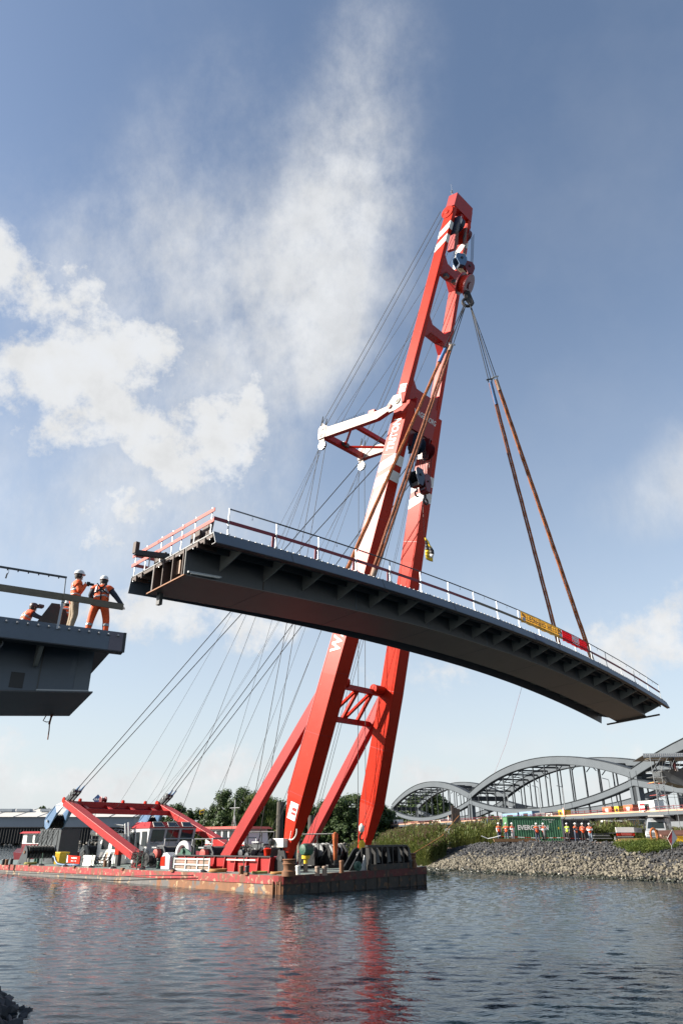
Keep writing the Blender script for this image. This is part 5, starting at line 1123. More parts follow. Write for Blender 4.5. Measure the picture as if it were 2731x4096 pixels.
# ================================================================== hook blocks
def hangY(t, b, n): return bo(t, b, n).y
def hookshape(m, c, s, ex):       # forged single hook: shank and curved horn; ex = horizontal direction of the opening
    pts = [c+V((0, 0, .55*s)), c+V((0, 0, .2*s))]
    for k in range(0, 11):
        a = radians(100-28*k); pts.append(c+ex*(-cos(a)*.32*s)*-1*-1+V((0, 0, sin(a)*.32*s-.15*s)))
    m.path(pts, lambda f: (.10 if f < .75 else .10*(1-(f-.75)*2.6))*s, 8)
def block(name, label, u, v, Y, w, h, th, m1, m2, ax_, hook=False, ropes=None, double=False):
    c = PY(u, v, Y); t = thing(name, label, 'hook block', c-V((0, 0, h)), 'hook blocks under the boom'); ex, ey = ax_
    prof = [(-.30, .5), (.30, .5), (.5, .25), (.5, .0), (.24, -.5), (-.24, -.5), (-.5, 0), (-.5, .25)]
    for s in (-1, 1): MB().prism([c+ex*(x*w)+V((0, 0, z*h))+ey*(s*th/2) for x, z in prof], ey*.06*s).build('cheek_plate', m1, t, bevel=.015)
    for i in range(5): MB().lathe([(w*.44, -.03), (w*.36, -.01), (w*.36, .01), (w*.44, .03)], c+V((0, 0, .1*h))+ey*(-th/2+th*(i+.5)/5), 18, (ex, ZZ, ey)).build('sheave', m2, t)
    MB().tube(c+V((0, 0, .1*h))-ey*(th/2+.14), c+V((0, 0, .1*h))+ey*(th/2+.14), .10*w, 10).build('axle', M['dark'], t)
    MB().box(c-V((0, 0, .42*h)), (w*.4, th*.9, h*.22), (ex, ey, ZZ)).build('crosshead', m2, t)
    if hook:
        m = MB(); hookshape(m, c-V((0, 0, .88*h)), h*.5, ex)
        if double: hookshape(m, c-V((0, 0, .88*h)), h*.5, -ex)
        m.build('hook', M['hook'], t, smooth=True)
    if ropes:
        top, n = ropes
        for i in range(n):
            x = (i/(n-1)-.5); MB().tube(c+ex*(.7*w*(-1)**i*.5)+ey*(x*th)+V((0, 0, .15*h)), V(top)+ex*(.8*w*(-1)**i*.5)+ey*(x*th*1.1), .02, 4).build('fall_rope', M['wire'], t)
    return c, t
HX = (BX, -NB.copy()); HX = (V((BX.x, BX.y, 0)).normalized(), V((BS.x, BS.y, 0)).normalized()); FX = (V((.94, .34, 0)), V((-.34, .94, 0)))
c_b, _ = block('hook_block', 'steel blue upper hook block left of the dark red one near the boom head', 1838, 1047, hangY(53.2, .1, .5), 1.05, 1.3, .6, M['blue'], M['navy'], FX, ropes=(bo(53.0, .12, .15), 10))
c_r, _ = block('hook_block', 'dark red upper hook block right of the blue one near the boom head', 1871, 1078, hangY(53.0, 1.3, .5), 1.0, 1.4, .5, M['maroon'], M['maroon'], FX, ropes=(bo(52.8, 1.3, .15), 8))
# big red equaliser pulley with its hook
HK = PY(1868, 1186, (c_b.y+c_r.y)/2)
t = thing('equaliser_pulley', 'large red pulley with forged hook that carries the four slings', 'pulley block', HK)
c = PY(1858, 1138, HK.y); axd = V((.80, -.25, -.55)).normalized(); p1 = axd.cross(ZZ).normalized(); p2 = axd.cross(p1)
MB().lathe([(.95, -.42), (.95, -.30), (.70, -.26), (.70, .26), (.95, .30), (.95, .42), (.3, .43), (.3, .52)], c, 28, (p1, p2, axd)).build('pulley', M['maroon'], t, bevel=.01)
MB().lathe([(.72, -.26), (.76, 0), (.72, .26)], c, 24, (p1, p2, axd)).build('pulley_face', M['red'], t)
for i in range(4): MB().tube(lerp(c_b, c_r, .0)+V((-.3+.14*i, 0, -.75)), c+axd*(-.25+.13*i)+p2*-.7, .045, 6).build('rope_strop', mat('pale_rope', (.55, .45, .28), .8, var=.3, scale=12) if i == 0 else bpy.data.materials['pale_rope'], t)
MB().tube(c_r+V((0, 0, -.75)), c+V((.15, 0, .4)), .09, 8).build('rope_strop', M['dark'], t)
m = MB(); m.prism([c+V((-.15, 0, -.6)), c+V((.35, 0, -.65)), HK+V((.55, 0, -.65)), HK+V((.35, 0, -.9)), HK+V((.1, 0, -.7)), HK+V((-.25, 0, -.1))], (0, .25, 0)); m.build('hook_shank', M['hook'], t, bevel=.05)
m = MB(); hookshape(m, HK+V((0, .1, -.35)), 1.3, V((1, 0, 0))); hookshape(m, HK+V((0, .1, -.35)), 1.3, V((-1, 0, 0))); m.build('hook', M['hook'], t, smooth=True)
# lower pair of hook blocks under the lettered crosshead
Yl = hangY(32.0, .2, .9)
bo_l = bo(31.9, .1, .4); bo_r = bo(31.7, 1.25, .4)
for b_, mt in ((.0, 'navy'), (1.25, 'maroon')):
    for i in range(4): MB().lathe([(.75, -.04), (.64, -.01), (.64, .01), (.75, .04)], bo(32.0, b_+i*.14, .15), 20, (NB, UP, BX)).build('lower_sheave', M[mt], boom)
    MB().prism([bo(31.2, b_-.07, .75), bo(33.0, b_-.07, .6), bo(33.0, b_-.07, -.3), bo(31.2, b_-.07, -.3)], BX*-.05).build('cheek_plate', M[mt], boom)
c_n, _ = block('hook_block', 'navy hook block with single hook hanging between the boom legs', 1664, 1912, hangY(31.5, .1, .5), 1.05, 1.5, .8, M['navy'], M['dark'], HX, True, (bo_l, 10))
c_m, _ = block('hook_block', 'dark red hook block with double hook hanging beside the navy block', 1698, 1938, hangY(31.5, 1.3, .5), .85, 1.6, .6, M['maroon'], M['maroon'], HX, True, (bo_r, 8), True)
# ================================================================== slings
ATT = [('near left', 9.2, .3, 'brown', True), ('far left', 9.2, 2.7, 'orange', False), ('near right', 34.3, .3, 'orange', True), ('far right', 34.0, 2.4, 'brown', True)]
for nm, s, w, mt, dbl in ATT:
    lab = {'near left': 'brown orange double lifting sling at the near left of the bridge', 'far left': 'bright orange lifting sling behind it at the far left side', 'near right': 'orange lifting sling at the right, ending beside the red banner', 'far right': 'dark brown lifting sling at the right, ending behind the yellow banner'}[nm]
    e = bp3(s, w, .08); a0 = HK+V((.15 if 'right' in nm else -.2, 0, -.75)); t = thing('lifting_sling', lab, 'sling', e, 'slings that carry the bridge section')
    sh = lerp(a0, e, .225); d_ = (e-a0).normalized(); sd_ = d_.cross(V((0, 1, 0))).normalized()
    for x in (-.10, .10): MB().path([a0+sd_*x*.5+V((0, x, 0)), lerp(a0, sh, .5)+sd_*x*.8, sh+sd_*x], .034, 6).build('wire_leg', M['wire'], t)
    m = MB(); m.path([sh+sd_*(.17*cos(k))-d_*(.02)+d_*(.36*sin(k)) for k in [radians(x) for x in range(0, 181, 20)]], .05, 8); m.tube(sh-sd_*.27, sh+sd_*.27, .065, 8); m.build('shackle', M['galv'] if 'near' in nm else M['dark'], t, smooth=True)
    p0 = sh+d_*.30
    for k, x in enumerate((-.085, .085) if dbl else (-.03, .03)):
        n = 60; rr = random.Random(k+int(s)); ph = rr.uniform(0, 6)
        pts = [lerp(p0, e, i/n)+sd_*(x+.006*sin(i*.9+ph))+V((0, .006*sin(i*1.3+ph), 0)) for i in range(n+1)]
        MB().path(pts, lambda f: .078*(1+.06*sin(f*140+ph)), 8).build('sling_strand', M['orange' if (mt == 'orange' and k == 0) or (mt == 'brown' and k == 1 and nm == 'far right') else ('orange' if mt == 'orange' else 'brown')], t, smooth=True)
    if 'far' in nm: MB().path([p0+d_*(-.05), p0+d_*.5, p0+d_*1.0, p0+d_*1.9], lambda f: .14+.015*sin(f*20), 10).build('blue_sleeve', M['slingblue'], t, smooth=True)
    else: MB().path([p0+d_*(-.05), p0+d_*.4, p0+d_*.9], lambda f: .12+.04*f, 10).build('sleeve', M['grate'], t, smooth=True)
    m = MB(); m.path([e+d_*-.75, e+d_*-.5, e+d_*-.2, e+d_*.05], lambda f: .17+.03*sin(f*17), 10); m.build('shackle_cover', M['grate'], t, smooth=True)
# tag line under the bridge
q = bp3(33.5, DW-.1, -.5); e = PY(1978, 3090, 92); tag(MB().path([q, lerp(q, e, .5)+V((0, 0, -.5)), e], .012, 4).build('tag_line', mat('pink_line', (.5, .08, .08), .8)), 'thin red tag line hanging from the lifted bridge to the bank', 'rope')
ol = [PZ(1600, 3435, 1.2), PL(1765, 3330, (0, 1, 0), (0, 105, 0)), PL(1885, 3215, (0, 1, 0), (0, 112, 0)), ]
tag(MB().path([dk(1, 13.2, .6), lerp(dk(1, 13.2, .6), PY(1835, 3262, 117.4), .5)+V((0, 0, -.7)), PY(1835, 3262, 117.4)], .035, 5).build('orange_rope', mat('orange_rope', (.6, .22, .04), .8)), 'orange mooring rope from the bow to the square steel pile', 'rope')
# ================================================================== deck equipment
def deckthing(name, label, cat, a, b, group=None): return thing(name, label, cat, dk(a, b), group)
def dbox(t, nm, a, b, c, L, W, H, mt, bevel=.02): return MB().box(dk(a, b, c+H/2), (L, W, H), BAX).build(nm, M[mt] if isinstance(mt, str) else mt, t, bevel=bevel)
def winch(label, u, b, W, mt='winch', drum='black', r=.62, motor=True):
    a = a_at(u, b); t = deckthing('deck_winch', label, 'winch', a, b+W/2, 'winches on the barge')
    dbox(t, 'bed', a, b+W/2, .0, 1.8, W+.6, .22, mt)
    for x in (0, W):
        m = MB(); m.prism([dk(a-.9, b+x, .22), dk(a+.9, b+x, .22), dk(a+.85, b+x, 1.1), dk(a+.45, b+x, 1.65), dk(a-.45, b+x, 1.65), dk(a-.85, b+x, 1.1)], BX*.14); m.build('side_frame', M[mt], t, bevel=.03)
        MB().lathe([(.26, 0), (.26, .08), (.12, .09)], dk(a, b+x-.0, .95), 14, (BS, ZZ, -BX)).build('bearing', M['dark'], t)
    prof = [(r*1.25, .16), (r*1.25, .22)]
    n = int((W-.4)/.09)
    for i in range(n): x = .23+i*.09; prof += [(r, x), (r+.03, x+.03), (r+.03, x+.06)]
    prof += [(r*1.25, W-.15), (r*1.25, W-.09)]
    MB().lathe(prof, dk(a, b, .95), 18, (BS, ZZ, BX)).build('rope_drum', M[drum], t)
    if motor:
        MB().lathe([(.22, 0), (.36, .05), (.36, .42), (.2, .45)], dk(a, b-.45, 1.05), 14, (BS, ZZ, BX)).build('gear_motor', M['redwood'], t); MB().box(dk(a+.1, b-.35, 1.5), (.7, .3, .1), BAX).build('cover', M['galv'], t)
        MB().lathe([(.3, 0), (.3, .25)], dk(a+.2, b-.5, .55), 12, (BS, ZZ, BX)).build('brake_drum', M['dark'], t)
    if mt == 'winch': m = MB(); m.path([dk(a-.5, b+.1, 1.6), dk(a-.5, b+.1, 2.15), dk(a-.5, b+W-.1, 2.15), dk(a-.5, b+W-.1, 1.6)], .05, 6); m.build('guard_pipe', M['galv'], t)
    return t
winch('grey winch with red gear behind the red coaming, left of the white ring', 632, 3.8, 3.0)
winch('grey winch with red gear and black drum right of the white ring', 822, 3.8, 4.6)
winch('slate winch with black rope drum left of the white deckhouse', 330, 4.5, 2.6, motor=False)
winch('black rope drum behind the near leg foot, left of the orange jacket', 1225, 8.4, 1.5, mt='black2', drum='dark', r=.5, motor=False)
winch('black rope drum behind the bow frame, below the orange jacket', 1290, 9.4, 1.8, mt='black2', drum='black', r=.5, motor=False)
winch('black winch half hidden behind the red strut', 985, 6.5, 3.0, mt='black2', motor=False)
for k, (u, b, c) in enumerate(((1250, 9.2, 1.2), (1290, 9.6, 1.2), (1330, 10.0, 1.15))):      # silver banded hose reels
    a = a_at(u, b); t = deckthing('hose_reel', ['left', 'middle', 'right'][k]+' silver banded hose reel in the row behind the bow', 'hose reel', a, b, 'hose reels behind the bow')
    MB().lathe([(.5, -.5), (.5, -.44), (.38, -.43), (.38, .43), (.5, .44), (.5, .5)], dk(a, b, c), 18, (BS, ZZ, BX)).build('drum', M['black'], t)
    for x in (-.5, 0, .44): MB().lathe([(.52, 0), (.52, .06), (.46, .061), (.46, -.001)], dk(a, b+x, c), 18, (BS, ZZ, BX)).build('rim', M['galv'], t)
    MB().box(dk(a, b, c-.55), (.7, 1.0, .6), BAX).build('stand', M['black2'], t)
a = a_at(1222, 6.2); t = deckthing('green_motor', 'round green motor on a stand right of the near leg foot', 'motor', a, 6.2)
MB().lathe([(.1, 0), (.34, .04), (.40, .2), (.40, .8), (.3, .86)], dk(a, 5.8, 1.35), 16, (BS, ZZ, BX)).build('housing', M['green'], t); MB().lathe([(.14, 0), (.14, .7), (.3, .75), (.3, .95)], dk(a, 6.2, 0), 12).build('stand', M['yellow'], t)
# orange jacket on the rail, rails
def rail(label, pts, h, r=.05, nm='black_pipe_rail', mt='dark'):
    t = thing(nm, label, 'railing', pts[0], 'pipe rails on the barge')
    MB().path([p+V((0, 0, h)) for p in pts], r, 6).build('top_pipe', M[mt], t)
    for p in pts: MB().tube(p, p+V((0, 0, h)), r, 6).build('upright', M[mt], t)
    for p, q in zip(pts, pts[1:]): MB().tube(p, q+V((0, 0, h*.95)), r*.6, 5).build('brace', M[mt], t)
rail('black pipe rail behind the near leg carrying an orange jacket', [dk(a_at(u, 9), 9, .2) for u in (1195, 1268, 1338)], 2.15)
rail('black pipe rail left of the near leg above the engine', [dk(a_at(u, 6.5), 6.5, .3) for u in (985, 1040, 1092)], 2.25)
rail('grey pipe rail above the coaming beside the white ring', [dk(a_at(u, 5.5), 5.5, .3) for u in (770, 840, 905)], 1.8, mt='winch')
p = dk(a_at(1340, 8.9), 8.9, 2.3); m = MB(); secs = []
for i, (w, dz) in enumerate(((.10, .12), (.28, 0), (.26, -.4), (.2, -.8), (.16, -1.2), (.1, -1.7))): secs.append([p+BX*(w*cos(k)*(1+.15*sin(3*k+i)))+BS*(.16*sin(k))+V((0, 0, dz+.05*sin(k*2+i))) for k in [j*pi/5 for j in range(10)]])
m.loft(secs); tag(m.build('orange_jacket', mat('orange_work_cloth', (.52, .13, .035), .85, var=.25, scale=5), smooth='all'), 'orange jacket hung over the black rail behind the crane leg', 'jacket')
# wheelhouse
b0w = 6.2; a = a_at(585, b0w); t = deckthing('wheelhouse', 'grey and white wheelhouse with red roof and slanted front windows', 'wheelhouse', a+2, b0w+2.5)
W5 = 5.0; Lh = 3.4; h0, h1_, h2_ = 1.0, 3.05, 3.55
def wq(x, y, z): return dk(a+x, b0w+y, z)
# front leans forward at the top (bow side is x = 0)
m = MB(); m.loft([[wq(.55, 0, .1), wq(.55, W5, .1), wq(Lh, W5, .1), wq(Lh, 0, .1)], [wq(.35, 0, h0), wq(.35, W5, h0), wq(Lh, W5, h0), wq(Lh, 0, h0)], [wq(-.1, -.1, h1_), wq(-.1, W5+.1, h1_), wq(Lh, W5+.1, h1_), wq(Lh, -.1, h1_)]]); m.build('cabin', M['white'], t)
m = MB(); m.prism([wq(.54, .02, .12), wq(.54, W5-.02, .12), wq(.335, W5-.02, h0), wq(-.115, W5+.08, h1_-.02), wq(-.115, -.08, h1_-.02), wq(.335, .02, h0)], -BS*.012); m.build('front_panel', M['greyw'], t)
m = MB(); m.loft([[wq(-.18, -.18, h1_), wq(-.18, W5+.18, h1_), wq(Lh+.1, W5+.18, h1_), wq(Lh+.1, -.18, h1_)], [wq(.55, .35, h2_+.05), wq(.55, W5-.35, h2_+.05), wq(Lh-.5, W5-.35, h2_+.05), wq(Lh-.5, .35, h2_+.05)]]); roof_ = m.build('roof', M['red2'], t)
for k in range(3):
    y0 = .25+k*1.6; m = MB(); z0, z1 = 1.95, 2.9; f0 = .35-(z0-h0)/(h1_-h0)*.45; f1 = .35-(z1-h0)/(h1_-h0)*.45
    w_ = MB().prism([wq(f0-.03, y0, z0), wq(f0-.03, y0+1.3, z0), wq(f1-.03, y0+1.3, z1), wq(f1-.03, y0, z1)], -BS*.03).build('window', M['glass'], t)
    fr_ = [wq(f0-.05, y0, z0), wq(f0-.05, y0+1.3, z0), wq(f1-.05, y0+1.3, z1), wq(f1-.05, y0, z1)]
    MB().path([lerp(fr_[0], fr_[1], .02)]+fr_[1:]+[fr_[0]], .035, 5).build('window_frame', M['winch'], w_)
    MB().tube(wq(f0-.09, y0+.35, z0-.15), wq(f0-.09+.0, y0+.75, z0+.45), .02, 4).build('wiper', M['dark'], w_)
    s_ = MB().prism([wq(-.05, y0+.1, h1_+.08), wq(-.05, y0+1.25, h1_+.08), wq(.42, y0+1.15, h2_-.02), wq(.42, y0+.2, h2_-.02)], V((0, 0, .05))-BS*.03).build('skylight', M['glass2'], t)
    q = [wq(-.1, y0+.1, h1_+.12), wq(-.1, y0+1.25, h1_+.12), wq(.38, y0+1.15, h2_+.03), wq(.38, y0+.2, h2_+.03)]; MB().path(q+[q[0]], .03, 5).build('skylight_frame', M['offw'], s_)
for x0, x1, z0, z1 in ((.25, 1.1, 1.55, 2.8), (1.5, 2.1, 1.3, 2.75), (2.35, 3.1, 1.5, 2.75)):
    MB().prism([wq(x0, -.09, z0), wq(x1, -.09, z0), wq(x1, -.11, z1), wq(x0, -.11, z1)], BX*-.02).build('side_window', M['glass'], t)
for y in (.3, 3.0): MB().path([wq(.15, y, 1.75), wq(.05, y, 1.75), wq(.05, y+.8, 1.75), wq(.15, y+.8, 1.75)], .03, 5).build('handle_bar', M['galv'], t)
m = MB(); m.tube(wq(2.0, -.6, .5), wq(2.9, -.6, 3.6), .11, 8); m.tube(wq(2.3, -.75, .5), wq(3.2, -.75, 3.5), .11, 8); m.build('exhaust_pipe', M['galv'], t)
for i in range(14): m = MB(); q = wq(rnd(3.4, 6.5), rnd(-.5, 1.5), rnd(2.6, 3.2)); m.path([q, q+V((rnd(-.6, .6), rnd(-.4, .4), rnd(0, .3))), q+V((rnd(-1, 1), rnd(-.5, .5), rnd(-.2, .3)))], rnd(.03, .09), 6); m.build('roof_pipework', M['galv' if i % 3 else 'winch'], t)
# white deckhouse left of it
b1w = 5.4; a2 = a_at(478, b1w); t = deckthing('deckhouse', 'white deckhouse with two dark windows behind the near gantry arm', 'deckhouse', a2+2.4, b1w+2)
dbox(t, 'cabin', a2+2.3, b1w+2, .05, 4.6, 4, 2.5, 'white'); dbox(t, 'roof', a2+2.3, b1w+2, 2.552, 4.8, 4.2, .1, 'offw')
for x in (.35, 2.3): MB().box(dk(a2+x+.8, b1w-.015, 1.75), (1.25, .03, .95), BAX).build('window', M['glass'], t)
MB().box(dk(a2+.5, b1w-.03, 1.05), (.7, .04, 1.9), BAX).build('door', M['offw'], t); text('lettering', 'RT', .5, dk(a2+.95, b1w-.06, .85), -BS, ZZ, M['dark'], t)
MB().lathe([(.05, -.8), (.28, -.4), (.30, .9), (.2, 1.0)], dk(a2+4.9, b1w-.3, 2.75), 14, (BX, ZZ, -BS)).build('horn', M['offw'], t)
a3 = a_at(470, 3.8); t = deckthing('red_cabinet', 'small red cabinet before the white deckhouse', 'cabinet', a3, 3.8); dbox(t, 'body', a3, 3.8, .9, .7, .5, .65, 'red'); dbox(t, 'stand', a3, 3.8, 0, .5, .35, .9, 'dark'); dbox(t, 'lid', a3, 3.8, 1.552, .74, .55, .05, 'red2')
# dark machinery housing at the stern
b2w = 5.0; a4 = a_at(226, b2w); t = deckthing('machinery_housing', 'dark grey box housing behind the tackle wires at the stern', 'housing', a4, b2w)
m = MB(); m.loft([[dk(a4+x, b2w+y, .0) for x, y in ((0, 0), (0, 2.2), (5, 2.2), (5, 0))], [dk(a4+x, b2w+y, 3.15) for x, y in ((0, 0), (0, 2.2), (5, 2.2), (5, 0))]]); m.build('body', M['winch'], t, bevel=.03); dbox(t, 'lid', a4+2.5, b2w+1.1, 3.153, 5.1, 2.3, .08, 'winch')
for k in range(4): MB().box(dk(a4+.6+k*1.2, b2w-.02, 1.6), (.06, .05, 2.9), BAX).build('rib', M['dark'], t)
MB().lathe([(.12, 0), (.33, .05), (.33, 1.5), (.2, 1.6)], dk(a4+2.6, b2w+1.2, 3.6), 14, (BX, ZZ, BS)).build('tank', M['offw'], t)
# stern sheave rack for the tackle
t = deckthing('stern_sheave_rack', 'black sheave rack at the stern where the tackle wires end', 'sheave rack', 40.5, 2.2)
w0 = tk0[1]
for i in range(8): MB().lathe([(.62, -.05), (.5, -.015), (.5, .015), (.62, .05)], w0+BX*(-.6+i*.34), 18, (BS, ZZ, BX)).build('sheave', M['dark'], t)
for x in (-.85, 2.1): MB().prism([V((*(w0+BS*1.4).xy, dk(40, 2).z))+BX*x, V((*(w0-BS*.8).xy, dk(40, 2).z))+BX*x, w0-BS*.45+BX*x+V((0, 0, .2)), w0+BX*x+V((0, 0, .62)), w0+BS*.2+BX*x+V((0, 0, .6))], BX*.08).build('cheek_plate', M['winch'], t)
MB().tube(w0-BX*.95, w0+BX*2.2, .14, 12).build('axle', M['rust'], t)
# yellow crates, red sign, white panel, folding chairs
a5 = a_at(244, 1.8); t = deckthing('yellow_crate', 'ribbed yellow plastic crate on deck beside the red sign', 'crate', a5, 1.8)
dbox(t, 'body', a5, 1.8, .1, .95, .9, .95, 'yellow'); 
for k in range(5): MB().box(dk(a5-.4+k*.2, 1.33, .58), (.05, .05, .9), BAX).build('rib', M['yellow'], t)
dbox(t, 'rim', a5, 1.8, 1.052, 1.02, .97, .08, 'yellow')
a5 = a_at(287, 1.3); t = deckthing('red_notice_board', 'red notice board with white print on deck posts', 'sign', a5, 1.3)
sx0 = dk(a_at(261, 1.3), 1.3, .0); sx1 = dk(a_at(316, 1.3), 1.3, 0)
MB().prism([sx0+V((0, 0, .28)), sx1+V((0, 0, .2)), sx1+V((0, 0, .82)), sx0+V((0, 0, .9))], BX*.04).build('panel', M['red'], t)
for p in (sx0, sx1): MB().tube(p+BX*.06, p+BX*.06+V((0, 0, 1.0)), .04, 6).build('post', M['winch'], t)
sd = (sx1-sx0).normalized(); MB().prism([sx0+sd*.05+V((0, 0, .3))-BX*.006, sx0+sd*.4+V((0, 0, .3))-BX*.006, sx0+sd*.3+V((0, 0, .87))-BX*.006, sx0+sd*.05+V((0, 0, .87))-BX*.006], -BX*.005).build('white_field', M['letter'], t)
mid_ = lerp(sx0, sx1, .58); text('lettering', 'WAGENBORG', .17, mid_+V((0, 0, .66)), sd, ZZ, M['letter'], t, ext=.015, bold=.006); text('lettering', 'TRITON     DELFZIJL', .11, mid_+V((0, 0, .42)), sd, ZZ, M['letter'], t, ext=.015, bold=.004)
a6 = a_at(345, 1.5); t = deckthing('leaning_board', 'plain white panel leaning on deck beside the folding chairs', 'panel', a6, 1.5)
pA, pB = dk(a_at(325, 1.5), 1.5, .05), dk(a_at(372, 1.5), 1.5, .05); MB().prism([pA, pB, pB+V((0, 0, .85))+BX*.1, pA+V((0, 0, .85))+BX*.1], BX*.03).build('sheet', M['offw'], t); MB().tube(pB+BX*.2, pB+BX*.2+V((0, 0, 1.1)), .035, 6).build('post', M['winch'], t)
for k, (u, mt, lb_) in enumerate(((383, 'dark', 'dark folding chair beside the white panel'), (405, 'grate', 'tan folding chair in the middle of the three'), (425, 'black2', 'black folding chair before the deckhouse'))):
    a7 = a_at(u, 1.7+.3*k); b7 = 1.7+.3*k; t = deckthing('folding_chair', lb_, 'chair', a7, b7, 'folding chairs on the barge')
    MB().box(dk(a7, b7, .48), (.5, .5, .05), BAX).build('seat', M[mt], t); MB().prism([dk(a7-.25, b7+.22, .5), dk(a7+.25, b7+.22, .5), dk(a7+.25, b7+.42, 1.15), dk(a7-.25, b7+.42, 1.15)], BX*.03).build('backrest', M[mt], t)
    for x in (-.25, .25):
        MB().tube(dk(a7+x, b7-.25, 0), dk(a7+x, b7+.3, .75), .018, 5).build('leg', M['dark'], t); MB().tube(dk(a7+x, b7+.3, 0), dk(a7+x, b7-.2, .7), .018, 5).build('leg', M['dark'], t); MB().bar(dk(a7+x, b7-.22, .72), dk(a7+x, b7+.28, .74), .05, .03).build('armrest', M['dark'], t)
# hoses and ropes
def hose(label, pts, r, mt, nm='deck_hose', cat='hose'): return tag(MB().path(pts, r, 7).build(nm, M[mt] if isinstance(mt, str) else mt, smooth='all'), label, cat)
hose('blue hose bending over the deck before the yellow crate', [dk(a_at(u, 1.2), 1.2, c) for u, c in ((208, .75), (214, .72), (220, .4), (230, .16), (250, .1), (280, .1), (316, .12))], .08, 'blue')
def coil(label, u, b, r, mt, n=5):
    a = a_at(u, b); pts = []
    for i in range(n*14): k = i/14*2*pi; pts.append(dk(a+r*(1+.08*sin(i*.7))*cos(k), b+r*(1+.08*cos(i*.5))*sin(k), .05+.035*(i/14)))
    return hose(label, pts, .04, mt, 'rope_coil', 'rope')
yr = mat('yellow_rope', (.30, .27, .07), .85, var=.2); orr = mat('orange_rope_coil', (.42, .2, .06), .85, var=.2)
coil('flat coil of yellow green rope near the stern edge', 123, .9, .55, yr); coil('tangled orange rope before the red coaming', 872, .8, .6, orr); coil('orange rope lying at the foot of the near leg', 1115, 1.2, .5, orr, 3); coil('yellowish rope coil beside the green bollards', 1040, 1.0, .5, yr, 3)
hose('black mooring line stretched along the near side of the hull', [dk(60, -.35, -.62), dk(40, -.4, -.62), dk(20, -.4, -.5), dk(14, -.35, -.28), dk(9, -.3, -.15)], .03, 'black', 'mooring_line', 'rope')
# cable tangle at the near gantry foot
t = deckthing('cable_tangle', 'tangle of black cables and a reel at the near gantry foot', 'cables', a_at(560, 1.2), 1.2); rr = random.Random(3); ac = a_at(562, 1.2)
for i in range(22):
    pts = [dk(ac+rr.uniform(-1.2, 1.2), 1.0+rr.uniform(-.3, .3), rr.uniform(.05, 1.5)) for _ in range(5)]
    q = []
    for j in range(len(pts)-1):
        for f in (0, .33, .66): q.append(lerp(pts[j], pts[j+1], f)+V((0, 0, -.15*sin(f*3.1))))
    MB().path(q, rr.uniform(.012, .028), 5).build('cable', M['black'], t)
MB().lathe([(.5, -.3), (.5, -.25), (.3, -.24), (.3, .24), (.5, .25), (.5, .3)], dk(ac-.9, 1.3, .7), 16, (BS, ZZ, BX)).build('reel', M['dark'], t); MB().tube(dk(ac-.1, .8, 0), dk(ac-.1, .8, 1.1), .05, 6).build('post', M['green'], t)
# red coaming with ribs and white rail panel
aL, aR = a_at(668, 2.4), a_at(1085, 2.4)
t = deckthing('red_coaming', 'long red ribbed coaming along the near side of the deck', 'coaming', (aL+aR)/2, 2.4)
MB().loft([[dk(aL, 2.4, c) for c in (0, .95)]+[dk(aL, 4.0, c) for c in (.95, 0)], [dk(aR, 2.4, c) for c in (0, .95)]+[dk(aR, 4.0, c) for c in (.95, 0)]]).build('wall', M['red2'], t); MB().loft([[dk(aa, b, c) for b, c in ((2.25, .95), (2.6, .95), (2.6, 1.02), (2.25, 1.02))] for aa in (aL, aR)]).build('top_flange', M['dark'], t)
for i in range(11): aa = lerp(aL, aR, i/10); MB().prism([dk(aa, 2.4, 0), dk(aa, 2.15, 0), dk(aa, 2.28, .95), dk(aa, 2.4, .95)], BS*.06).build('rib', M['red2'], t)
MB().loft([[dk(aa, b, c) for b, c in ((2.16, .72), (2.24, .72), (2.24, .80), (2.16, .80))] for aa in (a_at(905, 2.2), a_at(1020, 2.2))]).build('white_pipe', M['offw'], t)
aA, aB = a_at(697, 1.7), a_at(838, 1.7); t = deckthing('rail_panel', 'white framed plank panel standing before the red coaming', 'panel', (aA+aB)/2, 1.7)
for c in (.05, .4, .78): MB().bar(dk(aA, 1.66, c), dk(aB, 1.66, c), .05, .08).build('rail', M['white'], t)
for i in range(4): aa = lerp(aA, aB, i/3); MB().bar(dk(aa, 1.66, 0), dk(aa, 1.66, .85), .07, .07, BS).build('stile', M['white'], t)
for k in range(6): MB().bar(dk(aA, 1.73, .1+k*.12), dk(aB, 1.73, .1+k*.12), .03, .1).build('plank', M['grate'], t)
a8 = a_at(672, 2.0); t = deckthing('grey_red_hood', 'grey and red rounded hood at the left end of the coaming', 'hood', a8, 2.0)
MB().prism([dk(a8-.6, 1.7, 0), dk(a8+.6, 1.7, 0), dk(a8+.7, 1.7, .7), dk(a8+.4, 1.7, 1.15), dk(a8-.1, 1.7, 1.2), dk(a8-.6, 1.7, .9)], BX*.7).build('shell', M['greyw'], t, bevel=.05); MB().prism([dk(a8+.0, 1.68, .25), dk(a8+.62, 1.68, .25), dk(a8+.62, 1.68, .85), dk(a8+.1, 1.68, .95)], -BX*.01).build('red_field', M['red'], t)
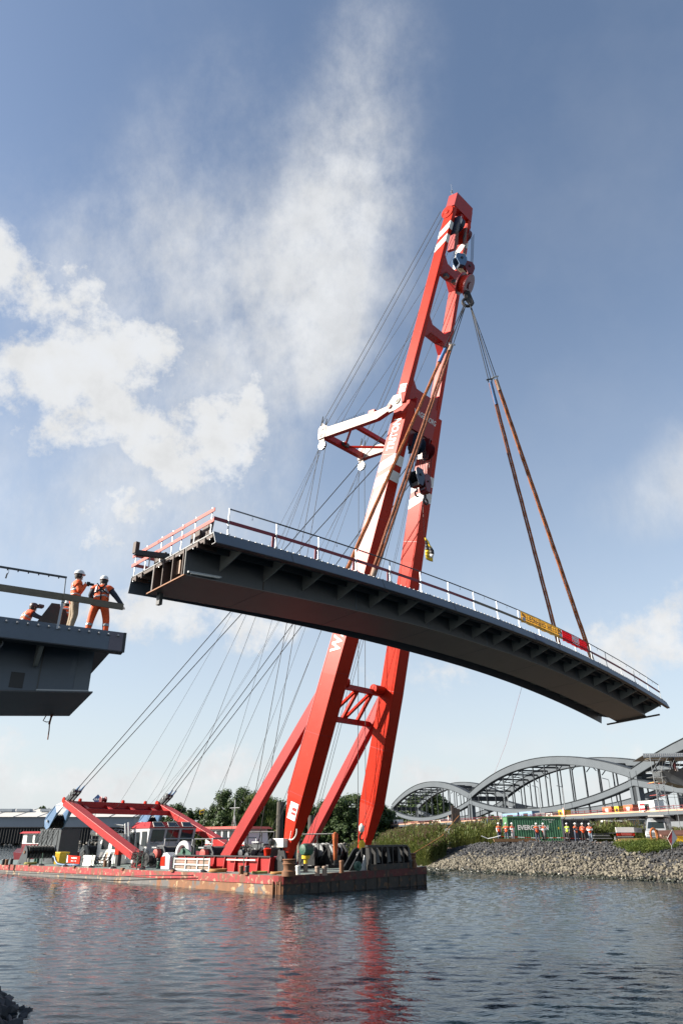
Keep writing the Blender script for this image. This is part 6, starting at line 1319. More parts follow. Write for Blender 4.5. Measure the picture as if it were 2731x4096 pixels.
# white ring
a9 = a_at(728, 2.9); c = dk(a9, 2.9, 1.05); m = MB(); m.path([c+BS*(.78*cos(k))+V((0, 0, .78*sin(k))) for k in [i*pi/14 for i in range(28)]], .19, 10, closed=True)
tag(m.build('white_ring_fender', M['white'], smooth='all'), 'big white ring fender standing between the two grey winches', 'fender')
t = deckthing('green_ramp', 'green sloped bracket in front of the white ring', 'bracket', a9-.5, 2.6); MB().prism([dk(a9+.4, 2.55, .95), dk(a9-1.6, 2.55, .95), dk(a9-1.5, 2.55, 1.15), dk(a9-.6, 2.55, 1.5), dk(a9+.2, 2.55, 1.1)], BX*.15).build('plate', M['green'], t); MB().lathe([(.18, 0), (.18, .12)], dk(a9-.5, 2.5, 1.28), 12, (BS, ZZ, -BX)).build('boss', M['green'], t)
# engine and hydraulics cluster behind the coaming
t = deckthing('engine_cluster', 'black engine and hydraulic hoses left of the near leg foot', 'engine', a_at(1030, 5), 5); ae = a_at(1030, 5.2); rr = random.Random(12)
dbox(t, 'block', ae, 5.4, .2, 2.6, 1.4, 1.2, 'black2'); dbox(t, 'hood', ae-.3, 5.4, 1.402, 1.4, 1.1, .35, 'winch')
for i in range(20): q = dk(ae+rr.uniform(-1.6, 1.6), 4.6, rr.uniform(.5, 1.6)); MB().path([q, q+BX*-.15+V((0, 0, rr.uniform(-.3, .3)))+BS*rr.uniform(-.5, .5), q+V((0, 0, rr.uniform(-.8, -.2)))+BS*rr.uniform(-.7, .7)], rr.uniform(.03, .06), 6).build('hose', M['black' if i % 3 else 'galv'], t)
for i in range(4): MB().lathe([(.22, 0), (.26, .04), (.26, .3), (.1, .32)], dk(ae-1.2+i*.75, 4.62, .9+.2*(i % 2)), 12, (BS, ZZ, -BX)).build('pump', M['winch'], t)
dbox(t, 'cover', ae-.2, 4.9, 1.8, .9, .4, .08, 'galv')
aw = a_at(1108, 2.6); t = deckthing('white_box', 'cream box holding a dark buoy by the near leg foot', 'box', aw, 2.6); dbox(t, 'box', aw, 2.8, 1.55, 1.15, .5, .55, 'offw'); MB().lathe([(.05, 0), (.2, .08), (.24, .3), (.1, .45)], dk(aw+.45, 2.4, 1.65), 12).build('buoy', M['dark'], t); dbox(t, 'stand', aw, 2.8, 0, .2, .2, 1.55, 'dark')
t = deckthing('red_bucket', 'red bucket on the coaming beside the near leg', 'bucket', a_at(1066, 2.7), 2.7); pb_ = dk(a_at(1066, 2.5), 2.5, 1.03); MB().lathe([(.2, 0), (.27, .4), (.29, .42), (.22, .46), (.12, .5)], pb_, 14).build('body', M['red'], t, smooth=True); MB().path([pb_+V((.27, 0, .4)), pb_+V((.2, 0, .6)), pb_+V((-.2, 0, .6)), pb_+V((-.27, 0, .4))], .015, 4).build('handle', M['galv'], t)
# yellow auxiliary hook stowed at the bow and a fairlead plate
ph = dk(1.8, 9.2, 0); ph = V((ph.x, ph.y, 0)); zt_ = zat(3335, ph.x, ph.y); zb_ = zat(3402, ph.x, ph.y)
t = thing('stowed_hook', 'yellow and rusty hook hanging on two wires at the bow', 'hook', V((ph.x, ph.y, zb_))); MB().lathe([(.22, 0), (.24, .5), (.12, .7)], V((ph.x, ph.y, zb_)), 10).build('weight', M['yellow'], t); m = MB(); hookshape(m, V((ph.x, ph.y, zb_+1.0)), .7, BX); m.build('hook', M['rust'], t); MB().lathe([(.1, 0), (.2, .1), (.2, .4), (.05, .6)], V((ph.x, ph.y, zb_+1.2)), 10).build('socket', M['offw'], t)
t = deckthing('fairlead_plate', 'pale steel fairlead with roller at the bow edge', 'fairlead', .3, 6.9)
MB().prism([dk(.2, 7.2, .0), dk(.2, 7.95, .0), dk(.2, 7.85, .8), dk(.2, 7.75, .95), dk(.2, 7.6, .5)], BS*.08).build('plate', M['galv'], t); MB().lathe([(.3, -.1), (.3, .1), (.12, .11), (.12, .2)], dk(.1, 6.9, .32), 16, (BX, ZZ, -BS)).build('roller', M['green'], t)
t = deckthing('towing_bracket', 'black triangular bow bracket left of the fender frame', 'bracket', .8, 7.6)
for s in (0, .7): MB().prism([dk(.9+s, 6.9, 0), dk(.9+s, 9.2, 0), dk(.9+s, 9.0, 1.1), dk(.9+s, 8.5, 1.45), dk(.9+s, 8.1, 1.3)], BS*.1).build('plate', M['black2'], t)
MB().lathe([(.35, 0), (.35, .6)], dk(.95, 8.5, .85), 14, (BX, ZZ, BS)).build('roller', M['dark'], t)
# railing stanchions along the near edge
for u, lb_ in ((165, 'right of the stern bollards'), (262, 'at the left post of the red notice board'), (364, 'beside the leaning white board'), (452, 'before the black folding chair'), (566, 'in front of the cable tangle'), (690, 'at the left end of the plank panel'), (812, 'near the right end of the plank panel'), (973, 'before the red coaming, nearest to the leg')):
    a = a_at(u, .7); t = deckthing('deck_stanchion', 'thin stanchion with weighted foot '+lb_, 'stanchion', a, .7, 'stanchions along the near deck edge')
    MB().tube(dk(a, .7, .05), dk(a, .7, 1.05), .035, 6).build('post', M['green'], t); MB().lathe([(.35, 0), (.3, .08), (.06, .18)], dk(a, .7, 0), 10).build('foot', M['dark'], t)
# ================================================================== other boats
def boat(label, u0, u1, b, v_roof, hull_mt, n_win, name):
    a0 = a_at(u0, b); a1 = a_at(u1, b); t = thing(name, label, 'boat', V((*dk((a0+a1)/2, b).xy, 0)), 'work boats behind the barge')
    p0 = dk(a0, b); p1 = dk(a1, b); d_ = (p1-p0); d_.z = 0; L = d_.length; d_.normalize(); x_ = V((-d_.y, d_.x, 0)); x_ = x_ if x_.y > 0 else -x_
    o = V((p0.x, p0.y, 0)); zr = zat(v_roof, o.x, o.y)
    def q(x, y, z): return o+d_*x+x_*y+V((0, 0, z))
    m = MB(); sec = []
    for x, hw, zt in ((-3.5, .9, 1.4), (-1, 1.9, 1.2), (L*.5, 2.1, 1.1), (L+2, 2.0, 1.2), (L+4.5, .5, 1.7)): sec.append([q(x, 2.1-hw, zt), q(x, 2.1-hw*.8, -.3), q(x, 2.1+hw*.8, -.3), q(x, 2.1+hw, zt)])
    m.loft(sec); m.build('hull', M[hull_mt], t)
    zm = 1.2+(zr-1.2)*.42
    MB().loft([[q(0, .3, 1.15), q(L, .3, 1.15), q(L, 3.8, 1.15), q(0, 3.8, 1.15)], [q(0, .3, zm), q(L, .3, zm), q(L, 3.8, zm), q(0, 3.8, zm)]]).build('lower_cabin', M[hull_mt], t)
    MB().loft([[q(0, .3, zm), q(L, .3, zm), q(L, 3.8, zm), q(0, 3.8, zm)], [q(.2, .2, zr-.25), q(L-.2, .2, zr-.25), q(L-.2, 3.7, zr-.25), q(.2, 3.7, zr-.25)]]).build('cabin', M['white'], t)
    MB().loft([[q(-.35, -.2, zr-.25), q(L+.35, -.2, zr-.25), q(L+.35, 4.1, zr-.25), q(-.35, 4.1, zr-.25)], [q(.0, .1, zr), q(L, .1, zr), q(L, 3.8, zr), q(0, 3.8, zr)]]).build('roof', M['redwood' if 'orange' in label else 'red2'], t)
    for i in range(n_win):
        x = L*(.08+.84*i/n_win); w = L*.84/n_win*.72; MB().prism([q(x, .27, zm+.12), q(x+w, .27, zm+.12), q(x+w, .22, zr-.42), q(x, .22, zr-.42)], x_*-.03).build('window', M['glass'], t)
    m = MB(); m.tube(q(L*.5, 1.5, zr), q(L*.5, 1.5, zr+2.9), .06, 6); m.tube(q(L*.5-.9, 1.5, zr+2.0), q(L*.5+.9, 1.5, zr+2.0), .04, 5); m.tube(q(L*.5-.4, 1.5, zr), q(L*.5-.05, 1.5, zr+1.2), .05, 5); m.tube(q(L*.5+.4, 1.5, zr), q(L*.5+.05, 1.5, zr+1.2), .05, 5); m.build('mast', M['galv'], t)
    MB().lathe([(.05, 0), (.3, .05), (.42, .25), (.38, .5), (.15, .65)], q(L*.2, 1.6, zr), 14).build('radar_dome', M['white'], t, smooth=True)
    mm_ = MB(); c_ = q(L*.35, .1, zm-.5); mm_.path([c_+d_*(.3*cos(k))+V((0, 0, .3*sin(k))) for k in [i*pi/9 for i in range(18)]], .07, 6, closed=True); mm_.build('lifebuoy', M['redwood'], t)
    for i in range(6): x = -2.5+i*(L+5)/5; MB().tube(q(x, .2, 1.1), q(x, .2, 2.0), .03, 5).build('rail_post', M['galv'], t)
    return t
boat('white boat with red stripe and orange roof edge behind the red strut', 965, 808, 20.5, 3305, 'red2', 5, 'work_boat')
boat('small white tug with red roof and ladder at the left picture edge', 190, 72, 15.8, 3325, 'maroon', 3, 'tug_boat')
p = PB(862, 3228, 19); hf = thing('mast_flag', 'small yellow and dark flag on a wire above the boat', 'flag', PB(818, 3242, 19)); c = PB(818, 3236, 19)
MB().prism([c, c+V((-.55, 0, -.15)), c+V((-.5, 0, -.6)), c+V((.0, 0, -.45))], (0, .02, 0)).build('cloth', M['yellow'], hf); MB().prism([c+V((-.05, -.01, -.15)), c+V((-.45, -.01, -.25)), c+V((-.42, -.01, -.5)), c+V((-.05, -.01, -.38))], (0, .005, 0)).build('emblem', M['ink'], hf); MB().tube(c+V((.02, 0, .2)), c+V((.02, 0, -4.6)), .02, 5).build('staff', M['dark'], hf)
# ================================================================== RIGHT BANK: containers, vehicles, timber, scaffold
def corrug(m, x0, x1, y, z0, z1, depth, pitch, out=-1):
    xs = []; x = x0; k = 0
    while x < x1: xs.append((min(x, x1), y)); xs.append((min(x+pitch*.32, x1), y)); xs.append((min(x+pitch*.5, x1), y+depth)); xs.append((min(x+pitch*.82, x1), y+depth)); x += pitch
    xs.append((x1, y)); m.strip([(a, b, z0) for a, b in xs], [(a, b, z1) for a, b in xs])
def container(label, x0, y, L, Hh, zb, mt, frame, depth=2.44, rot=0, open_=False, doors=False):
    t = thing('shipping_container', label, 'container', (x0+L/2, y, zb), 'containers on the right bank')
    m = MB(); corrug(m, x0+.1, x0+L-.1, y+.04, zb+.16, zb+Hh-.12, .045, .29); m.build('side_panel', mt, t, fix=False)
    MB().box((x0+L/2, y+depth/2, zb+Hh-.05), (L-.02, depth-.02, .05)).build('roof', mt, t)
    MB().box((x0+L/2, y+depth/2, zb+.10), (L-.02, depth-.02, .08)).build('floor', M['dark'], t)
    m = MB(); m.box((x0+.03, y+depth/2, zb+Hh/2), (.04, depth-.1, Hh-.2)); m.build('end_panel', frame, t)
    m = MB(); m.box((x0+L-.03, y+depth/2, zb+Hh/2), (.04, depth-.1, Hh-.2)); m.build('end_panel', frame, t)
    m = MB(); m.box((x0+L/2, y+depth-.03, zb+Hh/2), (L-.1, .05, Hh-.2)); m.build('back_panel', mt, t)
    for x in (x0+.06, x0+L-.06):
        for yy in (y+.06, y+depth-.06): MB().box((x, yy, zb+Hh/2), (.14, .14, Hh)).build('corner_post', frame, t)
    for z in (zb+.08, zb+Hh-.06): MB().box((x0+L/2, y+.03, z), (L-.26, .10, .13)).build('rail', frame, t)
    return t
cg = mat('container_green_paint', (.030, .155, .075), .5, var=.15, scale=.8, col2=(.10, .16, .10), mixs=2, thr=.64); cgf = mat('container_light_green', (.10, .26, .12), .55, var=.15)
gx0 = PY(2031, 3300, 90).x-.1; gz = 2.75
t = container('green container lettered EVERGREEN behind the workers on the bank', gx0, 90, 6.5, 2.75, gz, cg, cgf)
text('lettering', 'EVERGREEN', .70, (gx0+3.05, 89.985, gz+1.50), (1, 0, 0), (0, 0, 1), M['letter'], t, ext=.0, sx=1.0, bold=.022)
text('lettering', 'EMCU 891206 7', .20, (gx0+5.0, 89.985, gz+2.38), (1, 0, 0), (0, 0, 1), M['letter'], t, ext=.0, sx=1.1); text('lettering', '22G1', .19, (gx0+5.2, 89.985, gz+2.12), (1, 0, 0), (0, 0, 1), M['letter'], t, ext=0)
MB().box((gx0+6.1, 89.98, gz+1.45), (.10, .02, .22)).build('sticker', M['yellow'], t)
cd = mat('container_shaded_inside', (.022, .024, .028), .55, var=.2)  # dark panels stand for the shaded inside of an open container
dx0 = gx0+6.75; t = container('container with its shaded open inside painted dark, pale left post, behind the workers', dx0, 90.4, 3.35, 2.45, gz, cd, mat('container_frame_grey', (.10, .105, .11), .55))
MB().box((dx0-.10, 90.2, gz+1.25), (.18, .12, 2.5)).build('door_post', M['greyw'], t)
for k in range(3): MB().box((dx0+.9+k*.75, 90.36, gz+1.2), (.05, .05, 2.1)).build('lock_rod', M['winch'], t)
container('blue container whose end shows left of the green one', gx0-1.15, 96, 4.5, 2.6, gz, mat('container_blue', (.05, .09, .22), .5, var=.15), mat('container_blue_frame', (.07, .11, .26), .5))
# timber beams on the edge of the bank
def beam(label, u0, u1, v, y, h, mt, nm='timber_beam', cat='beam', w=.3, grp=None):
    p0 = PY(u0, v, y); p1 = PY(u1, v, y); p1.z = p0.z+(p1.z-p0.z); t = MB().bar(p0, p1, w, h).build(nm, M[mt] if isinstance(mt, str) else mt, bevel=.01); return tag(t, label, cat, grp)
bw = mat('brown_timber', (.20, .105, .045), .8, var=.25, scale=2)
beam('long brown timber beam lying before the green container, lower one', 1975, 2154, 3364, 84.0, .18, bw); beam('brown timber beam on top of the lower beam before the container', 1972, 2150, 3358, 84.5, .16, bw)
m = MB(); m.path([PY(1925, 3344, 86), PY(1950, 3355, 86), PY(1975, 3350, 86), PY(2000, 3343, 86)], .05, 6); tag(m.build('barrier_chain', M['letter']), 'red and white barrier tape sagging left of the workers', 'barrier')
def tape(label, pts, y):
    t = thing('barrier_tape', label, 'tape', PY(*pts[0], y))
    for i in range(len(pts)-1):
        n = 6
        for k in range(n):
            a = lerp(V((*pts[i], 0)), V((*pts[i+1], 0)), k/n); b = lerp(V((*pts[i], 0)), V((*pts[i+1], 0)), (k+1)/n); p = PY(a.x, a.y, y); q = PY(b.x, b.y, y)
            MB().bar(p, q, .01, .07).build('stripe', M['letter'] if k % 2 else M['red'], t)
    for u, v in (pts[0], pts[-1]): p = PY(u, v, y); MB().tube(V((p.x, p.y, 2.5)), p+V((0, 0, .1)), .02, 5).build('stake', M['galv'], t)
tape('red and white barrier tape stretched behind the workers before the containers', [(1990, 3345), (2150, 3352), (2240, 3351), (2360, 3357)], 88.0)
# yellow formwork beams
for i, (u0, u1, v) in enumerate(((2462, 2636, 3364), (2472, 2640, 3360), (2480, 2645, 3357))):
    beam(['front', 'middle', 'rear'][i]+' yellow formwork beam lying left of the orange stand', u0, u1, v, 78+i*.8, .16, 'yellowwood', 'formwork_beam', 'beam', .1, 'yellow formwork beams')
t = thing('lattice_girder', 'low wire lattice girder lying on the gravel left of the beams', 'girder', PY(2490, 3366, 76.5))
p0, p1 = PY(2462, 3365, 76.5), PY(2525, 3367, 76.5); n = 12
MB().tube(p0+V((0, 0, .25)), p1+V((0, 0, .25)), .02, 5).build('top_bar', M['grate'], t); MB().tube(p0, p1, .02, 5).build('bottom_bar', M['grate'], t)
m = MB(); m.path([lerp(p0, p1, i/n)+V((0, 0, .25 if i % 2 else 0)) for i in range(n+1)], .013, 4); m.build('zigzag', M['grate'], t)
# pink timber stack
t = thing('timber_stack', 'stack of pinkish square timbers right of the orange stand', 'timber', PY(2680, 3360, 74), )
for i, (v, y, u0) in enumerate(((3326, 74.5, 2618), (3334, 74.0, 2622), (3350, 74.5, 2630), (3354, 73.6, 2628), (3342, 75.0, 2640))): MB().bar(PY(u0, v, y), PY(2800, v-1, y), .35, .2).build('timber', mat('pink_timber', (.42, .22, .17), .8, var=.15, scale=3) if i == 0 else bpy.data.materials['pink_timber'], t)
for u in (2655, 2730): p = PY(u, 3340, 74.3); MB().box((p.x, p.y, 2.9), (.15, 1.2, .9)).build('bearer', M['wood'], t)
t = thing('steel_beam', 'yellow steel beam lying behind the diamond sign', 'beam', PY(2720, 3355, 72)); q0, q1 = PY(2700, 3345, 72), PY(2830, 3348, 72)
for z in (0, -.45): MB().bar(q0+V((0, 0, z)), q1+V((0, 0, z)), .35, .04).build('flange', M['yellow'], t)
MB().bar(q0+V((0, 0, -.225)), q1+V((0, 0, -.225)), .03, .40).build('web', M['yellow'], t)
# orange sling rack
t = thing('sling_rack', 'orange brown post with orange slings hung on it', 'rack', PY(2625, 3370, 72)); pr = PY(2622, 3318, 72); pf = PY(2632, 3372, 72)
rkm = mat('orange_brown_steel', (.38, .17, .04), .7, var=.2); MB().bar(pf, pr, .22, .22).build('post', rkm, t); m = MB(); c = PY(2614, 3340, 71.8)
m.path([c+V((.32*cos(k), 0, .55*sin(k))) for k in [i*pi/10 for i in range(20)]], .10, 8, closed=True); m.build('sling', M['orange'], t, smooth='all')
for k in range(7): a = -1.3+k*.43; MB().path([pf+V((0, 0, .45)), pf+V((sin(a)*.35, -.2, .35)), pf+V((sin(a)*.8, -.3*cos(a), -.1))], .05, 6, .02).build('claw', rkm, t)
# diamond river sign, half red half white
t = thing('diamond_sign', 'tall red and white diamond sign tilted on the stones at right', 'sign', PY(2685, 3388, 66)); pT, pB, pl_, pr_ = PY(2687, 3319, 66), PY(2684, 3384, 66), PY(2667, 3354, 66), PY(2707, 3352, 66.3)
MB().prism([pT, pl_, pB], (0, .05, 0)).build('red_half', mat('sign_red2', (.60, .015, .03), .5), t); MB().prism([pT, pB, pr_], (0, .05, 0)).build('white_half', M['white'], t)
MB().path([pT, pl_, pB, pr_, pT], .02, 5).build('frame', M['offw'], t); MB().box(PY(2681, 3360, 65.9), (.22, .02, .22)).build('mark', M['redwood'], t); MB().tube(V((pB.x+.05, 66.2, pB.z-.25)), V((pT.x, 66.2, pT.z-.1)), .03, 6).build('post', M['galv'], t)
# ---- vehicles
vs = mat('silver_car_paint', (.42, .44, .46), .35, .2, var=.05, coat=.5)
zg = 2.75; vc = PY(2622, 3350, 81.5); VR = Matrix.Rotation(radians(-32), 3, 'Z'); W = 2.02
t = thing('silver_van', 'silver van with boards on the roof parked behind the pink timbers', 'van', (vc.x, vc.y, zg))
def vq(x, y, z): return V((vc.x, vc.y, zg))+VR@V(((x-.5)*W, y, z))
VA = (VR@V((1, 0, 0)), VR@V((0, 1, 0)), ZZ)
prof = [(.12, .32), (-.03, .40), (-.05, .62), (.0, .86), (.16, 1.08), (.80, 1.26), (1.45, 2.02), (1.85, 2.30), (2.6, 2.40), (5.4, 2.38), (5.5, 2.2), (5.5, .36)]
m = MB(); secs = []
for s, k in ((.0, .93), (.035, .985), (.10, 1), (.90, 1), (.965, .985), (1.0, .93)):
    sec = []
    for (y, z) in prof:
        ins = 0 if z < 1.3 else (z-1.3)*.10
        xx = .5+(s-.5)*(1-2*ins/W); sec.append(vq(xx, y*1.0+(1-k)*.6*(1 if y < 1 else -.2), .32+(z-.32)*(.985+.015*k)))
    secs.append(sec)
m.loft(secs); m.build('body', vs, t, smooth=True)
def vw(x, y, off): f = (y-.80)/.65; z = 1.26+f*.76; return vq(.5+(x-.5)*(1-2*max(0, z-1.3)*.10/W), y-off*.75, z+off*.65)
MB().prism([vw(.07, .86, .01), vw(.93, .86, .01), vw(.91, 1.42, .01), vw(.09, 1.42, .01)], VR@V((0, -.015, .013))).build('windscreen', M['glass'], t)
for x, s_ in ((.0, -1), (1.0, 1)):
    MB().prism([vq(x+s_*.004, 1.05, 1.32), vq(x+s_*.004, 1.95, 1.32), vq(x-s_*.03, 1.95, 2.0), vq(x-s_*.028, 1.5, 2.0)], VR@V((s_*.02, 0, 0))).build('side_window', M['glass'], t)
MB().prism([vq(.20, -.05, .60), vq(.80, -.05, .60), vq(.76, .02, .96), vq(.24, .02, .96)], VR@V((0, -.03, 0))).build('grille', M['dark'], t)
for k in range(3): MB().bar(vq(.22, -.10, .68+k*.10), vq(.78, -.10, .68+k*.10), .03, .035).build('grille_bar', M['galv'], t)
MB().box(vq(.5, -.03, .42), (W*.98, .2, .24), VA).build('bumper', M['winch'], t, bevel=.05)
for x in (.11, .89): MB().prism([vq(x-.085, -.04, .74), vq(x+.085, -.04, .74), vq(x+.07, .06, 1.02), vq(x-.07, .06, 1.02)], VR@V((0, -.04, 0))).build('headlight', M['galv'], t)
for x in (.07, .93):
    for y in (.95, 4.4):
        w_ = MB().lathe([(.24, -.11), (.35, -.10), (.36, 0), (.35, .10), (.24, .11)], vq(x, y, .35), 18, (VA[1], ZZ, VA[0])).build('wheel', M['rubber'], t, smooth=True)
        MB().lathe([(.22, -.125), (.2, -.09), (.2, .09), (.22, .125)], vq(x, y, .35), 14, (VA[1], ZZ, VA[0])).build('rim', M['galv'], w_)
for x in (-.09, 1.09): MB().box(vq(x, 1.02, 1.45), (.20, .12, .34), VA).build('mirror', M['dark'], t, bevel=.03)
for k in range(3): MB().box(vq(.62, 2.9, 2.52+.07*k), (W*.8, 4.6, .05), VA).build('roof_board', M['galv' if k != 1 else 'offw'], t)
for y in (1.4, 3.0, 4.6): MB().box(vq(.5, y, 2.46), (W*.9, .06, .06), VA).build('roof_bar', M['dark'], t)
MB().prism([vq(.5, -.10, .86), vq(.53, -.10, .90), vq(.5, -.10, .94), vq(.47, -.10, .90)], VR@V((0, -.01, 0))).build('badge', M['galv'], t)
# trailer with white tailboard
tx0 = PY(2461, 3320, 88).x; tx1 = PY(2533, 3320, 88).x; tx2 = PY(2585, 3320, 92).x
t = thing('flat_trailer', 'low trailer with white tailboard and orange rear lights left of the van', 'trailer', ((tx0+tx1)/2, 88, zg))
z0, z1 = zat(3330, 0, 88), zat(3309, 0, 88); m = MB(); m.box(((tx0+tx1)/2, 88, (z0+z1)/2), (tx1-tx0, .12, z1-z0)); m.build('tailboard', M['white'], t)
m = MB(); m.prism([(tx1, 88, z0), (tx2, 93, z0), (tx2, 93, z1-.05), (tx1, 88, z1)], (0, .1, 0)); sb = m.build('side_board', M['greyw'], t); text('lettering', 'Gerüstbau', .36, ((tx1+tx2)/2, 90.42, (z0+z1)/2), (tx2-tx1, 5, 0), (0, 0, 1), M['dark'], t, ext=.03)
MB().box(((tx0+tx1)/2+.1, 88.0, z0-.18), (1.2, .2, .28)).build('number_board', M['redwood'], t)
for x in (tx0+.25, tx1-.2): MB().box((x, 88, z0-.22), (.4, .18, .25)).build('rear_light', M['red'], t)
MB().box(((tx0+tx1)/2, 88.1, z0-.45), (tx1-tx0-.3, .12, .12)).build('bumper', M['galv'], t)
for x, yy in ((tx1+.15, 89.5), (tx1+.4, 90.6), (tx0+.3, 89.5)): w_ = MB().lathe([(.24, 0), (.34, .03), (.34, .2), (.24, .23)], (x, yy, zg+.32), 16, (V((0, 1, 0)), ZZ, V((1, 0, 0)))).build('wheel', M['rubber'], t); MB().lathe([(.2, -.02), (.2, .25)], (x, yy, zg+.32), 12, (V((0, 1, 0)), ZZ, V((1, 0, 0)))).build('rim', M['galv'], w_)
MB().box(((tx0+tx1)/2, 90.5, z0-.05), (tx1-tx0-.1, 5, .12)).build('bed', M['dark'], t)
bx0, bx1 = PY(2516, 3300, 97).x, PY(2582, 3300, 97).x; t = thing('tilt_frame', 'grey framed truck body behind the trailer', 'truck body', ((bx0+bx1)/2, 97, zg)); zt = zat(3278, 0, 97); zb = zat(3322, 0, 97)
MB().box(((bx0+bx1)/2, 97.4, (zt+zb)/2), (bx1-bx0, .1, zt-zb)).build('panel', M['winch'], t)
for p, q in (((bx0, zb), (bx0, zt)), ((bx1, zb), (bx1, zt)), ((bx0, zt), (bx1, zt)), ((bx0, (zt+zb)/2), (bx1, (zt+zb)/2))): MB().bar((p[0], 97, p[1]), (q[0], 97, q[1]), .12, .12, (0, 1, 0)).build('bar', M['galv'], t)
MB().box(((bx0+bx1)/2, 97.3, (zt+zb)/2+.1), (.9, .06, .6)).build('window', M['glass2'], t)
lx0, lx1 = PY(2422, 3300, 100).x, PY(2514, 3300, 100).x; t = thing('long_trailer', 'black long trailer with white top edge behind the reeds', 'trailer', ((lx0+lx1)/2, 100, zg)); zt = zat(3284, 0, 100); zb = zat(3318, 0, 100)
MB().box(((lx0+lx1)/2, 101, (zt+zb)/2), (lx1-lx0, 2.2, zt-zb)).build('body', M['black2'], t); MB().box(((lx0+lx1)/2, 100.9, zt), (lx1-lx0+.1, 2.4, .22)).build('top_edge', M['offw'], t); MB().box(((lx0+lx1)/2, 101, zb-.4), (lx1-lx0-.6, 1.8, .5)).build('chassis', M['dark'], t)
p = PY(2405, 3357, 86); t = thing('pallet_stack', 'low stack of dark grey frames on the gravel right of the workers', 'frames', p)
for k in range(4): MB().box(p+V((0, 0, .08+k*.15)), (2.1-.2*k, .8, .06)).build('frame', M['winch' if k % 2 else 'galv'], t)
# ---- bridge section at the right with scaffold tower
SD = V((1, -.12, 0)).normalized(); SWd = V((.12, 1, 0)).normalized(); sq = PY(2569, 3014, 86); 
def rq(x, y, z): return sq+SD*x+SWd*y+V((0, 0, z))
t = thing('right_bridge_section', 'end of a grey bridge section above the scaffold at the right edge', 'bridge section', rq(8, 2, -3))
MB().loft([[rq(x, y, z) for y, z in ((0, 0), (.04, 0), (.0, -.45), (-.04, -.45))] for x in (0, 16)]).build('edge_fascia', M['galv'], t)
MB().loft([[rq(x, y, z) for y, z in ((.05, -.02), (6, -.3), (6, -.36), (.05, -.08))] for x in (.3, 16)]).build('deck_plate', M['under'], t)
for k in range(26): inst('bolt', bolt_me, t, rq(.3+k*.24, -.03, -.12), (pi/2, 0, 0), (1.2,)*3); inst('bolt', bolt_me, t, rq(.3+k*.24, -.04, -.3), (pi/2, 0, 0), (1.2,)*3)
gq = PY(2640, 3100, 87.5)
def gqf(x, y, z): return gq+SD*x+SWd*y+V((0, 0, z))
MB().loft([[gqf(x0, y, z) for x0, y, z in ((a, 0, h0_), (a+.0, 3.2, h0_), (a+e, 3.0, -.75-d_), (a+e, .2, -.75-d_))] for a, h0_, e, d_ in ((0, .55, .0, -.6), (.0+.25, .6, .4, .0), (2.2, .7, .4, .55), (12, .9, .4, 1.0))]).build('box_girder', M['under'], t)
for x in (1.2, 3.0, 5.0): MB().bar(rq(x, .3, -.45), gqf(x-1.2, 1.2, .5), .12, .14).build('rib', M['under'], t)
# scaffold
t = thing('scaffold_tower', 'steel tube scaffold tower with ladder under the right bridge section', 'scaffold', V((35.6, 86, 2.75)))
def sp3(u, v, y): return PY(u, v, y)
legs_ = [((2602, 3016, 85.5), (2637, 3283, 85.5)), ((2634, 3030, 87.5), (2676, 3290, 87.5)), ((2650, 3120, 85.5), (2676, 3290, 85.5)), ((2690, 3140, 87.5), (2705, 3260, 87.5))]
for a, b in legs_:
    A_, B_ = sp3(*a), sp3(*b); A_.x = B_.x = (A_.x+B_.x)/2; MB().tube(A_, V((B_.x, B_.y, 2.75)), .035, 6).build('standard', M['galv'], t)
X0, X1 = sp3(2620, 3150, 85.5).x, sp3(2664, 3150, 85.5).x; Ya, Yb = 85.5, 87.5
for v in (3040, 3085, 3108, 3131, 3180, 3228, 3262):
    z = zat(v, 0, 86)
    for y in (Ya, Yb): MB().tube((X0, y, z), (X1+.2, y, z), .028, 5).build('ledger', M['galv'], t)
    for x in (X0, X1): MB().tube((x, Ya, z), (x, Yb, z), .028, 5).build('transom', M['redwood' if v in (3131, 3180) else 'galv'], t)
zz_ = [zat(v, 0, 86) for v in (3030, 3085, 3131, 3180, 3228, 3290)]
for i in range(5):
    a, b = (X0, X1) if i % 2 else (X1, X0); MB().tube((a, Ya-.05, zz_[i]), (b, Ya-.05, zz_[i+1]), .026, 5).build('brace', M['galv'], t)
MB().box(((X0+X1)/2, 86.4, zat(3131, 0, 86)+.05), (X1-X0, 1.4, .06)).build('platform', M['yellowwood'], t); MB().box(((X0+X1)/2+.8, 86.4, zat(3034, 0, 86)), (X1-X0+1.6, 1.4, .06)).build('platform', M['wood'], t)
lx = lerp(X0, X1, .45)
for s in (-.2, .2): MB().tube((lx+s, 85.9, zat(3190, 0, 86)), (lx+s+.0, 86.6, zat(3131, 0, 86)), .025, 5).build('ladder_rail', M['galv'], t)
for k in range(8): z = lerp(zat(3190, 0, 86), zat(3131, 0, 86), (k+.5)/8); MB().tube((lx-.2, 85.9+.7*(k+.5)/8, z), (lx+.2, 85.9+.7*(k+.5)/8, z), .02, 5).build('ladder_rung', M['galv'], t)
for v in (3178, 3190): z = zat(v, 0, 86); MB().tube((X0, Ya-.1, z), (X1+3.5, Ya-.1, z), .026, 5).build('guard_rail', M['galv'], t)
for k in range(4): MB().tube((X1+.6+k*.9, 86, zat(3022, 0, 86)), (X1+.3+k*.9, 86.8, zat(3085, 0, 86)), .028, 5).build('hanger', M['galv'], t); MB().tube((X1+k*.9, 85.7, zat(3080, 0, 86)), (X1+.9+k*.9, 85.7, zat(3030, 0, 86)), .024, 5).build('brace', M['galv'], t)
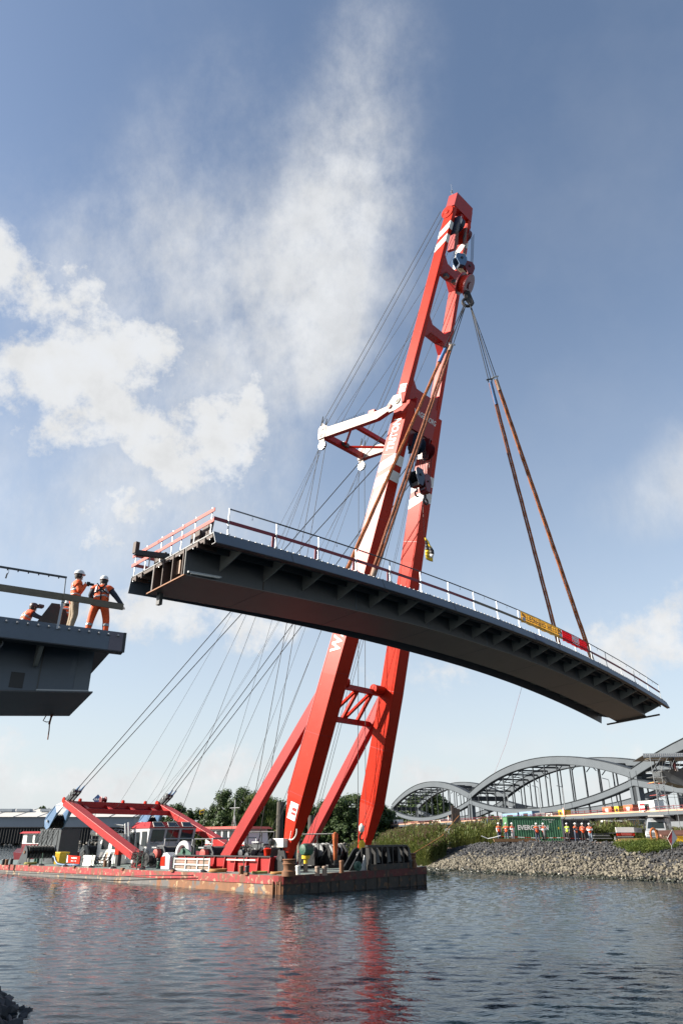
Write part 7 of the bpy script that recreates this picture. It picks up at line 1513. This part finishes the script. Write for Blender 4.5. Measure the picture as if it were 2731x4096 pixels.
MB().lathe([(.16, 0), (.2, .42), (.21, .44)], (PY(2705, 3085, 86).x, 86, zat(3085, 0, 86)), 14).build('bucket', M['offw'], t)
# ================================================================== PEOPLE
SKIN = mat('skin', (.48, .29, .21), .6, var=.06)
HV_O = mat('orange_hi_vis', (.80, .105, .015), .75, var=.10, scale=9, bump=.25, bscale=9); HV_Y = mat('yellow_hi_vis', (.42, .60, .03), .75, var=.08); REF = mat('reflective_tape', (.42, .43, .45), .4, .4, var=.08)
CL = {'khaki': mat('khaki_cloth', (.36, .28, .19), .85, var=.15, scale=10, bump=.3, bscale=9), 'jeans': mat('blue_jeans', (.055, .075, .12), .85, var=.15, scale=10), 'lightjeans': mat('light_jeans', (.22, .28, .34), .85, var=.12), 'black': mat('black_cloth', (.018, .018, .02), .85, var=.2), 'white': mat('white_cloth', (.66, .66, .66), .85, var=.06), 'navy': mat('navy_cloth', (.03, .04, .06), .85, var=.15, scale=8, bump=.3, bscale=8), 'grey': mat('grey_cloth', (.16, .17, .18), .85, var=.15), 'maroon': mat('maroon_cloth', (.11, .018, .022), .85, var=.15), 'orange': HV_O, 'greyjean': mat('grey_trousers', (.13, .14, .15), .85, var=.1)}
HAIR = mat('dark_hair', (.025, .018, .012), .7); BOOT = mat('work_boots', (.05, .035, .022), .7); HELM = mat('white_helmet', (.74, .74, .72), .35, var=.03); WELD = mat('welding_helmet', (.075, .035, .032), .45)
BASEJ = dict(pel=(0, 0, .97), bel=(0, 0, 1.10), che=(0, 0, 1.30), nek=(0, .01, 1.48), hdb=(0, -.01, 1.57), hdc=(0, -.02, 1.66), hdt=(0, -.015, 1.735), nos=(0, -.118, 1.635),
    shl=(.185, 0, 1.42), ell=(.25, .03, 1.14), wrl=(.23, -.09, .91), hal=(.22, -.12, .83), shr=(-.185, 0, 1.42), elr=(-.25, .03, 1.14), wrr=(-.23, -.09, .91), har=(-.22, -.12, .83),
    hil=(.095, 0, .92), knl=(.105, -.03, .50), anl=(.11, .03, .10), tol=(.125, -.15, .045), hir=(-.095, 0, .92), knr=(-.105, -.03, .50), anr=(-.11, .03, .10), tor=(-.125, -.15, .045))
BASER = dict(pel=(.155, .115), bel=(.145, .105), che=(.165, .12), nek=(.062, .062), hdb=(.075, .09), hdc=(.085, .105), hdt=(.065, .075), nos=(.02, .02), shl=(.075, .075), ell=(.052, .052), wrl=(.036, .036), hal=(.042, .03), shr=(.075, .075), elr=(.052, .052), wrr=(.036, .036), har=(.042, .03),
    hil=(.095, .10), knl=(.068, .070), anl=(.045, .05), tol=(.042, .035), hir=(.095, .10), knr=(.068, .070), anr=(.045, .05), tor=(.042, .035))
EDG = [('pel', 'bel'), ('bel', 'che'), ('che', 'nek'), ('nek', 'hdb'), ('hdb', 'hdc'), ('hdc', 'hdt'), ('hdc', 'nos'), ('che', 'shl'), ('shl', 'ell'), ('ell', 'wrl'), ('wrl', 'hal'), ('che', 'shr'), ('shr', 'elr'), ('elr', 'wrr'), ('wrr', 'har'),
       ('pel', 'hil'), ('hil', 'knl'), ('knl', 'anl'), ('anl', 'tol'), ('pel', 'hir'), ('hir', 'knr'), ('knr', 'anr'), ('anr', 'tor')]
ZONE = {'bel': 'torso', 'che': 'torso', 'nek': 'head', 'hdb': 'head', 'hdc': 'head', 'hdt': 'head', 'nos': 'head', 'shl': 'torso', 'shr': 'torso', 'ell': 'arm', 'elr': 'arm', 'wrl': 'arm', 'wrr': 'arm', 'hal': 'hand', 'har': 'hand', 'hil': 'leg', 'hir': 'leg', 'knl': 'leg', 'knr': 'leg', 'anl': 'leg', 'anr': 'leg', 'tol': 'foot', 'tor': 'foot'}
PEOPLE = []
def person(label, loc, yaw, pose=None, vest=HV_O, trousers='jeans', sleeves='white', helmet='white', stripes=True, scale=1.0, sub=2, hivis_legs=False, extra=None, group=None, long_vest=True):
    J = {k: V(v) for k, v in BASEJ.items()}
    for k, v in (pose or {}).items(): J[k] = V(v)
    names = list(J); me = bpy.data.meshes.new('body'); me.from_pydata([tuple(J[k]) for k in names], [(names.index(a), names.index(b)) for a, b in EDG], [])
    ob = bpy.data.objects.new('tmp', me); COL.objects.link(ob)
    ob.modifiers.new('s', 'SKIN').use_smooth_shade = True
    for i, k in enumerate(names):
        sv = me.skin_vertices[0].data[i]; sv.radius = BASER[k]; sv.use_root = (k == 'pel')
    ss_ = ob.modifiers.new('u', 'SUBSURF'); ss_.levels = ss_.render_levels = sub
    PEOPLE.append((ob, J, dict(label=label, loc=V(loc), yaw=yaw, vest=vest, trousers=trousers, sleeves=sleeves, helmet=helmet, stripes=stripes, scale=scale, hivis=hivis_legs, extra=extra, group=group)))
def seg_d(p, a, b):
    d = b-a; t = max(0, min(1, (p-a).dot(d)/max(1e-9, d.dot(d)))); return (p-a-d*t).length, t
def finish_people():
    bpy.context.view_layer.update(); dg = bpy.context.evaluated_depsgraph_get()
    for ob, J, o in PEOPLE:
        me = bpy.data.meshes.new_from_object(ob.evaluated_get(dg)); bpy.data.objects.remove(ob)
        zone = []
        for p in me.polygons:
            best = min(((seg_d(p.center, J[a], J[b])[0]-.5*(BASER[a][0]+BASER[b][0])), a, b) for a, b in EDG)
            a, b = best[1], best[2]; z = ZONE[b]; t_ = seg_d(p.center, J[a], J[b])[1]
            if b in ('hil', 'hir') or (a == 'pel' and b == 'bel'): z = 'leg' if (b in ('hil', 'hir')) else ('torso' if t_ > .05 else 'hips')
            if b == 'nek': z = 'torso' if t_ < .75 else 'head'
            zone.append(z)
        R = Matrix.Rotation(o['yaw'], 3, 'Z')
        t = thing('person', o['label'], 'person', o['loc'], o['group'])
        loc = o['loc']
        def W(p): return loc+R@(V(p)*o['scale'])
        bm = bmesh.new(); bm.from_mesh(me)
        vn = [v.normal.copy() for v in me.vertices]
        def shell(nm, zs, mt, off, cond=None):
            m = MB(); idx = {}
            for p in me.polygons:
                if zone[p.index] in zs and (cond is None or cond(p.center)):
                    f = []
                    for vi in p.vertices:
                        if vi not in idx: idx[vi] = len(m.v); m.v.append(W(me.vertices[vi].co+vn[vi]*off))
                        f.append(idx[vi])
                    m.f.append(f); m.mi.append(0)
            if m.f:
                ob2 = m.build(nm, mt, t, fix=False, smooth='all'); sd = ob2.modifiers.new('thick', 'SOLIDIFY'); sd.thickness = .012; sd.offset = -1
            return None
        m = MB(); m.v = [W(v.co) for v in me.vertices]; m.f = [list(p.vertices) for p in me.polygons]; m.mi = [0]*len(m.f)
        for s, w_, h_ in (('l', 'wrl', 'hal'), ('r', 'wrr', 'har')):        # fingers and thumb
            d = (J[h_]-J[w_]).normalized(); sd_ = d.cross(V((0, 1, 0)) if abs(d.y) < .8 else V((1, 0, 0))).normalized()
            for k in range(4): b0 = J[h_]+sd_*(-.027+.018*k); L = (.062, .075, .072, .055)[k]; m.path([W(b0), W(b0+d*L*.55), W(b0+d*L+sd_.cross(d)*.025)], .0095, 5, .007)
            m.path([W(J[w_]+d*.03+sd_*.035), W(J[w_]+d*.07+sd_*.062), W(J[w_]+d*.10+sd_*.06)], .011, 5, .008)
        hx = J['hdc']
        for s in (-1, 1): m.path([W(hx+V((s*.085, .005, .0))), W(hx+V((s*.102, .02, .01)))], .022, 6, .012)
        m.build('body', SKIN, t, fix=False, smooth='all')
        m = MB(); m.cur = 0
        for s in (-1, 1): m.lathe([(.004, 0), (.011, .004), (.004, .009)], W(hx+V((s*.034, -.098, .012))), 6, (R@V((1, 0, 0)), ZZ, R@V((0, -1, 0))))
        m.build('eyes', HAIR, t)
        MB().path([W(hx+V((-.024, -.097, -.062))), W(hx+V((0, -.105, -.064))), W(hx+V((.024, -.097, -.062)))], .006, 5).build('mouth', mat('lips', (.33, .12, .1), .6) if 'lips' not in bpy.data.materials else bpy.data.materials['lips'], t)
        shell('trousers', ('leg', 'hips'), HV_O if o['hivis'] else CL[o['trousers']], .028)
        shell('boots', ('foot',), BOOT, .014)
        shell('shirt', ('arm', 'torso'), CL[o['sleeves']], .020)
        if o['vest']:
            shell('vest', ('torso', 'hips'), o['vest'], .045)
            ph = J['pel']; ch = J['che']; ax_ = (ch-ph).normalized()
            if o['stripes']:
                def band(c): h = (c-ph).dot(ax_); return .085 < h < .145 or .235 < h < .285
                shell('reflective_band', ('torso',), REF, .049, band)
                shell('reflective_band', ('torso',), REF, .0495, lambda c: abs(abs(c.x-ch.x)-.105) < .022 and (c-ph).dot(ax_) > .28)
        if o['hivis']:
            for kn in ('knl', 'knr'): shell('reflective_band', ('leg',), REF, .033, lambda c, kn=kn: abs(c.z-(J[kn].z-.18)) < .035 and abs(c.x-J[kn].x) < .14)
        # hair under the helmet and the helmet itself
        hc = hx+V((0, .01, .035)); ax2 = (R@V((1, 0, 0)), R@V((0, 1, 0)), ZZ)
        MB().lathe([(.088, -.09), (.100, -.05), (.104, .0), (.1, .04)], W(hc+V((0, .018, -.01))), 14, ax2).build('hair', HAIR, t, smooth=True)
        if o['helmet'] == 'white':
            MB().lathe([(.135, -.002), (.128, .012), (.125, .035), (.115, .075), (.088, .11), (.045, .13), (.005, .135)], W(hc+V((0, .0, .03))), 20, (ax2[0]*.95, ax2[1]*1.12, ZZ)).build('helmet', HELM, t, smooth=True)
            m = MB(); m.prism([W(hc+V((x*.1, -.12-.05*sqrt(max(0, 1-x*x)), .026))) for x in [i/5-1 for i in range(11)]], V((0, 0, .012))); m.build('helmet_peak', HELM, t)
            MB().path([W(hc+V((-.1, .02, .02))), W(hc+V((-.085, -.04, -.1))), W(hc+V((0, -.07, -.14))), W(hc+V((.085, -.04, -.1))), W(hc+V((.1, .02, .02)))], .006, 4).build('chin_strap', CL['black'], t)
        elif o['helmet'] == 'weld':
            MB().lathe([(.12, -.03), (.128, .0), (.12, .06), (.09, .10), (.01, .12)], W(hc+V((0, 0, .02))), 18, ax2).build('helmet', WELD, t, smooth=True)
            MB().prism([W(hc+V((-.11, -.10, .02))), W(hc+V((.11, -.10, .02))), W(hc+V((.1, -.30, .02))), W(hc+V((-.1, -.30, .02)))], V((0, 0, .10))).build('welding_visor', WELD, t, bevel=.03)
        if o['extra']: o['extra'](t, W, J, R)
        bm.free(); bpy.data.meshes.remove(me)
# ---- workers on the left bridge section
def camera_extra(t, W, J, R):
    c = lerp(J['hal'], J['har'], .5)+V((0, -.08, .03)); MB().box(W(c), (.14, .09, .10), (R@V((1, 0, 0)), R@V((0, 1, 0)), ZZ)).build('camera_body', CL['black'], t, bevel=.01); MB().lathe([(.035, 0), (.04, .03), (.04, .12)], W(c+V((0, -.04, 0))), 12, (R@V((1, 0, 0)), ZZ, R@V((0, -1, 0)))).build('camera_lens', CL['black'], t)
def harness_extra(t, W, J, R):
    def bk(x, z, y=.185): return W(V((x, y, z)))
    for a, b in (((-.13, 1.44), (.02, 1.28)), ((.13, 1.44), (-.02, 1.28)), ((.0, 1.30), (.19, 1.13)), ((.0, 1.30), (-.19, 1.15)), ((0, 1.3), (-.03, .98))):
        MB().bar(bk(*a), bk(*b), .04, .012, R@V((0, 1, 0))).build('harness_strap', CL['black'], t)
    MB().box(bk(0, 1.3, .195), (.07, .03, .09), (R@V((1, 0, 0)), R@V((0, 1, 0)), ZZ)).build('harness_plate', CL['black'], t)
yf = math.atan2(FL.y, FL.x)      # along the fixed section
# facing: default body looks along -Y; yaw turns it
def face(d): return math.atan2(d.y, d.x)+pi/2
w1p = dict(ell=(.26, -.08, 1.16), wrl=(.12, -.20, 1.38), hal=(.07, -.21, 1.45), elr=(-.26, -.06, 1.15), wrr=(-.12, -.20, 1.38), har=(-.06, -.21, 1.45), knl=(.11, -.02, .5), knr=(-.10, -.06, .5), anr=(-.10, .0, .1), nek=(0, -.01, 1.48), tol=(.13, -.15, .045))
P1 = fp(-1.42, .55, 0); P2 = fp(-.70, .62, 0); P3 = fp(-2.45, 3.4, -.04)
person('worker in orange shirt and khaki trousers holding a camera on the left bridge', P1, face(V((.88, .47, 0))), w1p, vest=HV_O, trousers='khaki', sleeves='orange', extra=camera_extra, sub=2)
w2p = dict(bel=(0, -.03, 1.09), che=(.03, -.10, 1.28), nek=(.04, -.17, 1.45), hdb=(.04, -.20, 1.54), hdc=(.04, -.23, 1.62), hdt=(.04, -.235, 1.695), nos=(.04, -.325, 1.59), shl=(.22, -.10, 1.40), shr=(-.155, -.12, 1.41),
           elr=(-.38, -.10, 1.16), wrr=(-.56, -.08, .94), har=(-.60, -.09, .87), ell=(.30, -.02, 1.16), wrl=(.24, -.20, 1.02), hal=(.20, -.28, 1.0), knl=(.19, -.04, .50), anl=(.22, .04, .10), tol=(.25, -.13, .045), knr=(-.21, -.03, .50), anr=(-.25, .03, .10), tor=(-.29, -.14, .045), hil=(.105, 0, .92), hir=(-.105, 0, .92))
person('worker seen from behind in orange vest and orange trousers leaning on the plank', P2, face(V((-.15, .99, 0))), w2p, vest=HV_O, trousers='orange', sleeves='navy', hivis_legs=True, extra=harness_extra, scale=1.06)
w3p = dict(bel=(0, -.06, 1.07), che=(0, -.12, 1.24), nek=(0, -.18, 1.40), hdb=(0, -.22, 1.48), hdc=(0, -.25, 1.56), hdt=(0, -.25, 1.635), nos=(0, -.345, 1.53), shl=(.185, -.12, 1.35), shr=(-.185, -.12, 1.35), elr=(-.36, -.32, 1.22), wrr=(-.44, -.55, 1.16), har=(-.46, -.62, 1.14), ell=(.34, -.05, 1.12), wrl=(.36, -.28, 1.02), hal=(.36, -.35, .98),
           knl=(.13, -.06, .5), knr=(-.13, -.05, .5))
person('worker with raised dark welding helmet bending forward behind the deck edge', P3, face(V((.75, .66, 0))), w3p, vest=HV_O, trousers='black', sleeves='navy', helmet='weld')
person('worker mostly hidden behind the khaki trousers and steel gussets', fp(-1.38, 2.3, 0), face(V((-.4, .9, 0))), dict(bel=(0, -.06, 1.05), che=(0, -.18, 1.2), nek=(0, -.28, 1.32), hdb=(0, -.32, 1.38), hdc=(0, -.36, 1.44), hdt=(0, -.38, 1.51), nos=(0, -.45, 1.4), shl=(.185, -.2, 1.28), shr=(-.185, -.2, 1.28)), vest=HV_O, trousers='orange', sleeves='orange', hivis_legs=True)
# ---- visitors on the right bank
cross_arm = dict(ell=(.27, -.05, 1.15), wrl=(.03, -.22, 1.20), hal=(-.08, -.22, 1.22), elr=(-.27, -.05, 1.15), wrr=(-.03, -.25, 1.16), har=(.08, -.25, 1.18))
hip_arm = dict(ell=(.36, .05, 1.16), wrl=(.20, -.10, 1.02), hal=(.15, -.12, 1.0)); step = dict(knl=(.14, -.06, .5), anl=(.2, -.05, .1), tol=(.24, -.2, .045), knr=(-.1, .02, .5), anr=(-.12, .06, .1), tor=(-.15, -.1, .045))
def paper(t, W, J, R): MB().box(W(J['hal']+V((.06, -.06, -.12))), (.28, .02, .4), (R@V((1, .3, 0)).normalized(), R@V((-.3, 1, 0)).normalized(), ZZ)).build('paper_sheet', M['white'], t)
def coat(t, W, J, R):
    m = MB(); c = J['wrl']+V((.02, -.05, -.02)); m.loft([[W(c+V((w*cos(k), .5*w*sin(k)-.02, dz))) for k in [i*pi/4 for i in range(8)]] for w, dz in ((.10, .05), (.15, -.1), (.13, -.45), (.07, -.75))]); m.build('jacket_over_arm', CL['grey'], t, smooth='all')
VIS = [('visitor leftmost of the group, white sleeves and blue jeans before the blue container', 1997, 3357, 86.5, .2, None, HV_O, 'jeans', 'white', None),
       ('visitor in dark top with open orange vest at the left container post', 2027, 3358, 87, -.3, dict(hip_arm, **step), HV_O, 'jeans', 'black', None),
       ('visitor in pale trousers holding a white sheet before the green container', 2051, 3358, 87, .3, cross_arm, HV_O, 'white', 'white', paper),
       ('visitor in navy sleeves and jeans left of the one carrying a coat', 2150, 3367, 84, .15, dict(step), HV_O, 'jeans', 'navy', None),
       ('visitor with a grey coat over the arm before the green container', 2178, 3367, 84, -.2, cross_arm, HV_O, 'black', 'white', coat),
       ('visitor in yellow vest standing in front of the dark container', 2273, 3362, 88, -.7, None, HV_Y, 'black', 'grey', None),
       ('visitor in orange vest and jeans with folded arms, striding stance', 2307, 3369, 81.5, .5, dict(cross_arm, **step), HV_O, 'jeans', 'navy', None),
       ('visitor in short orange vest with folded arms before the dark container', 2336, 3369, 82, -.1, dict(cross_arm, **step), HV_O, 'black', 'orange', None),
       ('visitor rightmost of the group in light jeans with folded arms', 2364, 3370, 81.5, -.3, cross_arm, HV_O, 'lightjeans', 'white', None)]
for lab, u, v, y, yaw, ps, vs_, tr, sl, ex in VIS:
    p = PY(u, v, y); p.z = max(2.68, min(2.85, p.z)); person(lab, p, yaw, ps, vest=vs_, trousers=tr, sleeves=sl, sub=1, extra=ex, group='visitors on the right bank', scale=1.03)
ps = PY(2700, 3085, 86); ps.z = zat(3087, ps.x, 86)
person('worker in black top and dark red trousers reaching up on the scaffold', ps, -1.2, dict(ell=(.25, -.25, 1.55), wrl=(.2, -.35, 1.75), hal=(.18, -.36, 1.82), elr=(-.25, -.25, 1.55), wrr=(-.15, -.38, 1.72), har=(-.13, -.4, 1.78), che=(0, -.08, 1.29), nek=(0, -.14, 1.45), hdb=(0, -.16, 1.54), hdc=(0, -.18, 1.62), hdt=(0, -.18, 1.7), nos=(0, -.27, 1.6), shl=(.185, -.08, 1.41), shr=(-.185, -.08, 1.41)), vest=None, trousers='maroon', sleeves='black', helmet='none', sub=1)
finish_people()
